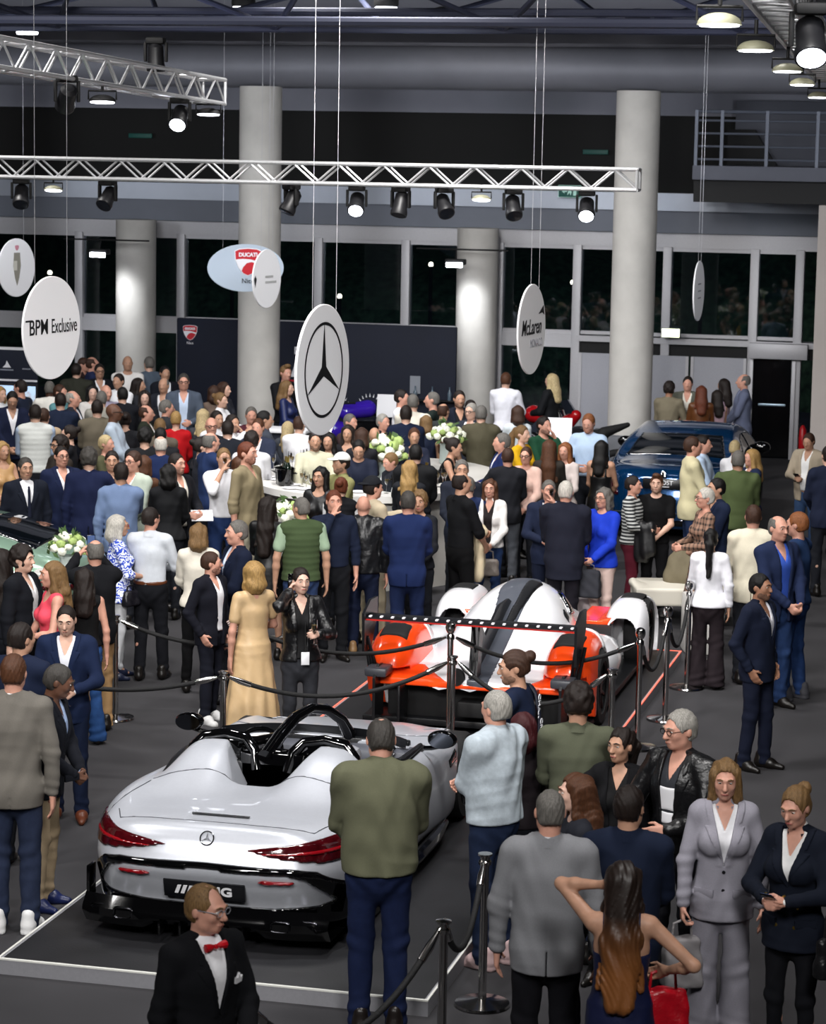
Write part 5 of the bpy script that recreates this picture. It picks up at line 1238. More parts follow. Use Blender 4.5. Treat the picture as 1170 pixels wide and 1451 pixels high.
m_edge_w = mat('edge_white', '#d8d8d2', .5); m_edge_r = mat('edge_red', '#e8806c', .4, emit='#ff5840', estr=.7)
platform(-6.16, -3.42, 14.42, 20.4, 'low black platform with white edge line under the silver open car', m_edge_w, 1)
platform(-6.12, -3.47, 20.55, 25.75, 'low black platform with glowing red edge line under the racing car', m_edge_r, 1)
silver_roadster(); blue_saloon(); green_coupe(); race_car()
# ------------------------------------------------------------------ hanging signs
A0 = PI/2  # boards show their front towards +x; ang is measured so that front normal = (sin, -cos)
def disc_ang(x, y, ratio):
    """board turned so that from the gallery it shows RATIO of its width with its far side on the right"""
    return math.atan2(x, -y)*0 + (math.atan2(-x, y)+math.acos(ratio))
d = hanging_disc(-9.32, 23.1, 3.42, 1.0, disc_ang(-9.32, 23.1, .55), 'round white hanging disc reading BPM Exclusive')
text_mesh('lettering', 'BPM', .21, m_ink, d, .002, (-.235, -.0135, .01), bold=.001, xs=.86); text_mesh('lettering', 'Exclusive', .20, m_ink, d, .002, (.21, -.0135, .01), xs=.62)
MB().box(-.46, -.36, -.0145, -.0125, .075, .092).build('lettering_bar', m_ink, d)
d = hanging_disc(-5.30, 18.6, 3.52, 1.0, disc_ang(-5.3, 18.6, .40), 'round white hanging disc with a black three-pointed star in a ring', wires=(-.2, .25))
ring(d, .365, .022, 'emblem_ring')
b = MB()
for k_ in range(3):
    a = PI/2+k_*2*PI/3; r = .345; b.prism([(r*math.cos(a), r*math.sin(a)), (r*.135*math.cos(a+PI/3), r*.135*math.sin(a+PI/3)), (0, 0), (r*.135*math.cos(a-PI/3), r*.135*math.sin(a-PI/3))], -.0150, -.0125, 'xz')
b.build('emblem_star', m_ink, d, smooth=False)
d = hanging_disc(-5.49, 27.7, 3.24, 1.0, disc_ang(-5.49, 27.7, .30), 'round white hanging disc reading McLaren beside the star disc', wires=(-.05, .25))
text_mesh('lettering', 'McLaren', .24, m_ink, d, .002, (-.03, -.0135, .02), bold=.002, shear=.25, xs=.86); text_mesh('lettering', 'MONACO', .13, mat('grey_ink', '#9a9aa2', .6), d, .002, (.15, -.0135, -.16), xs=.75)
MB().prism([(.22, .16), (.40, .25), (.44, .14), (.36, .17)], -.0145, -.0125, 'xz').build('emblem_swoosh', m_ink, d, smooth=False)
d = hanging_disc(-4.80, 36.5, 3.25, .86, disc_ang(-4.8, 36.5, .17), 'white hanging disc seen almost edge-on above the blue car', wires=(-.12, .14))
for z in (-.1, 0, .1): MB().box(-.12, .12, -.0145, -.0125, z-.01, z+.01).build('print_line', mat('grey_ink', '#9a9aa2', .6), d)
d = hanging_disc(-14.75, 35.2, 3.36, .86, disc_ang(-14.75, 35.2, .62), 'white hanging disc with a tall crest emblem at the left edge', wires=(.2,))
MB().prism([(-.07, .22), (.07, .22), (.09, .02), (.05, -.15), (0, -.27), (-.05, -.15), (-.09, .02)], -.0145, -.0125, 'xz').build('crest', mat('crest_grey', '#8d8a80', .6), d, smooth=False)
MB().prism([(-.075, .10), (.0, .10), (.0, -.04), (-.085, -.04)], -.0165, -.0145, 'xz').build('crest_field', mat('crest_light', '#c9c6bc', .6), d, smooth=False)
MB().prism(shield(.09, .08), -.0145, -.0125, 'xz').build('crest_top', mat('crest_pink', '#c98a98', .6), d, smooth=False, loc=(0, 0, .29))
# oval board and the white disc in front of it
d = hanging_disc(-11.74, 36.9, 3.37, 1.20, disc_ang(-11.74, 36.9, .96), 'pale blue oval hanging board with a red motorcycle shield emblem', wires=(-.3, .3), ry=.60)
d.children[0].data.materials[0] = mat('pale_blue_board', '#b6c4d4', .5)
motor_emblem(d, .03, -.012, .09, .40, subcol=m_ink)
d = hanging_disc(-11.10, 35.9, 3.27, .86, disc_ang(-11.1, 35.9, .48), 'plain white hanging disc overlapping the pale blue oval board', wires=(-.2, .2))
for z, w_ in ((.03, .12), (-.05, .17)): MB().box(-.06, -.06+2*w_, -.0145, -.0125, z-.016, z+.016).build('print_line', mat('grey_ink2', '#b0b0b0', .6), d)
MB().prism([(-.36, .06), (-.32, .0), (-.36, -.12), (-.40, 0)], -.0145, -.0125, 'xz').build('emblem', m_ink, d, smooth=False)

# ------------------------------------------------------------------ rope posts
m_rope = mat('black_rope', '#0d0d0f', .7, bump=.6, bscale=120); m_post = mat('polished_steel', '#c4c2c0', .16, metal=1., noise=.05)
POST = {}
def post(key, x, y, label, h=.95, ball=False, z=0.):
    t = thing('rope_post', label, 'rope barrier post', (x, y, z))
    MB().lathe([(.001, 0), (.165, 0), (.172, .008), (.168, .022), (.09, .034), (.035, .045), (.001, .05)], 36).build('base', m_post, t)
    MB().lathe([(.026, .04), (.026, h-.05), (.001, h-.05)], 20).build('pole', m_post, t)
    if ball: MB().lathe([(.001, h-.05), (.034, h-.05), (.034, h-.02), (.02, h), (.03, h+.005), (.042, h+.03), (.046, h+.055), (.04, h+.085), (.02, h+.10), (.001, h+.102)], 20).build('ball_top', m_post, t)
    else: MB().lathe([(.001, h-.06), (.036, h-.06), (.040, h-.05), (.040, h-.035), (.030, h-.025), (.030, h-.01), (.044, h), (.044, h+.012), (.001, h+.018)], 20).build('cap', m_post, t)
    POST[key] = Vector((x, y, z+h-.04))
post('A', -8.02, 21.4, 'steel rope post standing alone on the carpet left of the couple in beige and black'); post('B', -6.32, 19.35, 'steel rope post between the man in dark blazer and the woman in beige dress')
post('C', -4.66, 20.47, 'slim steel rope post just behind the open car bonnet', .97); post('D', -4.77, 20.85, 'tall steel rope post with ball top behind the racing car', 1.0, True, .1)
post('S', -3.30, 20.47, 'steel rope post beside the curly haired man in olive shirt'); post('G', -3.27, 21.75, 'steel rope post near the right rear wheel of the racing car', .98, True)
post('H', -3.20, 22.95, 'steel rope post beside the racing platform, second in the row on its right', .97, True); post('I', -3.20, 24.42, 'steel rope post beside the racing platform, third in the row on its right', .97, True); post('K', -3.20, 25.69, 'steel rope post beside the woman in white blouse')
post('F', -3.12, 14.70, 'steel rope post left of the man in grey blazer'); post('E', -3.05, 13.30, 'nearest steel rope post in front of the olive jacket man')
def rope(a, b, sag, label, ca=.07):
    a, b = Vector(a), Vector(b); d_ = b-a; hz = Vector((d_.x, d_.y, 0)).normalized()
    a2, b2 = a+hz*.05, b-hz*.05
    t = thing('barrier_rope', label, 'rope', a2); n = 22; rel = b2-a2
    P = [rel*u+Vector((0, 0, -4*sag*u*(1-u))) for u in np.linspace(0, 1, n)]
    MB().tube(P[1:-1], .019, 10).build('rope', m_rope, t)
    for q in (0, -1): MB().tube([P[q], P[1 if q == 0 else -2], P[2 if q == 0 else -3]], [.012, .026, .024], 10).build('end_clip', m_post, t)
rope(POST['C'], POST['B'], .22, 'black rope hanging from the woman in beige to the post behind the open car')
rope(POST['B'], (-8.3, 19.2, .93), .16, 'black rope running left from the dark blazer man at waist height')
rope(POST['A'], (-6.4, 21.9, .8), .16, 'black rope from the lone post towards the man in dark blazer'); rope(POST['C'], POST['S'], .30, 'black rope sagging behind the open car bonnet')
rope(POST['D'], (-6.9, 21.5, .93), .20, 'black rope crossing the left half of the racing car tail'); rope(POST['D'], POST['G'], .20, 'black rope crossing the right half of the racing car tail')
rope(POST['G'], POST['H'], .34, 'black rope drooping between the first two posts right of the racing car'); rope(POST['H'], POST['I'], .36, 'black rope drooping between the second and third posts right of the racing car'); rope(POST['I'], POST['K'], .30, 'short black rope ending at the woman in white blouse')
rope(POST['F'], POST['E'], .30, 'black rope between the two nearest posts'); post('X', -3.75, 11.75, 'rope post just below the bottom edge holding the end of the nearest rope')
rope(POST['E'], POST['X'], .38, 'black rope dropping from the nearest visible post towards the bottom edge')

# ------------------------------------------------------------------ round champagne bar
BX, BY, BZ = -7.95, 30.5, 1.15
bar = thing('bar_counter', 'large oval white bar counter in the middle of the crowd', 'bar', (BX, BY, 0))
def oval(a, b_, n=72): return [(a*math.cos(t), b_*math.sin(t)) for t in np.linspace(0, 2*PI, n+1)[:-1]]
def oval_ring(name, a0, b0, a1, b1, z0, z1, m, parent):
    O_, I_ = oval(a1, b1), oval(a0, b0); n = len(O_); bm = MB(); P = []
    for k_ in range(n): P.append([Vector((*I_[k_], z0)), Vector((*O_[k_], z0)), Vector((*O_[k_], z1)), Vector((*I_[k_], z1)), Vector((*I_[k_], z0))])
    return bm.grid(P, closed_u=True).build(name, m, parent)
oval_ring('worktop', .95, 1.45, 1.52, 2.02, BZ-.08, BZ, m_offwhite, bar); oval_ring('front_panel', 1.30, 1.80, 1.38, 1.88, 0, BZ-.08, mat('bar_front', '#cfccc6', .5), bar)
isl = thing('back_counter', 'low white oval island with flowers inside the bar', 'counter', (-8.01, 31.12, 0))
MB().lathe([(.26, 0), (.26, .92), (.32, .93), (.32, .98), (.001, .98)], 40, sy=1.5).build('counter_body', m_offwhite, isl)
m_fl = mat('petal_white', '#eef0e0', .6); m_fg = mat('flower_green', '#9db36a', .7); m_leaf = mat('leaf_green', '#3f5a2c', .6); m_clear = mat('clear_glass', '#ffffff', .02, trans=1., ior=1.45)
def flowers(x, y, z, s, label, seed, vase=.2):
    t = thing('flower_arrangement', label, 'flowers', (x, y, z)); t.scale = (s,)*3; rn = random.Random(seed)
    MB().lathe([(.10, 0), (.12, .02), (.11, vase), (.13, vase+.03), (.11, vase+.03), (.09, .03)], 20).build('vase', mat('vase_glass', '#a8b4b0', .1, spec=.8), t)
    lf = MB()
    for i in range(46):
        a, e = rn.uniform(0, 2*PI), rn.uniform(-.3, 1.2); r_ = rn.uniform(.16, .30); c_ = Vector((r_*math.cos(a)*math.cos(e), r_*math.sin(a)*math.cos(e), vase+.14+r_*math.sin(e)))
        d1 = Vector((rn.uniform(-1, 1), rn.uniform(-1, 1), rn.uniform(0, 1))).normalized()*.075; d2 = d1.orthogonal().normalized()*.03
        q = [lf.bm.verts.new(c_+v) for v in (-d1, d2, d1, -d2)]; lf.bm.faces.new(q)
    lf.build('leaves', m_leaf, t)
    for i in range(26):
        a, e = i*2.4, math.asin(min(1, .02+.98*((i+.5)/26))); r_ = .25+rn.uniform(-.03, .03)
        c_ = Vector((r_*math.cos(a)*math.cos(e), r_*math.sin(a)*math.cos(e), vase+.10+r_*.85*math.sin(e)))
        f = Field(np.array((-.09,)*3), np.array((.09,)*3), .014); q = .062+rn.uniform(-.012, .012)
        f.ell((0, 0, 0), (q, q, q*.85)); ph = rn.random()*5; f.add(lambda X_, Y_, Z_: (.012*np.sin(70*X_+ph)*np.sin(66*Y_)*np.sin(60*Z_+ph)).astype(F32))
        o = link('bloom', f.mesh('bloom', m_fl if i % 3 else m_fg), t); o.location = c_
flowers(-8.01, 31.12, .98, 1.0, 'white and green flower arrangement in the middle of the bar', 1, .24); flowers(-7.42, 31.98, BZ, .80, 'white flower arrangement in a tall glass vase at the far side of the bar', 2, .30)
# the things standing on the bar
m_bottle = mat('bottle_green', '#0d1a12', .08, coat=.5); m_gold = mat('foil', '#c8b060', .3, metal=1.)
BOT = None
def bottle(x, y, z, label, group):
    global BOT
    if BOT is None:
        BOT = thing('champagne_bottle', label, 'bottle', (x, y, z), 0, group)
        MB().lathe([(.001, 0), (.042, 0), (.044, .01), (.044, .17), (.036, .21), (.018, .25), (.016, .29)], 16).build('bottle_glass', m_bottle, BOT)
        MB().lathe([(.017, .25), (.019, .25), (.019, .31), (.001, .312)], 14).build('foil', m_gold, BOT); MB().lathe([(.0452, .05), (.0452, .13)], 16).build('paper_label', m_pw, BOT); return BOT
    o = copy_tree(BOT); o.location = (x, y, z); o['label'] = label; o['group'] = group; return o
GL = {}
def flute(x, y, z, label, group=None, wine='#d9b45a'):
    if wine not in GL:
        t = thing('champagne_glass', label, 'glass', (x, y, z), 0, group)
        MB().lathe([(.001, 0), (.030, 0), (.030, .003), (.004, .007), (.0035, .085), (.012, .10), (.024, .13), (.027, .17), (.024, .215), (.0225, .215), (.025, .17), (.022, .132), (.001, .103)], 18).build('glass', m_clear, t)
        MB().lathe([(.001, .106), (.0205, .133), (.0235, .165), (.001, .166)], 16).build('wine', mat('sparkling_wine', wine, .1, trans=.6), t); GL[wine] = t; return t
    o = copy_tree(GL[wine]); o.location = (x, y, z); o['label'] = label
    if group: o['group'] = group
    elif 'group' in o: del o['group']
    return o
def bucket(x, y, label, group):
    t = thing('ice_bucket', label, 'ice bucket', (x, y, BZ), 0, group)
    MB().lathe([(.001, 0), (.085, 0), (.10, .01), (.115, .20), (.122, .205), (.108, .20), (.095, .03)], 24).build('bucket', m_gloss, t)
    for sg in (-1, 1): MB().tube([(sg*.115, -.03, .15), (sg*.14, 0, .15), (sg*.115, .03, .15)], .008).build('handle', m_gloss, t)
for i, (a, r_) in enumerate(((-2.35, .0), (-2.28, .02), (-1.0, .0), (-.88, .03), (-.76, 0))):
    x, y = BX+(1.22+r_)*math.cos(a), BY+(1.72+r_)*math.sin(a); bucket(x, y, 'gloss black ice bucket on the bar %s' % ('behind the woman in black dress' if i < 2 else 'right of the blonde woman seen from behind'), 'ice buckets on the left of the bar' if i < 2 else 'ice buckets on the right of the bar')
    bottle(x+.02, y+.02, BZ+.03, 'champagne bottle standing in a black ice bucket %s' % ('behind the woman in black dress' if i < 2 else 'right of the blonde woman seen from behind'), 'bottles in the left buckets' if i < 2 else 'bottles in the right buckets')
rn = random.Random(9)
for i in range(26):
    a = rn.uniform(-3.6, -.1); r_ = rn.uniform(-.16, .14); flute(BX+(1.25+r_)*math.cos(a), BY+(1.75+r_)*math.sin(a), BZ, 'champagne glass among many on the white bar top', 'glasses on the bar')
PLATE = None
for i in range(10):
    a = -2.9+i*.16+rn.uniform(-.05, .05); r_ = rn.uniform(-.14, .10)
    x, y = BX+(1.25+r_)*math.cos(a), BY+(1.75+r_)*math.sin(a)
    if PLATE is None:
        PLATE = o = MB().lathe([(.001, 0), (.06, 0), (.10, .014), (.097, .016), (.06, .005), (.001, .005)], 24).build('plate', m_white); tag(o, 'small white plate on the left half of the bar top', 'plate', 'plates on the bar')
    else: o = PLATE.copy(); C.objects.link(o)
    o.location = (x, y, BZ)
# flowers on high tables among the guests
def high_table(x, y, label, r=.32):
    t = thing('high_table', label, 'table', (x, y, 0)); MB().lathe([(r-.01, 1.06), (r, 1.07), (r, 1.09), (r-.01, 1.10)], 32).build('table_top', m_offwhite, t); MB().lathe([(.03, .03), (.03, 1.06)], 16).build('stem', m_post, t); MB().lathe([(.001, 0), (.24, 0), (.24, .015), (.03, .04)], 28).build('base', m_post, t)
high_table(-13.05, 27.55, 'white high table with flowers behind the man in navy jacket and glasses'); flowers(-13.05, 27.55, 1.10, .80, 'white and green flowers behind the man with glasses at the left', 5)
high_table(-9.02, 22.75, 'white high table behind the woman in cream top'); flowers(-9.02, 22.75, 1.10, .66, 'small flower bunch behind the woman in cream top', 6)
high_table(-7.62, 25.5, 'white high table behind the green quilted vest'); flowers(-7.62, 25.5, 1.10, .72, 'flower bunch between the black haired woman and the green vest', 7)
high_table(-7.62, 16.9, 'white high table at the left edge by the navy suit men'); flowers(-7.62, 16.9, 1.10, .72, 'white lilies at the left edge beside the navy suit men', 8)
# long white table top behind the star disc
t = thing('display_table', 'pale table top beside the man in black jumper', 'table', (-10.95, 35.9, 0)); MB().box(-.75, .55, -.25, .25, 1.02, 1.07, .01).build('table_top', m_white, t); MB().box(-.65, .45, -.18, .18, 0, 1.02, .01).build('table_body', m_navy, t)
# lounge chair at the right
ch = thing('lounge_chair', 'low cream lounge chair behind the post row at the right', 'armchair', (-3.75, 27.95, 0), .25); m_cream = mat('cream_leather', '#d4cfc2', .5)
f = Field((-.65, -.5, .1), (.65, .5, .85), .018)
f.fn(lambda x, y, z: (np.maximum(np.maximum(np.abs(x)-.52, np.abs(y)-.34), np.abs(z-.34)-.07)-.03).astype(F32)); f.cone((.45, -.05, .42), (.56, .05, .66), .09, .05, .06, fy=.35); f.cone((-.5, -.1, .40), (-.56, -.1, .46), .07, .05, .05, fy=.4)
link('shell', f.mesh('shell', m_cream), ch)
for x in (-.42, .42):
    for y in (-.28, .28): MB().bar((x, y, 0), (x*.9, y*.9, .28), .018).build('leg', m_black, ch)
f = Field((-.42, -.35, .3), (.42, .4, 1.0), .016)
f.cone((-.12, 0, .45), (.12, 0, .45), .22, .22, .06); f.cone((-.10, .06, .60), (.10, .06, .60), .20, .19, .06); f.cone((-.06, .1, .74), (.06, .1, .74), .13, .12, .06); f.add(lambda x, y, z: (.010*np.sin(22*x+9*z)*np.sin(18*z)).astype(F32)+0*y)
o = link('draped_coat', f.mesh('draped_coat', fabric('#6b6350', 'shirt'))); o.location = (-3.72, 28.1, .06); o.scale = (.8, .8, .92); tag(o, 'khaki coat heaped on the cream lounge chair', 'coat')
o = MB().box(-.2, .2, -.2, .2, 0, .62, .03).build('side_stool', m_offwhite); o.location = (-3.30, 26.3, 0); o.rotation_euler = (0, 0, .3); tag(o, 'white block stool behind the woman in white blouse', 'stool')
t = thing('information_stand', 'black stand with tilted white sheet near the man in sand jacket', 'stand', (-2.62, 28.2, 0)); MB().bar((0, 0, 0), (0, 0, .8), .02).build('pole', m_post, t); MB().box(-.22, .22, -.15, .15, -.01, .01, .004).build('board', m_black, t, loc=(0, 0, .84), rot=(.6, 0, 0)); MB().box(-.16, .1, -.1, .1, .01, .014).build('sheet', m_white, t, loc=(0, 0, .84), rot=(.6, 0, 0)); MB().lathe([(.001, 0), (.18, 0), (.18, .02), (.02, .03)], 20).build('base', m_black, t)

# ------------------------------------------------------------------ motorcycles in front of the navy wall and by the doors
def motorcycle(x, y, rz, paint, label, z=0.):
    t = thing('motorcycle', label, 'motorcycle', (x, y, z), rz); mp = mat('motor_paint', paint, .2, coat=.8)
    for yy in (-.70, .72):
        w = MB().tube([(0, yy+.29*math.cos(a), .32+.29*math.sin(a)) for a in np.linspace(0, 2*PI, 33)[:-1]], .055, 10, closed=True).build('wheel', m_tyre, t)
        b = MB(); b.lathe([(.05, -.04), (.05, .04)], 14, axis='x', c=(0, 0, 0))
        for k_ in range(8): b.bar((0, 0, 0), (0, .26*math.cos(k_*PI/4), .26*math.sin(k_*PI/4)), .012, 6)
        b.build('rim', m_rim, w, loc=(0, yy, .32))
    f = Field((-.3, -.9, .3), (.3, .95, 1.2), .022)
    f.cone((0, -.30, .84), (0, .10, .88), .13, .15, .06, fx=.9); f.cone((0, -.55, .78), (0, -.72, .92), .13, .09, .05); f.cone((0, -.5, .55), (0, .0, .45), .15, .13, .08); link('fairing', f.mesh('fairing', mp), t)
    f = Field((-.2, .0, .7), (.2, 1.0, 1.2), .02); f.cone((0, .15, .86), (0, .45, .86), .11, .11, .03); f.cone((0, .5, .92), (0, .88, 1.04), .09, .04, .03); link('seat', f.mesh('seat', m_black), t)
    MB().box(-.13, .13, -.25, .28, .32, .68, .06).build('engine', m_rim, t)
    fk = MB()
    for sg in (-1, 1): fk.bar((sg*.09, -.70, .32), (sg*.09, -.42, .98), .028)
    fk.build('fork', m_post, t); MB().tube([(-.36, -.28, 1.02), (-.18, -.42, 1.0), (.18, -.42, 1.0), (.36, -.28, 1.02)], .016).build('handlebar', m_black, t)
    MB().bar((0, .1, .42), (0, .72, .32), .03).build('swingarm', m_rim, t)
    MB().tube([(.14, .0, .34), (.17, .3, .36), (.17, .75, .52)], [.035, .04, .05], 12).build('exhaust', m_post, t)
    f = MB(); P = [[Vector((u, -.72+.5*abs(u), .95+.0*u)), Vector((u*.8, -.55+.4*abs(u), 1.16))] for u in np.linspace(-.17, .17, 7)]; f.grid(P).build('wind_screen', mat('smoked_screen', '#20242c', .05), t)
motorcycle(-10.95, 40.9, -.9, '#3a20a8', 'purple sports motorcycle in front of the navy display wall')
motorcycle(-8.0, 41.2, 1.2, '#b01018', 'red and black motorcycle behind the blonde woman in black suit'); motorcycle(-6.9, 38.3, -1.1, '#1a1a1d', 'black motorcycle beside the man in pale blue shirt')
def info(x, y, z, label, tl=-.35, w=.2, h=.28):
    t = thing('information_stand', label, 'sign stand', (x, y, 0)); MB().bar((0, .02, 0), (0, .02, z), .015).build('pole', m_black, t); MB().lathe([(.001, 0), (.16, 0), (.16, .015), (.015, .03)], 18).build('base', m_black, t); MB().box(-w, w, -.006, .006, -h, h, .003).build('sheet', m_white, t, loc=(0, 0, z), rot=(tl, 0, .1))
info(-10.35, 40.2, 1.02, 'white information sheet on a stand beside the purple motorcycle', -.3, .16, .19); info(-6.72, 36.2, 1.18, 'white information sheet on a stand beside the man in pale blue shirt', -.3, .18, .19)
o = MB().box(-.09, .09, -.006, .006, -.15, .15).build('framed_card', mat('card_grey', '#8a8f98', .5)); o.location = (-10.3, 41.93, 1.22); tag(o, 'small grey card on the navy wall above the information sheet', 'card')
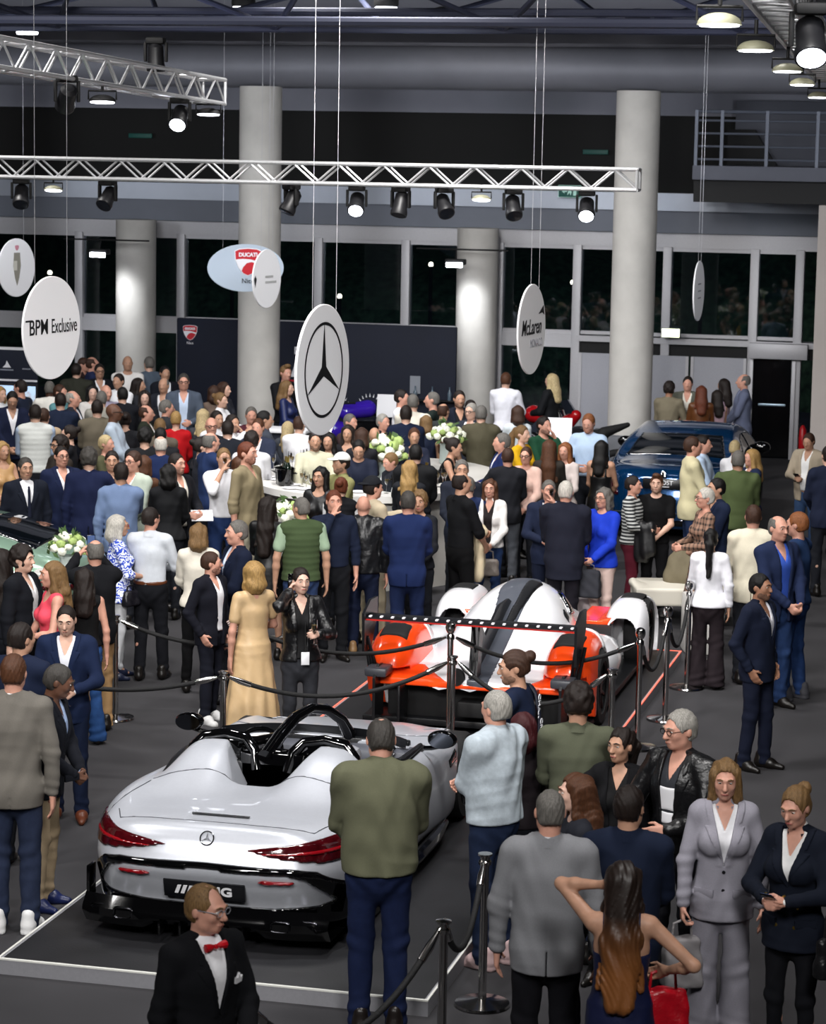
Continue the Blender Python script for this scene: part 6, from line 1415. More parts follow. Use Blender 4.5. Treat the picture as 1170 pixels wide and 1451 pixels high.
# ------------------------------------------------------------------ the visitors: where each stands, which way it faces, what it wears
VISITORS = [
dict(n=0,x=-3.63,y=14.1,rz=-2.82,h=1.89,lod=0,label='person in olive bomber jacket and jeans, back to us, behind the silver open car',seen=2,b=1.13,hair=('thin', 'pepper'),skin='pink',top=('bomber', '#5c5d4a', 'long', 'cloth'),bottom=('jeans', '#121c3a'),arms=('low', 'low'),hp=14,stance='a',shoes=('dress', '#191412'),hem=0.9),
dict(n=1,x=-3.24,y=15.49,rz=-2.03,h=1.8,lod=0,label='person with grey hair in pale denim jacket beside the silver car mirror',seen=2,hair=('short', 'silver'),skin='pink',b=1.06,top=('bomber', '#a4aeb6', 'long', 'denim'),bottom=('jeans', '#1c2740'),arms=('across', 'hold'),hy=-8,shoes=('sneaker', '#c4a8a8'),hem=0.93),
dict(n=2,x=-3.34,y=16.63,rz=-1.72,h=1.74,lod=0,label='person in navy polo shirt with hair tied in a small bun by the racing car',z=0.1,hair=('bun', 'brown'),beard='brown',skin='tan',top=('tee', '#141d33', 'short', 'cloth'),bottom=('trousers', '#08080a'),arms=('low', 'low'),hy=25,hp=8),
dict(n=3,x=-3.16,y=15.97,rz=-2.6,h=1.56,lod=0,label='person with maroon hair mostly hidden behind the pale denim jacket',seen=2,sex='f',hair=('bob', 'maroon'),top=('sweater', '#1a1418'),arms=('low', 'low')),
dict(n=4,x=-2.75,y=15.72,rz=-2.97,h=1.83,lod=0,label='person in olive overshirt with dark curly hair, back to us',seen=2,hair=('curly', 'dark'),skin='tan',top=('shirt', '#4e5142', 'long', 'cloth'),bottom=('jeans', '#1a2236'),arms=('low', 'low'),b=1.05,hem=0.86),
dict(n=5,x=-2.41,y=15.37,rz=-0.09,h=1.64,lod=0,label='person in black studded jacket with tied dark hair, holding a champagne glass',sex='f',hair=('pony', 'dark'),skin='tan',top=('jacket', '#0d0d10', '#0b0b0d', 'open', 'cloth'),bottom=('trousers', '#08080a'),arms=('down', ((0.24, -0.24, 1.3), (0.8, 0.2, -0.7))),hy=-20,b=1.03),
dict(n=6,x=-2.0,y=15.12,rz=-0.48,h=1.84,lod=0,label='person in black leather jacket and glasses with short grey hair over printed tee',hair=('short', 'silver'),skin='pink',glasses='#15120f',top=('jacket', '#101012', '#2a2c31', 'open', 'leather'),bottom=('jeans', '#15161c'),arms=('hold', 'glass'),hy=-18,hp=5,print=1),
dict(n=7,x=-1.64,y=14.38,rz=0.18,h=1.73,lod=0,label='person in light grey trouser suit over white top, blond bob hair',sex='f',hair=('bob', 'dblond'),skin='pink',top=('suit', '#8a8892', '#d8d8dc', 'btn', 'cloth', None),bottom=('wide', '#8a8892'),arms=('loose', 'bag'),hp=6,hy=-4,stance='a',front=1),
dict(n=8,x=-1.18,y=13.95,rz=-0.3,h=1.72,lod=0,label='person in navy double-breasted blazer with gold buttons looking at a phone',sex='f',hair=('bun', 'dblond'),skin='pink',top=('suit', '#0f1420', '#dcdcdc', 'db', 'cloth', None),bottom=('slim', '#0e0f14'),arms=('phonelow', 'phonelow'),hp=14,hy=-6,buttons='#c8a850'),
dict(n=9,x=-2.41,y=13.0,rz=-2.96,h=1.83,lod=0,label='person in grey tweed blazer with close-cropped grey hair, back to us, at the rope post',seen=2,hair=('buzz', 'gray'),skin='pink',top=('suit', '#7b7c80', '#c8c8cc', 'btn', 'cloth', None),bottom=('trousers', '#101015'),arms=('loose', 'loose'),b=1.08,hy=8),
dict(n=10,x=-2.04,y=13.33,rz=-3.06,h=1.8,lod=0,label='person in dark navy jacket with short dark hair, back to us, behind the long-haired woman',seen=2,hair=('short', 'dark'),skin='tan',top=('suit', '#141c2f', '#8090a0', 'btn', 'cloth', None),bottom=('trousers', '#101115'),arms=('low', 'low'),b=1.06,hy=-15),
dict(n=11,x=-1.88,y=12.19,rz=-3.02,h=1.7,lod=0,label='person in navy strap dress with very long brown hair fading to blond, back to us',seen=2,sex='f',hair=('xlong', ('pale_ends', '#7a4a22', '#1c110c', 1.16)),skin='tan',top=('dress', '#141a3a', 'strap', 0.42, 0.25, 'silk'),bottom=('none',),arms=('ear', ((0.25, -0.15, 1.13), (0.8, 0.5, -0.2))),shoes=('dress', '#151515')),
dict(n=12,x=-2.46,y=14.04,rz=-1.15,h=1.66,lod=0,label='person with long chestnut hair in profile between two men with backs turned',sex='f',hair=('long', 'chestnut'),skin='pale',top=('sweater', '#1a1c24'),arms=('low', 'low'),hy=-5),
dict(n=13,x=-3.7,y=11.06,rz=0.99,h=1.74,lod=0,label='person in black dinner jacket with red bow tie and glasses, nearest at the bottom edge',square=1,hair=('recede', 'dblond'),skin='pink',glasses='#8a8a90',top=('suit', '#0d0e12', '#e4e4e8', 'btn', 'cloth', 'bow'),bottom=('trousers', '#08080a'),arms=('low', 'down'),hy=18,hp=4),
dict(n=14,x=-6.43,y=15.27,rz=-2.95,h=1.87,lod=0,label='person in taupe blazer and white trainers at the left edge',seen=2,hair=('short', 'chestnut'),skin='pink',top=('suit', '#66625c', '#d8d8d8', 'btn', 'cloth', None),bottom=('jeans', '#232b40'),arms=('down', 'down'),shoes=('sneaker', '#d8d8d8')),
dict(n=15,x=-6.45,y=15.81,rz=1.61,h=1.71,lod=0,label='person in black jacket and sand chinos leaning towards the taupe blazer',hair=('short', 'pepper'),skin='deep',top=('suit', '#14161d', '#8ea0c0', 'btn', 'cloth', None),bottom=('trousers', '#9c8a70'),arms=('low', 'low'),hy=15,hp=18,lean=0.14,shoes=('dress', '#16204a')),
dict(n=16,x=-7.15,y=18.02,rz=0.24,h=1.69,lod=1,label='person in blue suit with moustache holding a glass, facing us at the left',hair=('slick', 'dark'),skin='fair',top=('suit', '#141f3a', '#d4d6de', 'btn', 'cloth', None),bottom=('trousers', '#111a30'),arms=('hold', 'down'),hp=14,shoes=('dress', '#5a2f1e')),
dict(n=17,x=-7.0,y=16.76,rz=3.01,h=1.78,lod=0,label='person in navy suit with dark cropped hair behind the taupe blazer',seen=2,hair=('short', 'dark'),skin='tan',top=('suit', '#131b30', '#c8ccd8', 'btn', 'cloth', None),arms=('low', 'low'),hy=-20),
dict(n=18,x=-8.03,y=19.9,rz=-0.93,h=1.68,lod=1,label='person in coral top with long blond hair looking left',sex='f',hair=('long', 'dblond'),skin='pink',top=('top', '#d8485a', 'none'),bottom=('trousers', '#101115'),arms=('hold', 'low')),
dict(n=19,x=-7.92,y=20.37,rz=-2.77,h=1.56,lod=1,label='person in black top and flared jeans with long brown hair, back to us',seen=2,sex='f',hair=('long', 'dark'),skin='pink',top=('top', '#08080a', 'none'),bottom=('flare', '#22406e'),arms=('down', 'down')),
dict(n=20,x=-8.42,y=20.2,rz=1.48,h=1.75,lod=1,label='person in white tee and black jacket in front of the green coupe',hair=('curly', 'dark'),skin='fair',top=('jacket', '#101218', '#d8d8da', 'open'),bottom=('trousers', '#101115'),arms=('hold', 'down')),
dict(n=21,x=-8.76,y=20.57,rz=-2.88,h=1.65,lod=1,label='person with very long dark hair in dark jacket cut by the left edge',seen=2,sex='f',hair=('vlong', 'dark'),top=('jacket', '#16181e', '#333333', 'open'),arms=('low', 'low')),
dict(n=22,x=-8.04,y=20.94,rz=-2.6,h=1.72,lod=1,label='person with bald head in black jacket raising a phone to photograph',seen=2,hair=('balding', 'gray'),skin='pink',top=('suit', '#111216', '#333333', 'btn', 'cloth', None),bottom=('trousers', '#9a7a55'),arms=('photo', 'photo'),b=1.06),
dict(n=23,x=-8.61,y=23.06,rz=2.1,h=1.62,lod=1,label='person in blue and white printed blouse and white trousers with white hair and glasses',sex='f',hair=('bob', 'white'),skin='tan',glasses='#80301c',top=('blouse', ('print', '#2546b8', '#dfe4f4', 7.0), 'elbow', 'shirt'),bottom=('slim', '#d8dade'),arms=('hold', 'hold'),shoes=('dress', '#1a2036'),hem=0.84),
dict(n=24,x=-8.32,y=23.16,rz=-3.06,h=1.7,lod=1,label='person in pale grey shirt and black trousers with brown belt, back to us',seen=2,hair=('short', 'dark'),skin='pink',top=('shirt', '#c3c8cf', 'long'),bottom=('trousers', '#101116'),arms=('low', 'hold'),belt='#5a3018',hy=-25),
dict(n=25,x=-7.67,y=22.7,rz=-2.85,h=1.64,lod=1,label='person in cream sweater with wavy grey-blond hair, back to us',seen=2,sex='f',hair=('bob', 'dblond'),top=('sweater', '#d2ccbf'),bottom=('trousers', '#08080a'),arms=('low', 'low')),
dict(n=26,x=-7.17,y=21.58,rz=1.23,h=1.56,lod=1,label='person in dark blazer over white tee, left of the beige dress',hair=('short', 'brown'),beard='brown',skin='pink',top=('suit', '#13141d', '#e2e2e6', 'open'),bottom=('trousers', '#11131d'),arms=('down', 'pocket'),hy=38,shoes=('sneaker', '#c8c8c8')),
dict(n=27,x=-6.44,y=20.52,rz=-2.4,h=1.68,lod=1,label='person in long beige dress with blond bob, standing behind the open car',seen=2,sex='f',hair=('bob', 'blond'),skin='pink',top=('dress', '#bfa27a', 'short', 0.05, 0.3, 'silk'),bottom=('none',),arms=('down', 'hold')),
dict(n=28,x=-5.98,y=20.41,rz=0.42,h=1.66,lod=1,label='person in black leather jacket talking on a phone, hair tied back',sex='f',hair=('bun', 'dark'),skin='pale',top=('jacket', '#121214', '#0e0e10', 'open', 'leather'),bottom=('jeans', '#2b2c31'),arms=('glass', 'phone'),hy=8),
dict(n=29,x=-7.14,y=22.23,rz=-0.91,h=1.76,lod=1,label='person in navy suit with grey hair looking left beside the woman in beige dress',hair=('short', 'gray'),skin='pink',top=('suit', '#0f1629', '#b8c4d8', 'btn', 'cloth', None),arms=('low', 'low')),
dict(n=30,x=-7.52,y=24.45,rz=3.09,h=1.68,lod=1,label='person with long straight black hair in black dress near the green vest',seen=2,sex='f',hair=('vlong', 'dark'),skin='tan',top=('dress', '#08080a', 'long', 0.62, 0.2),bottom=('none',),arms=('low', 'low')),
dict(n=31,x=-7.09,y=24.19,rz=-2.68,h=1.73,lod=1,label='person in green quilted vest over pale green tee, back to us',seen=2,hair=('buzz', 'gray'),skin='tan',b=1.1,top=('vest', '#3c4a30', 'short', 'cloth', '#8ea38a'),bottom=('jeans', '#2a3a5c'),arms=('down', 'down'),hy=30),
dict(n=32,x=-6.88,y=24.64,rz=0.45,h=1.75,lod=1,label='person in dark navy shirt with hand at mouth beside the bald man in leather jacket',hair=('short', 'auburn'),skin='pink',top=('shirt', '#161d30', 'long', 'cloth'),bottom=('trousers', '#101115'),arms=('down', 'mouth')),
dict(n=33,x=-6.69,y=25.09,rz=-2.95,h=1.65,lod=1,label='person with bald head in black leather jacket, back to us, left of the racing car',seen=2,hair=('bald', 'dark'),skin='pink',b=1.12,top=('bomber', '#121316', 'long', 'leather'),bottom=('jeans', '#131a30'),arms=('down', 'down'),shoes=('dress', '#8a6a48')),
dict(n=34,x=-6.72,y=25.58,rz=2.35,h=1.78,lod=1,label='person in beige suit with backwards cap reaching an arm round the blue suit',seen=2,hair=('short', 'dark'),hat='#1b1d22',hatback=1,skin='pink',top=('suit', '#b5a890', '#cfc6b4', 'btn', 'cloth', None),bottom=('trousers', '#b0a48c'),arms=('embrace', 'low')),
dict(n=35,x=-6.11,y=24.66,rz=-2.93,h=1.78,lod=1,label='person in bright blue suit, back to us, behind the racing car wing',seen=2,hair=('short', 'pepper'),skin='pink',top=('suit', '#17244a', '#c8ccd8', 'btn', 'cloth', None),bottom=('trousers', '#141f3e'),arms=('low', 'low'),b=1.04),
dict(n=36,x=-6.2,y=25.52,rz=0.06,h=1.66,lod=1,label='person with curly blond hair smiling over the shoulder of the blue suit',sex='f',hair=('curly', 'dblond'),skin='tan',top=('tee', '#17191f'),arms=('low', 'low')),
dict(n=37,x=-5.87,y=26.05,rz=2.32,h=1.82,lod=1,label='person in black shirt with receding hair carrying a folded coat',seen=2,hair=('balding', 'dark'),skin='tan',top=('shirt', '#0f1013', 'elbow', 'cloth'),bottom=('trousers', '#08080a'),arms=('hold', 'low')),
dict(n=38,x=-5.83,y=27.29,rz=0.07,h=1.59,lod=1,label='person with very long brown hair in white blouse over dark top and jeans',sex='f',hair=('vlong', 'chestnut'),front=1,skin='pink',top=('jacket', '#e2dfdd', '#1d1718', 'open', 'shirt'),bottom=('jeans', '#23365c'),arms=('low', 'hold')),
dict(n=39,x=-5.07,y=26.77,rz=0.33,h=1.68,lod=1,label='person in dark suit with grey hair drinking, left of the white haired man',hair=('short', 'gray'),skin='pink',top=('suit', '#1a2136', '#d0d4dc', 'btn', 'cloth', None),bottom=('trousers', '#141a2c'),arms=('mouth', 'hold')),
dict(n=40,x=-4.76,y=26.1,rz=-3.1,h=1.77,lod=1,label='person with white hair in dark coat, back to us, behind the racing car canopy',seen=2,hair=('short', 'white'),skin='pink',b=1.22,top=('coat', '#1a1c28', 'long', 'cloth'),bottom=('trousers', '#15131a'),arms=('low', 'low')),
dict(n=41,x=-4.43,y=26.51,rz=-0.45,h=1.66,lod=1,label='person in bright blue cardigan with grey bob and glasses',sex='f',hair=('bob', 'gray'),skin='pink',glasses='#504840',top=('cardigan', '#1636b4'),bottom=('trousers', '#c8b0a8'),arms=('low', 'low'),b=1.1),
dict(n=42,x=-4.38,y=28.25,rz=1.46,h=1.58,lod=1,label='person in striped grey sweater and burgundy trousers',hair=('short', 'dark'),skin='pink',top=('sweater', ('stripe', '#1c1e22', '#b8bab8', 26.0), 'long', 'cloth'),bottom=('trousers', '#4f1624'),arms=('hold', 'hold')),
dict(n=43,x=-4.13,y=28.34,rz=0.06,h=1.6,lod=1,label='person in black polo shirt with trimmed beard and coat over the arm',hair=('quiff', 'chestnut'),beard='brown',skin='fair',top=('tee', '#0c0c0e', 'short', 'cloth'),bottom=('trousers', '#0d0d10'),arms=('clasp', 'hold'),shoes=('sneaker', '#d6d6d6')),
dict(n=44,x=-3.37,y=26.7,rz=-1.1,h=1.69,lod=1,label='person in brown check dress with white cropped hair and glasses',sex='f',hair=('short', 'white'),skin='pink',glasses='#403830',top=('dress', ('check', '#8a6a58', '#1d1512', 16.0), 'long', 0.55, 0.24, 'cloth'),bottom=('none',),arms=('hold', 'hold')),
dict(n=45,x=-3.32,y=27.23,rz=-0.93,h=1.73,lod=1,label='person in navy jacket with black hair behind the check dress',hair=('short', 'black'),skin='tan',top=('suit', '#182138', '#202838', 'btn', 'cloth', None),arms=('low', 'low')),
dict(n=46,x=-3.02,y=24.49,rz=-3.09,h=1.58,lod=1,label='person in white blouse with long black ponytail and dark wide trousers',seen=2,sex='f',hair=('pony', 'black'),skin='tan',top=('blouse', '#e4e4ea', 'long'),bottom=('wide', '#251e22'),arms=('low', 'down')),
dict(n=47,x=-2.19,y=21.29,rz=1.15,h=1.69,lod=1,label='person in dark navy suit and black loafers with black beard, hands in pockets',hair=('short', 'black'),beard='black',skin='olive',top=('suit', '#141a2c', '#d4d4dc', 'btn', 'cloth', None),bottom=('trousers', '#121728'),arms=('pocket', 'pocket')),
dict(n=48,x=-2.66,y=24.9,rz=-3.0,h=1.78,lod=1,label='person in cream jacket with short brown hair, back to us',seen=2,hair=('short', 'brown'),skin='pink',top=('suit', '#cfc8b4', '#d8d4c8', 'btn', 'cloth', None),arms=('low', 'low')),
dict(n=49,x=-2.3,y=23.8,rz=0.79,h=1.84,lod=1,label='person in royal blue shirt and navy jacket facing the blue sweater',hair=('balding', 'gray'),skin='pink',top=('suit', '#1a2440', '#3454b0', 'open'),bottom=('jeans', '#22365c'),arms=('low', 'low')),
dict(n=50,x=-2.17,y=24.26,rz=-1.83,h=1.82,lod=1,label='person in blue knitted sweater and jeans with short ginger hair at the right',seen=2,hair=('short', 'ginger'),skin='pink',top=('sweater', '#1f3458', 'long', 'cloth'),bottom=('jeans', '#233a66'),arms=('hold', 'hold'),shoes=('sneaker', '#3a3a40')),
dict(n=51,x=-3.98,y=30.22,rz=1.88,h=1.84,lod=2,label='person in cream blazer and jeans in front of the blue saloon',hair=('short', 'brown'),skin='pink',top=('suit', '#c3bb98', '#d0d4dc', 'btn', 'cloth', None),bottom=('jeans', '#1c2a48'),arms=('hold', 'low')),
dict(n=52,x=-4.02,y=31.51,rz=1.52,h=1.72,lod=2,label='person in pale blue shirt behind the cream blazer',hair=('short', 'dark'),skin='pink',top=('shirt', '#b9cde6', 'long'),arms=('low', 'low')),
dict(n=53,x=-3.33,y=29.31,rz=-2.99,h=1.8,lod=2,label='person in olive green jacket, back to us, right of the blue saloon',seen=2,hair=('short', 'gray'),skin='tan',top=('coat', '#4a5636', 'long', 'cloth'),arms=('low', 'low'),b=1.12,hem=0.86),
dict(n=54,x=-3.7,y=32.18,rz=2.91,h=1.6,lod=2,label='person with short pale hair in white top beside the blue saloon',seen=2,sex='f',hair=('short', 'pale'),top=('shirt', '#e6e6ea'),arms=('low', 'low')),
dict(n=55,x=-3.39,y=31.24,rz=-0.94,h=1.6,lod=2,label='person with curly blond hair in white top behind the olive jacket',sex='f',hair=('long', 'blond'),skin='pink',top=('jacket', '#1d2740', '#e0e0e0', 'open'),arms=('low', 'low')),
dict(n=56,x=-2.84,y=33.09,rz=-0.35,h=1.64,lod=2,label='person in sand jacket over white tee and jeans, alone at the right',hair=('short', 'brown'),skin='tan',b=1.12,top=('suit', '#a39785', '#e4e4e4', 'open'),bottom=('jeans', '#32486a'),arms=('pocket', 'phonelow'),hp=14),
dict(n=57,x=-2.37,y=30.23,rz=-2.71,h=1.8,lod=2,label='person in dark jacket cut by the right edge',seen=2,hair=('short', 'dark'),top=('suit', '#1c2236', '#e4e4ea', 'btn', 'cloth', None),arms=('low', 'low')),
dict(n=58,x=-5.53,y=38.98,rz=3.11,h=1.7,lod=2,label='person in taupe shirt with dark curly hair, back to us, by the white doors',seen=2,hair=('curly', 'dark'),skin='olive',top=('shirt', '#726a58'),arms=('low', 'hold')),
dict(n=59,x=-5.3,y=39.39,rz=0.05,h=1.76,lod=2,label='person in grey jacket and white shirt facing us by the white doors',hair=('short', 'dark'),skin='pink',top=('suit', '#575950', '#dcd8cc', 'open'),arms=('low', 'hold')),
dict(n=60,x=-5.0,y=38.74,rz=-2.93,h=1.68,lod=2,label='person with long auburn hair in rust dress by the white doors',seen=2,sex='f',hair=('long', 'auburn'),top=('dress', '#5a3418', 'long', 0.5, 0.2),bottom=('none',),arms=('low', 'low')),
dict(n=61,x=-4.82,y=39.22,rz=-2.67,h=1.58,lod=2,label='person in pink sleeveless dress with dark hair by the white doors',seen=2,sex='f',hair=('long', 'dark'),skin='tan',top=('dress', '#c9a8b4', 'none', 0.5, 0.2),bottom=('none',),arms=('low', 'low')),
dict(n=62,x=-4.85,y=40.24,rz=-2.15,h=1.67,lod=2,label='person with long dark hair between the rust dress and the grey blazer',seen=2,sex='f',hair=('long', 'dark'),skin='tan',top=('dress', '#b89cac', 'none', 0.5, 0.2),bottom=('none',),arms=('low', 'low')),
dict(n=63,x=-4.48,y=39.77,rz=-1.37,h=1.8,lod=2,label='person in grey blazer and red-brown trousers with bald head by the glass door',hair=('balding', 'gray'),skin='pink',top=('suit', '#5c6278', '#8a90a8', 'btn', 'cloth', None),bottom=('trousers', '#4c1c1a'),arms=('low', 'low')),
dict(n=64,x=-5.63,y=32.41,rz=-0.09,h=1.84,lod=2,label='person in pale blue shirt with ginger hair left of the blue saloon',hair=('short', 'ginger'),beard='ginger',skin='pink',top=('shirt', '#b3c8e2'),arms=('hold', 'hold'),hp=12),
dict(n=65,x=-5.24,y=31.13,rz=3.05,h=1.64,lod=2,label='person in black strap dress with long black hair left of the blue saloon',seen=2,sex='f',hair=('long', 'black'),skin='tan',top=('dress', '#08080a', 'strap', 0.5, 0.2),bottom=('none',),arms=('low', 'low')),
dict(n=66,x=-5.66,y=30.89,rz=-0.17,h=1.62,lod=2,label='person with long strawberry blond hair in pale top beside the black strap dress',sex='f',hair=('long', 'ginger'),front=1,skin='pink',top=('tee', '#c8bcb8'),arms=('low', 'low')),
dict(n=67,x=-5.77,y=30.43,rz=-2.99,h=1.7,lod=2,label='person with very long wavy brown hair, back to us, right of the bar',seen=2,sex='f',hair=('vlong', 'chestnut'),top=('tee', '#2a2622'),arms=('low', 'low')),
dict(n=68,x=-6.21,y=32.35,rz=0.98,h=1.78,lod=2,label='person in dark green sweater with dark beard right of the bar',hair=('short', 'dark'),beard='dark',skin='pink',top=('sweater', '#1d4a34'),arms=('chin', 'low')),
dict(n=69,x=-6.4,y=31.88,rz=1.25,h=1.7,lod=2,label='person with blond hair tied back and yellow scarf right of the bar',sex='f',hair=('pony', 'dblond'),top=('tee', '#d8a818'),arms=('low', 'low')),
dict(n=70,x=-5.97,y=29.98,rz=-0.07,h=1.65,lod=2,label='person with glasses and brown hair beside the yellow scarf',sex='f',hair=('short', 'brown'),glasses='#302820',skin='pink',top=('sweater', '#c9a89c'),arms=('low', 'low')),
dict(n=71,x=-6.12,y=29.63,rz=-2.97,h=1.67,lod=2,label='person in black suit jacket and grey jeans, back to us, behind the white blouse',seen=2,hair=('short', 'brown'),skin='pink',top=('suit', '#191a1f', '#e4e4ea', 'btn', 'cloth', None),bottom=('jeans', '#474a50'),arms=('side', 'low')),
dict(n=72,x=-6.34,y=30.31,rz=-1.19,h=1.77,lod=2,label='person in royal blue suit with grey hair in profile at the bar',hair=('short', 'gray'),skin='pink',top=('suit', '#16224c', '#c8ccd8', 'btn', 'cloth', None),arms=('hold', 'hold')),
dict(n=73,x=-6.98,y=34.4,rz=-2.77,h=1.7,lod=2,label='person with brown hair in pale top near the motorcycles',seen=2,sex='f',hair=('bob', 'brown'),top=('tee', '#c4ccd0'),arms=('low', 'low')),
dict(n=74,x=-7.99,y=38.4,rz=-3.08,h=1.8,lod=2,label='person in white shirt and black trousers, back to us, right of the rear column',seen=2,hair=('short', 'chestnut'),top=('shirt', '#e0e0e8', 'long'),bottom=('trousers', '#08080a'),arms=('low', 'hold'),hem=0.88),
dict(n=75,x=-7.46,y=39.37,rz=-1.91,h=1.72,lod=2,label='person in black suit with long blond hair near the motorcycles',seen=2,sex='f',hair=('long', 'pale'),top=('coat', '#101216', 'long'),arms=('hold', 'hold')),
dict(n=76,x=-7.24,y=33.22,rz=-2.96,h=1.8,lod=2,label='person in olive brown jacket with wavy grey hair, back to us, behind the bar',seen=2,hair=('short', 'gray'),top=('coat', '#4a4636', 'long'),b=1.05,arms=('low', 'low')),
dict(n=77,x=-7.5,y=33.76,rz=-0.3,h=1.77,lod=2,label='person with grey hair and glasses behind the olive brown jacket',hair=('short', 'silver'),glasses='#333333',top=('suit', '#2a2e38', '#e4e4ea', 'btn', 'cloth', None),arms=('low', 'low')),
dict(n=78,x=-7.87,y=34.66,rz=0.43,h=1.85,lod=2,label='person in dark jacket smiling in front of the navy wall',hair=('short', 'dark'),beard='dark',skin='tan',top=('suit', '#151a26', '#101114', 'open', 'cloth', None),arms=('low', 'low')),
dict(n=79,x=-7.82,y=35.2,rz=0.92,h=1.67,lod=2,label='person with dark hair behind the smiling man in dark jacket',hair=('short', 'dark'),top=('suit', '#101115', '#e4e4ea', 'btn', 'cloth', None),arms=('low', 'low')),
dict(n=80,x=-8.31,y=34.85,rz=-1.51,h=1.8,lod=2,label='person with bald head and dark polo in front of the navy wall',hair=('buzz', 'gray'),skin='pink',top=('tee', '#14201e'),arms=('low', 'low')),
dict(n=81,x=-7.94,y=34.0,rz=2.85,h=1.73,lod=2,label='person with receding brown hair beside the bald man in dark polo',seen=2,hair=('balding', 'brown'),skin='tan',top=('shirt', '#2a2e30'),arms=('low', 'low')),
dict(n=82,x=-8.78,y=34.96,rz=1.56,h=1.8,lod=2,label='person in white tee with dark hair in profile in front of the navy wall',hair=('short', 'dark'),skin='pink',top=('tee', '#dcdce2'),arms=('low', 'low')),
dict(n=83,x=-8.47,y=34.37,rz=-2.93,h=1.8,lod=2,label='person in cream shirt with grey hair, back to us, in front of the navy wall',seen=2,hair=('short', 'gray'),top=('shirt', '#cfcabd'),b=1.1,arms=('low', 'low')),
dict(n=84,x=-8.11,y=32.53,rz=-2.9,h=1.83,lod=2,label='person in navy suit with dark hair, back to us, beyond the bar flowers',seen=2,hair=('short', 'dark'),top=('suit', '#161e34', '#e4e4ea', 'btn', 'cloth', None),arms=('low', 'low')),
dict(n=85,x=-8.08,y=33.54,rz=-2.73,h=1.6,lod=2,label='person with light brown hair in navy dress beyond the bar flowers',seen=2,sex='f',hair=('bob', 'dblond'),top=('tee', '#1a2238'),arms=('low', 'low')),
dict(n=86,x=-7.67,y=31.22,rz=0.33,h=1.68,lod=2,label='person with brown hair tied back facing us behind the bar',sex='f',hair=('bun', 'chestnut'),skin='tan',top=('tee', '#1b2032'),arms=('low', 'low')),
dict(n=87,x=-7.64,y=32.96,rz=2.85,h=1.57,lod=2,label='person with auburn hair and bare shoulders beside the far flower vase',seen=2,sex='f',hair=('long', 'chestnut'),skin='tan',top=('top', '#b08a6a', 'none'),arms=('low', 'low')),
dict(n=88,x=-7.1,y=30.33,rz=1.63,h=1.7,lod=2,label='person in black dress with dark hair leaning over the bar',sex='f',hair=('bun', 'dark'),skin='tan',top=('top', '#08080a', 'none'),arms=('reach', 'reach'),lean=0.25,hp=10),
dict(n=89,x=-6.25,y=27.71,rz=0.31,h=1.74,lod=1,label='person in dark suit with grey hair standing at the right end of the bar',hair=('short', 'gray'),skin='tan',top=('suit', '#1d212c', '#e4e4ea', 'btn', 'cloth', None),arms=('low', 'low')),
dict(n=90,x=-6.07,y=27.27,rz=-2.92,h=1.61,lod=1,label='person in navy sweater behind the black shirt carrying a coat',seen=2,hair=('short', 'gray'),top=('sweater', '#18264a'),arms=('low', 'low')),
dict(n=91,x=-7.02,y=28.65,rz=-2.87,h=1.78,lod=2,label='person with black hair, back to us, between the bar flowers and the blonde woman',seen=2,hair=('short', 'black'),top=('coat', '#101114', 'long'),arms=('low', 'low')),
dict(n=92,x=-6.9,y=27.91,rz=3.12,h=1.68,lod=1,label='person with long wavy blond hair, back to us, in front of the bar',seen=2,sex='f',hair=('long', 'blond'),top=('tee', '#14161c'),arms=('low', 'low')),
dict(n=93,x=-7.43,y=29.19,rz=-0.8,h=1.61,lod=2,label='person serving behind the bar in dark waistcoat and white sleeves, blond hair',hair=('short', 'dblond'),skin='pink',top=('vest', '#1c1f26', 'long', 'cloth', '#dfe2e4'),arms=('low', 'low'),hp=15),
dict(n=94,x=-7.95,y=29.55,rz=0.26,h=1.71,lod=2,label='person serving behind the bar in dark navy polo looking down',hair=('short', 'black'),skin='tan',top=('tee', '#141a2c'),arms=('low', 'low'),hp=20),
dict(n=95,x=-7.68,y=27.78,rz=-0.78,h=1.74,lod=2,label='person in olive shirt and white cap at the front of the bar',hair=('short', 'dark'),hat='#d9d8d4',beard='dark',skin='tan',top=('shirt', '#77754c'),arms=('low', 'hold')),
dict(n=96,x=-7.65,y=26.81,rz=-0.16,h=1.7,lod=1,label='person in low-cut black dress with long black hair in front of the bar',sex='f',hair=('vlong', 'black'),front=1,skin='tan',top=('dress', '#0e0e10', 'elbow', 0.5, 0.2),bottom=('none',),arms=('low', 'low')),
dict(n=97,x=-7.27,y=26.32,rz=-3.05,h=1.66,lod=1,label='person with dark red hair in bun and black waistcoat over white shirt',seen=2,sex='f',hair=('bun', 'auburn'),top=('vest', '#111216', 'long', 'cloth', '#e4e4e6'),arms=('low', 'low')),
dict(n=98,x=-8.53,y=29.65,rz=0.37,h=1.76,lod=2,label='person in pale olive shirt with dark beard behind the bar under the star disc',hair=('short', 'dark'),beard='dark',skin='tan',top=('shirt', '#b3b09a'),arms=('table', 'table')),
dict(n=99,x=-8.54,y=30.3,rz=0.01,h=1.68,lod=2,label='person with black hair and tan skin right of the pale olive shirt',sex='f',hair=('long', 'black'),skin='tan',front=1,top=('tee', '#101115'),arms=('low', 'low')),
dict(n=100,x=-8.6,y=31.42,rz=0.09,h=1.66,lod=2,label='person with long dark hair facing us in front of the purple motorcycle',sex='f',hair=('long', 'dark'),front=1,skin='tan',top=('top', '#14141a', 'none'),arms=('low', 'low')),
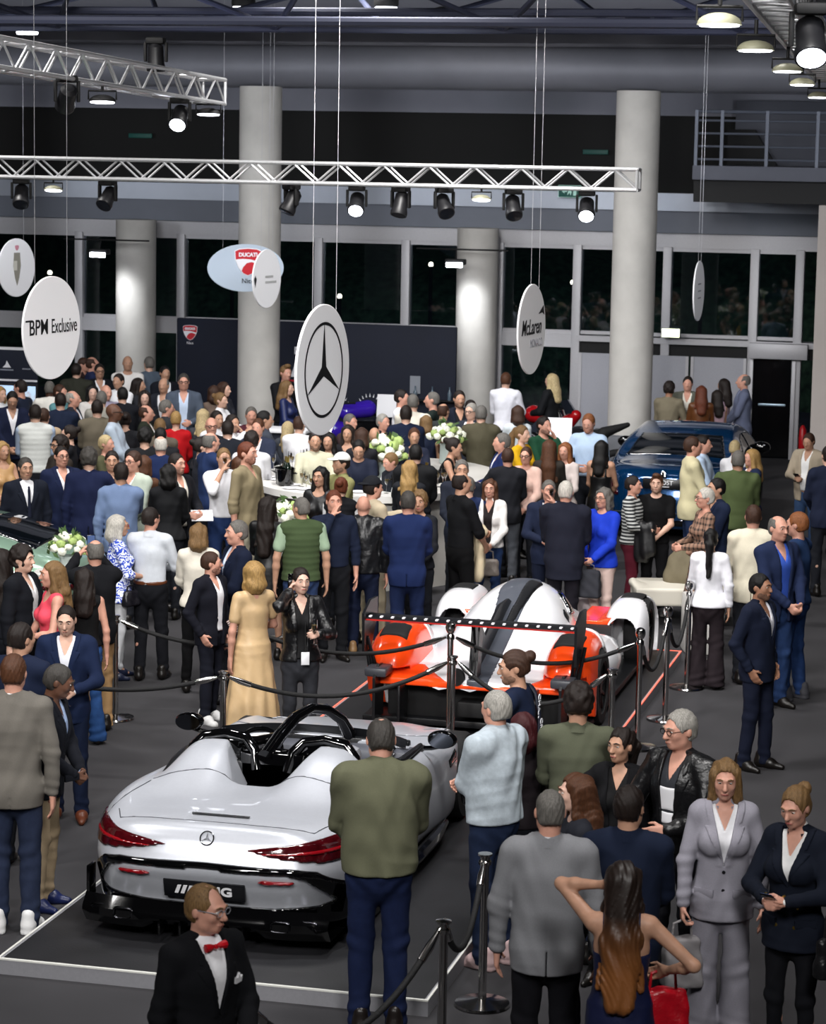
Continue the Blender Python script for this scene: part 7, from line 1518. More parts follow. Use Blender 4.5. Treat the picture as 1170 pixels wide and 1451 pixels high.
dict(n=101,x=-8.88,y=32.57,rz=1.14,h=1.68,lod=2,label='person with grey hair in dark red top in front of the purple motorcycle',hair=('short', 'gray'),skin='pink',top=('sweater', '#3a2a2c'),arms=('low', 'low')),
dict(n=102,x=-8.5,y=32.84,rz=1.04,h=1.67,lod=2,label='person with swept white hair in dark suit beyond the bar flowers',hair=('short', 'silver'),skin='pink',top=('suit', '#1a1e2a', '#e4e4ea', 'btn', 'cloth', None),arms=('low', 'low')),
dict(n=103,x=-8.17,y=31.14,rz=-2.97,h=1.68,lod=2,label='person with bald tan head low behind the bar flowers',seen=2,hair=('bald', 'gray'),skin='tan',top=('shirt', '#8a8070'),arms=('low', 'low')),
dict(n=104,x=-8.21,y=30.65,rz=-2.88,h=1.72,lod=2,label='person with brown hair turned away beside the bald head behind the bar',seen=2,sex='f',hair=('bob', 'brown'),top=('tee', '#1a1a20'),arms=('low', 'low')),
dict(n=105,x=-9.65,y=32.24,rz=-2.99,h=1.58,lod=2,label='person with pale blond hair in grey jacket, back to us, left of the star disc',seen=2,sex='f',hair=('long', 'pale'),top=('jacket', '#3f434b', '#333333', 'open'),arms=('low', 'low')),
dict(n=106,x=-9.38,y=31.85,rz=3.08,h=1.7,lod=2,label='person in white shirt behind the pale blonde woman and star disc',seen=2,hair=('short', 'brown'),top=('shirt', '#e0e0e4'),arms=('low', 'low')),
dict(n=107,x=-11.33,y=37.7,rz=0.82,h=1.84,lod=2,label='person in black jumper with pale hair standing beside the left column',hair=('quiff', 'dblond'),skin='pink',top=('sweater', '#0d0e12'),arms=('low', 'low')),
dict(n=108,x=-10.99,y=36.65,rz=1.51,h=1.7,lod=2,label='person in navy dress with blond hair in front of the black jumper',sex='f',hair=('long', 'dblond'),top=('dress', '#1b2550', 'long', 0.5, 0.2),bottom=('none',),arms=('hold', 'hold')),
dict(n=109,x=-8.59,y=27.12,rz=1.35,h=1.9,lod=1,label='person in beige linen shirt, tallest in the crowd left of the bar',hair=('short', 'auburn'),beard='auburn',skin='pink',top=('shirt', '#7d7259', 'roll'),bottom=('trousers', '#8d8878'),arms=('loose', 'down'),b=1.03,openneck=1,hem=0.84),
dict(n=110,x=-8.97,y=27.43,rz=0.49,h=1.78,lod=2,label='person with blond-grey hair in white shirt drinking beside the beige linen shirt',hair=('short', 'dblond'),skin='tan',top=('shirt', '#dddde2', 'roll'),bottom=('jeans', '#22345c'),arms=('down', 'mouth')),
dict(n=111,x=-9.56,y=28.75,rz=2.42,h=1.8,lod=2,label='person in blue blazer with bald head, back to us, left of the man drinking',seen=2,hair=('balding', 'gray'),skin='pink',top=('suit', '#1b2a4c', '#b8c4d8', 'btn', 'cloth', None),arms=('low', 'low'),b=1.05),
dict(n=112,x=-9.3,y=29.52,rz=-2.92,h=1.74,lod=2,label='person with dark curly hair behind the beige linen shirt',seen=2,hair=('curly', 'dark'),top=('shirt', '#c8c8cc'),arms=('low', 'low')),
dict(n=113,x=-8.94,y=27.9,rz=-2.48,h=1.64,lod=2,label='person with brown hair half hidden behind the beige linen shirt',seen=2,sex='f',hair=('bob', 'chestnut'),top=('tee', '#6a5a48'),arms=('low', 'low')),
dict(n=114,x=-9.62,y=30.8,rz=-0.05,h=1.76,lod=2,label='person with brown hair and white shirt left of the bar',hair=('short', 'chestnut'),skin='pink',top=('suit', '#2a3042', '#e0e0e4', 'open', 'cloth', None),arms=('low', 'low')),
dict(n=115,x=-10.14,y=32.17,rz=0.39,h=1.76,lod=2,label='person with grey hair in burgundy sweater left of the bar',hair=('short', 'gray'),skin='pink',top=('sweater', '#4a1f2a'),arms=('low', 'low')),
dict(n=116,x=-9.77,y=31.58,rz=2.05,h=1.78,lod=2,label='person in grey suit with black hair in front of the left column',hair=('short', 'black'),skin='tan',top=('suit', '#3c414c', '#e4e4ea', 'btn', 'cloth', None),arms=('low', 'low')),
dict(n=117,x=-10.1,y=31.24,rz=1.01,h=1.75,lod=2,label='person in white shirt raising both hands to drink',hair=('short', 'dark'),skin='tan',top=('shirt', '#e2e2e6'),arms=('mouth', 'photo')),
dict(n=118,x=-9.89,y=30.39,rz=-2.79,h=1.77,lod=2,label='person in dark jacket with dark hair, back to us, below the raised white sleeves',seen=2,hair=('short', 'dark'),top=('suit', '#1b1e26', '#e4e4ea', 'btn', 'cloth', None),arms=('low', 'low')),
dict(n=119,x=-10.22,y=30.73,rz=0.5,h=1.76,lod=2,label='person with shaved head and sunglasses in white shirt and dark jacket',hair=('bald', 'dark'),skin='pink',glasses='#0c0c0c',top=('suit', '#191b22', '#e4e4e6', 'btn', 'cloth', None),arms=('low', 'low')),
dict(n=120,x=-10.44,y=31.63,rz=0.84,h=1.75,lod=2,label='person in white shirt with dark hair behind the sunglasses',hair=('short', 'dark'),skin='tan',top=('shirt', '#dedee2'),arms=('low', 'low')),
dict(n=121,x=-10.89,y=32.39,rz=-2.85,h=1.68,lod=2,label='person with long straight white-blond hair, back to us, right of the red top',seen=2,sex='f',hair=('long', 'pale'),top=('tee', '#3a3a40'),arms=('low', 'low')),
dict(n=122,x=-11.38,y=34.65,rz=1.36,h=1.68,lod=2,label='person with blond hair pinned up in white top pointing right',sex='f',hair=('bun', 'dblond'),top=('shirt', '#e0e0e4'),arms=('reach', 'low')),
dict(n=123,x=-11.83,y=35.67,rz=-2.65,h=1.68,lod=2,label='person with brown hair in front of the navy wall left of the column',seen=2,sex='f',hair=('bob', 'brown'),top=('tee', '#6a5a50'),arms=('low', 'low')),
dict(n=124,x=-11.82,y=36.15,rz=1.36,h=1.69,lod=2,label='person with long brown hair beside the left column',sex='f',hair=('long', 'brown'),top=('tee', '#2a2c34'),arms=('low', 'low')),
dict(n=125,x=-12.18,y=35.33,rz=0.33,h=1.87,lod=2,label='person in grey blazer and pale blue shirt with glasses, facing us before the navy wall',hair=('short', 'pepper'),skin='pink',glasses='#202020',top=('suit', '#47505e', '#b7c6dc', 'open', 'cloth', None),arms=('hold', 'low'),b=1.06),
dict(n=126,x=-13.29,y=37.65,rz=0.69,h=1.76,lod=2,label='person with black hair smiling at the left end of the navy wall',hair=('short', 'black'),skin='tan',top=('suit', '#14161e', '#e4e4ea', 'btn', 'cloth', None),arms=('low', 'low')),
dict(n=127,x=-12.66,y=35.81,rz=-0.01,h=1.75,lod=2,label='person with grey receding hair in dark suit beside the grey blazer',hair=('balding', 'gray'),skin='tan',top=('suit', '#20222a', '#d4d4d8', 'btn', 'cloth', None),arms=('low', 'low')),
dict(n=128,x=-13.96,y=38.77,rz=-2.45,h=1.8,lod=2,label='person in grey-blue jacket with grey hair, back to us, right of the rear left column',seen=2,hair=('short', 'gray'),top=('suit', '#4d5866', '#e4e4ea', 'btn', 'cloth', None),arms=('low', 'low')),
dict(n=129,x=-14.16,y=38.33,rz=0.44,h=1.84,lod=2,label='person in white polo shirt with shaved head facing us at the rear left column',hair=('bald', 'dark'),skin='tan',top=('tee', '#e2dfdc', 'short'),arms=('low', 'low'),b=1.1),
dict(n=130,x=-13.44,y=35.98,rz=-0.17,h=1.77,lod=2,label='person in white shirt with dark hair in front of the white polo',hair=('short', 'dark'),skin='tan',top=('shirt', '#dfe0e4'),arms=('low', 'low')),
dict(n=131,x=-13.28,y=36.44,rz=1.57,h=1.67,lod=2,label='person with long dark hair in profile right of the white polo',sex='f',hair=('long', 'dark'),skin='tan',top=('tee', '#26282e'),arms=('low', 'low')),
dict(n=132,x=-12.57,y=34.73,rz=0.43,h=1.66,lod=2,label='person with pale face and dark hair in black facing us at the left',sex='f',hair=('long', 'dark'),skin='pale',front=1,top=('tee', '#121318'),arms=('low', 'low')),
dict(n=133,x=-12.71,y=34.19,rz=-2.61,h=1.75,lod=2,label='person with thick black hair in dark suit, back to us, at the left',seen=2,hair=('short', 'black'),top=('suit', '#15171d', '#e4e4ea', 'btn', 'cloth', None),arms=('low', 'low')),
dict(n=134,x=-14.72,y=38.23,rz=2.11,h=1.81,lod=2,label='person with reddish bald head and navy blazer below the BPM disc',hair=('balding', 'brown'),skin='pink',top=('suit', '#232c4c', '#a83a50', 'btn', 'cloth', None),arms=('low', 'low')),
dict(n=135,x=-15.04,y=38.68,rz=1.42,h=1.75,lod=2,label='person with brown hair at the right rim of the BPM disc',hair=('short', 'brown'),skin='pink',top=('suit', '#3a2c2c', '#e4e4ea', 'btn', 'cloth', None),arms=('low', 'low')),
dict(n=136,x=-14.35,y=37.57,rz=0.54,h=1.76,lod=2,label='person with dark hair and dark jacket below the right rim of the BPM disc',hair=('short', 'dark'),skin='tan',glasses='#161616',top=('suit', '#15161c', '#e4e4ea', 'btn', 'cloth', None),arms=('low', 'low')),
dict(n=137,x=-14.55,y=37.1,rz=-3.03,h=1.8,lod=2,label='person in dark olive jacket, back to us, below the BPM disc',seen=2,hair=('short', 'dark'),top=('coat', '#2b2c24', 'long'),b=1.1,arms=('low', 'low')),
dict(n=138,x=-14.33,y=34.32,rz=-1.79,h=1.78,lod=2,label='person in dark navy shirt in front of the bright screen',seen=2,hair=('short', 'dark'),skin='pink',top=('tee', '#1b2234'),arms=('low', 'low')),
dict(n=139,x=-13.84,y=32.85,rz=0.49,h=1.78,lod=2,label='person in navy jacket with black hair looking down at the left edge',hair=('short', 'black'),skin='tan',top=('suit', '#171d34', '#e4e4ea', 'btn', 'cloth', None),arms=('low', 'low'),hp=22),
dict(n=140,x=-14.44,y=33.85,rz=1.1,h=1.72,lod=2,label='person in white top with blond hair cut by the left edge near the screen',sex='f',hair=('bob', 'blond'),top=('shirt', '#dfe2e6'),arms=('low', 'low')),
dict(n=141,x=-14.05,y=34.76,rz=-2.93,h=1.74,lod=2,label='person with dark skin and grey hair in white shirt right of the screen',seen=2,hair=('buzz', 'gray'),skin='dark',top=('shirt', '#e0ddd6'),arms=('low', 'low')),
dict(n=142,x=-13.69,y=34.27,rz=1.43,h=1.74,lod=2,label='person with reddish face in teal shirt behind the dark navy jacket',hair=('short', 'brown'),skin='pink',top=('shirt', '#5a8a90'),arms=('low', 'low')),
dict(n=143,x=-13.05,y=32.67,rz=-2.67,h=1.79,lod=2,label='person in dark navy jacket, back to us, right of the screen',seen=2,hair=('short', 'dark'),top=('suit', '#1a2236', '#e4e4ea', 'btn', 'cloth', None),arms=('low', 'low'),b=1.08),
dict(n=144,x=-13.08,y=33.22,rz=1.68,h=1.77,lod=2,label='person with white hair in dark suit looking right, below the BPM disc',hair=('balding', 'silver'),skin='pink',top=('suit', '#20232c', '#c8ccd4', 'btn', 'cloth', None),arms=('low', 'low')),
dict(n=145,x=-13.48,y=35.0,rz=0.54,h=1.68,lod=2,label='person with black hair and pale face in the middle of the left crowd',sex='f',hair=('bob', 'black'),skin='pale',top=('tee', '#c8c4c0'),arms=('low', 'low')),
dict(n=146,x=-13.08,y=34.52,rz=0.89,h=1.74,lod=2,label='person with bald head beside the pale face in the left crowd',hair=('bald', 'gray'),skin='pink',top=('shirt', '#9a94a8'),arms=('low', 'low')),
dict(n=147,x=-12.81,y=33.62,rz=-2.81,h=1.74,lod=2,label='person with grey hair in light jacket behind the taupe jacket',seen=2,hair=('short', 'gray'),top=('suit', '#8a8880', '#e4e4ea', 'btn', 'cloth', None),arms=('low', 'low')),
dict(n=148,x=-12.24,y=31.96,rz=-2.74,h=1.79,lod=2,label='person in taupe jacket with dark hair, back to us, in the left crowd',seen=2,hair=('short', 'dark'),top=('suit', '#645d50', '#e4e4ea', 'btn', 'cloth', None),arms=('low', 'low'),b=1.1),
dict(n=149,x=-11.73,y=31.24,rz=1.76,h=1.83,lod=2,label='person with dark skin, shaved head and glasses in pale blue shirt',hair=('bald', 'dark'),skin='deep',glasses='#141414',top=('shirt', '#b4c2d2'),b=1.2,arms=('low', 'low')),
dict(n=150,x=-11.77,y=31.78,rz=-2.82,h=1.66,lod=2,label='person with dark pinned-up hair in black, right of the pale blue shirt',seen=2,sex='f',hair=('bun', 'dark'),top=('tee', '#1a1b20'),arms=('low', 'low')),
dict(n=151,x=-11.64,y=32.24,rz=1.74,h=1.72,lod=2,label='person with receding hair in dark green suit in the left crowd',hair=('balding', 'brown'),skin='pink',top=('suit', '#23281f', '#d8d8d8', 'btn', 'cloth', None),arms=('low', 'low')),
dict(n=152,x=-11.55,y=32.8,rz=2.08,h=1.74,lod=2,label='person with brown-grey hair in grey jacket left of the red top',hair=('short', 'gray'),skin='pink',top=('suit', '#2a2c30', '#d0ccc4', 'btn', 'cloth', None),arms=('low', 'low')),
dict(n=153,x=-11.07,y=31.8,rz=-2.81,h=1.7,lod=2,label='person in bright red top with short blond hair, back to us',seen=2,sex='f',hair=('short', 'blond'),top=('sweater', '#b01018'),arms=('low', 'low')),
dict(n=154,x=-10.97,y=30.89,rz=-2.84,h=1.7,lod=2,label='person with short sandy hair left of the red top',seen=2,hair=('short', 'dblond'),top=('shirt', '#5a5248'),arms=('low', 'low')),
dict(n=155,x=-10.63,y=29.38,rz=-2.79,h=1.74,lod=2,label='person in black with dark hair, back to us, in front of the dark green suit',seen=2,hair=('curly', 'black'),top=('sweater', '#111216'),arms=('low', 'low')),
dict(n=156,x=-10.6,y=29.87,rz=-2.77,h=1.7,lod=2,label='person with black hair in dark top just below the red top',seen=2,hair=('short', 'black'),top=('sweater', '#15161b'),arms=('low', 'low')),
dict(n=157,x=-10.11,y=28.5,rz=-2.8,h=1.76,lod=2,label='person with white hair in navy suit, back to us, in the left crowd',seen=2,hair=('balding', 'white'),skin='pink',top=('suit', '#162244', '#c8ccd4', 'btn', 'cloth', None),arms=('low', 'low')),
dict(n=158,x=-9.87,y=29.3,rz=2.07,h=1.66,lod=2,label='person with dark hair tied back below the sunglasses man',sex='f',hair=('bun', 'dark'),top=('tee', '#22242c'),arms=('low', 'low')),
dict(n=159,x=-12.64,y=30.77,rz=-2.75,h=1.82,lod=2,label='person in white quilted vest over pale blue shirt, back to us',seen=2,hair=('short', 'dark'),top=('vest', '#c9ccc9', 'long', 'cloth', '#a8b8d0'),arms=('low', 'low'),b=1.08),
dict(n=160,x=-12.74,y=31.31,rz=-2.93,h=1.72,lod=2,label='person in tan shirt right of the white quilted vest',seen=2,hair=('short', 'brown'),top=('shirt', '#a8937a'),arms=('low', 'low'),b=1.05),
dict(n=161,x=-11.8,y=29.83,rz=-1.37,h=1.68,lod=2,label='person with dark tied hair in black looking left, behind the glasses man',sex='f',hair=('bun', 'dark'),top=('tee', '#15161b'),arms=('low', 'low')),
dict(n=162,x=-11.34,y=28.36,rz=-0.67,h=1.72,lod=2,label='person with dark hair and sunglasses left of the man in navy jacket and glasses',hair=('curly', 'dark'),skin='tan',glasses='#0c0c0c',top=('shirt', '#2a2420'),arms=('low', 'low')),
dict(n=163,x=-11.87,y=27.88,rz=0.93,h=1.68,lod=2,label='person with long blond hair in beige dress at the left edge',sex='f',hair=('long', 'blond'),front=1,skin='tan',top=('dress', '#b08a5c', 'none', 0.5, 0.2),bottom=('none',),arms=('low', 'low')),
dict(n=164,x=-10.7,y=25.77,rz=0.66,h=1.78,lod=1,label='person in dark suit, white shirt and dark tie standing left of the green coupe',hair=('short', 'pepper'),skin='tan',top=('suit', '#151924', '#dcdce0', 'btn', 'cloth', '#181c2c'),arms=('down', 'down'),b=1.05),
dict(n=165,x=-10.68,y=26.77,rz=0.73,h=1.8,lod=1,label='person in navy suit, open white shirt and glasses behind the green coupe',hair=('slick', 'dark'),skin='pink',glasses='#141414',top=('suit', '#171f3a', '#dfdfe4', 'btn', 'cloth', None),arms=('down', 'down')),
dict(n=166,x=-10.2,y=26.38,rz=-2.81,h=1.84,lod=1,label='person in navy suit with curly dark hair, back to us, gesturing',seen=2,hair=('curly', 'pepper'),top=('suit', '#151c38', '#c0c8d8', 'btn', 'cloth', None),arms=('down', 'side'),b=1.06),
dict(n=167,x=-10.98,y=28.98,rz=1.41,h=1.68,lod=2,label='person with white-blond hair in olive top looking right',sex='f',hair=('short', 'pale'),skin='pink',top=('tee', '#4a4a34'),arms=('low', 'low')),
dict(n=168,x=-10.11,y=26.86,rz=0.36,h=1.76,lod=1,label='person with dark hair and tanned face in navy suit facing us',hair=('short', 'dark'),skin='tan',top=('suit', '#161d34', '#dde2ea', 'btn', 'cloth', None),arms=('down', 'down')),
dict(n=169,x=-9.53,y=25.6,rz=-2.92,h=1.8,lod=1,label='person in pale blue blazer, back to us, hand at chin',seen=2,hair=('short', 'dark'),skin='tan',top=('suit', '#67799a', '#98a8c8', 'btn', 'cloth', None),arms=('down', 'chin'),hy=20),
dict(n=170,x=-9.74,y=26.54,rz=-0.35,h=1.81,lod=1,label='person in pale mint blazer with glasses and brown hair',hair=('short', 'brown'),skin='pink',glasses='#1a1a1a',top=('suit', '#a9b3a6', '#d0d4d0', 'open', 'cloth', None),arms=('low', 'low')),
dict(n=171,x=-9.88,y=27.3,rz=2.97,h=1.67,lod=2,label='person with brown hair behind the mint blazer',seen=2,sex='f',hair=('bob', 'chestnut'),top=('tee', '#4a3020'),arms=('low', 'low')),
dict(n=172,x=-9.3,y=26.76,rz=1.12,h=1.78,lod=1,label='person with full beard in black jacket and white shirt holding papers',hair=('short', 'dark'),beard='dark',skin='pink',top=('suit', '#14151b', '#d4cfc4', 'open'),arms=('hold', 'hold')),
dict(n=173,x=-9.23,y=26.27,rz=-2.84,h=1.72,lod=1,label='person in black blouse with dark hair, back to us, left of the bearded man',seen=2,sex='f',hair=('bob', 'black'),top=('blouse', '#0f1013'),arms=('low', 'low'))
]
WHO = {}
for d in VISITORS: WHO[d['n']] = person(d)
def who(sub):
    q = [d['n'] for d in VISITORS if sub in d['label']]; assert len(q) == 1, (sub, q); return WHO[q[0]]
def phone(sub, hand, label, tilt=.5, up=.03):
    p = who(sub); h = p['hand'][hand]; rz = p['root'].rotation_euler[2]
    t = thing('phone', label, 'phone', h+Vector((0, 0, up)), rz); MB().box(-.037, .037, -.005, .005, -.075, .075, .008).build('case', m_gloss, t, rot=(tilt, 0, 0)); MB().box(-.033, .033, .004, .006, -.068, .068).build('screen', mat('phone_screen', '#2c3a58', .1, emit='#7088c0', estr=.35), t, rot=(tilt, 0, 0))
def glass_in(sub, hand, label):
    h = who(sub)['hand'][hand]; flute(h.x, h.y, h.z-.085, label)
glass_in('black studded jacket', 1, 'champagne glass held by the person in black studded jacket'); glass_in('blue suit with moustache', 0, 'champagne glass held by the person in blue suit at the left')
glass_in('white tee and black jacket', 0, 'champagne glass held in front of the white tee and black jacket'); glass_in('dark suit with grey hair drinking', 0, 'champagne glass held low by the grey haired person drinking')
glass_in('black leather jacket talking', 0, 'champagne glass held by the person talking on a phone'); glass_in('blond-grey hair in white shirt', 1, 'glass at the mouth of the person beside the beige linen shirt')
glass_in('black leather jacket and glasses', 1, 'glass held by the grey haired person in black leather jacket')
phone('gold buttons', 1, 'black phone held by the person in navy double-breasted blazer', 1.0); phone('raising a phone', 1, 'phone held up to photograph the green coupe', 0, .05); phone('talking on a phone', 1, 'phone at the ear of the person in black leather jacket', .1, .04); phone('sand jacket over white tee', 1, 'phone held by the person in sand jacket', 1.0)
def bag(name, x, y, z, rz, w, d_, h, col, label, cat='bag', fk='leather', handle=.12, z2=None):
    t = thing(name, label, cat, (x, y, z), rz); f = Field((-w*.7, -d_, -.05), (w*.7, d_, h*1.15), .0125)
    f.fn(lambda X_, Y_, Z_: smax(smax(np.abs(X_)-w*(.5-.06*Z_/h), np.abs(Y_)-d_*(.5-.18*Z_/h), .03), np.abs(Z_-h/2)-h/2, .03).astype(F32)); f.add(lambda X_, Y_, Z_: (.006*np.sin(40*X_+20*Z_)*np.sin(33*Z_)).astype(F32)+0*Y_)
    link('bag_body', f.mesh('bag_body', fabric(col, fk)), t)
    if handle: MB().tube([(-w*.25, 0, h*.95), (-w*.22, 0, h+handle*.8), (0, 0, h+handle), (w*.22, 0, h+handle*.8), (w*.25, 0, h*.95)], .008).build('handle', fabric(col, 'leather'), t)
    return t
def bag_at(sub, hand, w, d_, h, col, label, handle=.12, dz=0, **k):
    p = who(sub); q = p['hand'][hand]; return bag('handbag', q.x, q.y, q.z-h-handle+dz, p['root'].rotation_euler[2]+.3, w, d_, h, col, label, handle=handle, **k)
bag_at('white blouse over dark top', 0, .26, .13, .19, '#6e6660', 'taupe handbag held by the long-haired person in white blouse', .10)
bag_at('light grey trouser suit', 1, .24, .16, .30, '#7d7a7c', 'crumpled white and grey bag hanging from the hand of the grey trouser suit', .10, fk='silk')
p = who('navy strap dress'); q = p['hand'][1]; bag('handbag', q.x+.03, q.y+.0, q.z-.32, .4, .28, .13, .24, '#a80c1c', 'glossy red handbag at the bottom edge beside the navy strap dress', handle=.10)
q = who('gold buttons')['elbow'][0]; bag('handbag', q.x+.05, q.y-.12, q.z-.42, .9, .24, .10, .24, '#141416', 'black handbag with gold chain at the right edge on the navy blazer arm', handle=.14)
q = who('blue and white printed')['w']((-.16, -.10, .80)); bag('shoulder_bag', q.x, q.y, q.z, 1.2, .22, .09, .16, '#17161c', 'small black bag at the hip of the printed blouse', handle=.05)
bag_at('bright blue cardigan', 0, .30, .14, .30, '#33343a', 'dark grey bag carried by the bright blue cardigan', .06, fk='cloth')
q = who('bright blue cardigan')['w']((-.20, -.06, .12)); bag('carrier_bag', q.x, q.y, q.z, .5, .26, .12, .36, '#b8aeb0', 'pale carrier bag beside the legs of the bright blue cardigan', handle=.10, fk='silk')
def drape(sub, hand, col, label, name='coat', w=.13, L=.45, name_part='folded_cloth'):
    q = who(sub)['wrist'][hand]; t = thing(name, label, name, (q.x, q.y, q.z)); t.rotation_euler[2] = who(sub)['root'].rotation_euler[2]
    f = Field((-.25, -.2, -L-.1), (.25, .2, .12), .014); f.cone((-w*.6, 0, .02), (w*.6, 0, .02), .06, .06, .03); f.cone((-w*.3, .02, 0), (-w*.2, .03, -L), .07, .10, .05, fy=1.6); f.cone((w*.3, -.03, 0), (w*.3, -.04, -L*.8), .07, .09, .05, fy=1.6); f.add(lambda X_, Y_, Z_: (.009*np.sin(55*X_+8*Z_)).astype(F32)+0*Y_)
    link(name_part, f.mesh(name_part, fabric(col, 'silk')), t)
drape('carrying a folded coat', 0, '#d8c8a8', 'cream coat folded over the arm of the black shirt'); drape('coat over the arm', 1, '#101013', 'black coat over the forearm of the bearded person in black polo', L=.30)
q = who('full beard in black jacket')['hand'][0]; o = MB().box(-.12, .12, -.006, .006, -.09, .09, .002).build('paper_sheets', m_white); o.location = q; o.rotation_euler = (-1.0, 0, .4); tag(o, 'white papers held by the bearded person in black jacket', 'papers')
q = who('long beige dress')['hand'][1]; o = MB().box(-.13, .13, -.014, .014, -.07, .07, .01).build('clutch_bag', pattern_mat('woven_clutch', 'stripe', '#b8a8a0', '#3a2230', 60.)); o.location = q+Vector((0, 0, .06)); o.rotation_euler = (.3, .5, who('long beige dress')['root'].rotation_euler[2]); tag(o, 'striped clutch held by the person in beige dress', 'bag')
p = who('black leather jacket talking'); q = p['w']((.02, -.19, .97)); t = thing('name_badge', 'white badge hanging on the front of the black leather jacket', 'badge', q, p['root'].rotation_euler[2]); MB().box(-.035, .035, -.003, .003, -.06, .05, .002).build('card', m_white, t); MB().bar((0, 0, .05), (0, .03, .30), .003, 5).build('cord', m_black, t)
p = who('hair tied in a small bun'); M_ = p['M']
st = thing('lanyard', 'dark lanyard with white lettering on the navy polo', 'lanyard', p['root'].location, p['root'].rotation_euler[2]); s_ = p['s']
MB().tube([Vector(v)*s_ for v in ((-.11, -.04, 1.475), (-.10, .06, 1.49), (-.07, .115, 1.44), (-.06, .150, 1.30), (-.05, .155, 1.10))], .012, 6).build('strap', mat('strap_navy', '#0c1222', .6), st)
for w_, z_ in (('CRYPTO', 1.16), ('CHAR', 1.36)): text_mesh('lettering', w_, .062, m_pw, st, .002, (-.055*s_, (.168 if z_ < 1.3 else .150)*s_, z_*s_), (PI/2, PI/2, PI))
# ------------------------------------------------------------------ camera
cam = bpy.data.cameras.new('camera'); co = bpy.data.objects.new('camera', cam); C.objects.link(co); bpy.context.scene.camera = co
cam.sensor_fit = 'HORIZONTAL'; cam.sensor_width = 36; cam.lens = 110.77; cam.clip_end = 200; cam.dof.use_dof = True; cam.dof.focus_distance = 19.5; cam.dof.aperture_fstop = 7.1
M = Matrix.Rotation(math.radians(13.8), 4, 'Z') @ Matrix.Rotation(PI/2-math.radians(8.133), 4, 'X') @ Matrix.Rotation(math.radians(1.0026), 4, 'Z')
co.matrix_world = Matrix.Translation((0, 0, 5.2)) @ M
# ------------------------------------------------------------------ light
def area(name, loc, to, size, power, col=(1, .97, .94), sy=None, spread=PI):
    l = bpy.data.lights.new(name, 'AREA'); l.energy = power; l.color = col; l.size = size; l.spread = spread
    if sy: l.shape = 'RECTANGLE'; l.size_y = sy
    o = bpy.data.objects.new(name, l); C.objects.link(o); o.location = loc
    o.rotation_euler = (Vector(to)-Vector(loc)).to_track_quat('-Z', 'Y').to_euler(); return o
def spot(name, loc, to, power, angle=50, blend=.6, col=(1, .98, .95), r=.12):
    l = bpy.data.lights.new(name, 'SPOT'); l.energy = power; l.color = col; l.spot_size = math.radians(angle); l.spot_blend = blend; l.shadow_soft_size = r
    o = bpy.data.objects.new(name, l); C.objects.link(o); o.location = loc
    o.rotation_euler = (Vector(to)-Vector(loc)).to_track_quat('-Z', 'Y').to_euler(); return o
COOL = (.93, .96, 1.)
# flood banks in the roof over the stands
for x, y, p in ((-10, 17, .7), (-2, 17, .7), (-6, 22, .9), (-11, 26, .9), (-2.5, 26, .75), (-7, 31, 1.0), (-14, 33, 1.0), (-1.5, 34, .85), (-10, 37, 1.)):
    area('roof_flood', (x, y-3.5, 8.4), (x, y, 0), 1.2, 280*p, (1, .975, .95), spread=math.radians(120))
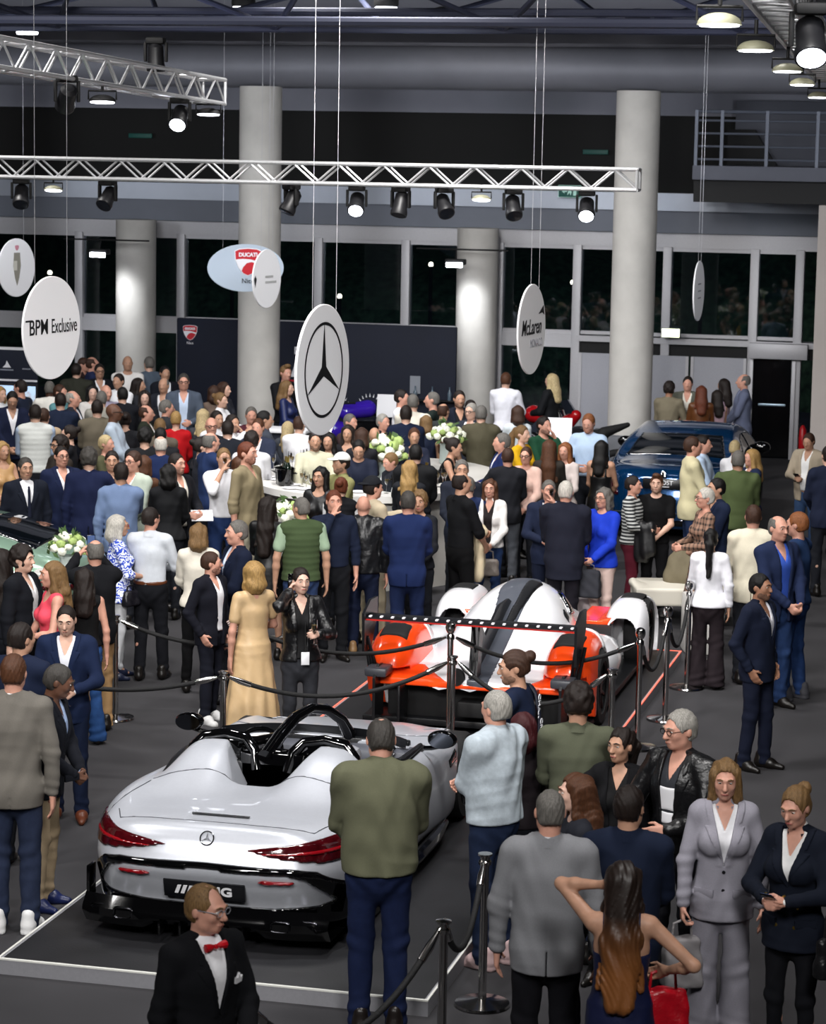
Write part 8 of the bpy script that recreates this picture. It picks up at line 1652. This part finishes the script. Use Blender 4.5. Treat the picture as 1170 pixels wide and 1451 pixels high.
# unseen fill added over the gallery to brighten faces and stands from the front
area('gallery_fill', (-7.5, 3.5, 8.2), (-6.5, 17, .9), 1.6, 130, (1, .98, .96), spread=math.radians(80))
area('gallery_fill', (1.0, 3.5, 8.2), (-1.5, 16, .9), 1.6, 150, (1, .98, .96), spread=math.radians(80))
area('gallery_fill', (-4, 6, 8.8), (-8, 30, .9), 1.6, 240, (1, .98, .96), spread=math.radians(70))
spot('car_spot', (-4.4, 17.0, 8.6), (-5.0, 16.2, .8), 620, 40, .5, COOL)
spot('car_spot', (-3.4, 22.0, 8.6), (-4.7, 23.0, .6), 420, 45, .5, COOL)
for x in (-16.15, -9.72): spot('column_wash', (x, 42.2, 3.15), (x+.2, 43.3, 1.4), 110, 95, .9, COOL)
for x, y in ((-8.14, 30), (-5.31, 30), (-12.0, 30), (-6.6, 30)): spot('truss_spot', (x, y+.05, 4.4), (x+.3, y+5, 1.3), 150, 60, .8, COOL)
spot('sign_fill', (.5, 13.5, 7.4), (-5.3, 18.6, 3.5), 260, 16, .6, COOL)  # added spot to whiten the star disc, no fixture belongs to it
spot('fascia_spot', (-12.0, 30.4, 4.5), (-12.9, 44, 4.35), 420, 14, .9, COOL)
for x in (-9.5, -9.3): spot('truss_flood', (x, 25.5, 5.5), (x+1.5, 29, 1), 180, 80, .8, COOL)
# added fill in place of bounce on the rear wall, columns and roof steelwork
for x in (-20, -14, -8, -2): area('wall_fill', (x, 32.5, 5.4), (x, 44, 5.3), 1.4, 95, (.92, .95, 1.), spread=math.radians(140))
for x in (-17, -10.5, -4): area('roof_fill', (x, 31.5, 6.2), (x, 35, 9.6), 1.0, 7, (.72, .76, 1.), spread=math.radians(160))  # added bluish up-light to tint the dark roof
for x in (-17, -10, -4): area('terrace_fill', (x, 48.5, 6.5), (x, 54, 1.5), 1.5, 30, (.5, .66, 1.))  # added bluish fill to lift the hedge and terrace, not a real lamp outside
w = bpy.data.worlds.new('night'); bpy.context.scene.world = w; w.use_nodes = True
w.node_tree.nodes['Background'].inputs[0].default_value = (.028, .032, .042, 1); w.node_tree.nodes['Background'].inputs[1].default_value = 1.
vs = bpy.context.scene.view_settings; vs.view_transform = 'Standard'; vs.look = 'None'; vs.exposure = 0.; vs.gamma = 1.; vs.use_curve_mapping = False
cy = bpy.context.scene.cycles
cy.max_bounces = 6; cy.diffuse_bounces = 3; cy.glossy_bounces = 3; cy.transparent_max_bounces = 8; cy.caustics_reflective = False; cy.caustics_refractive = False; cy.sample_clamp_indirect = 4.
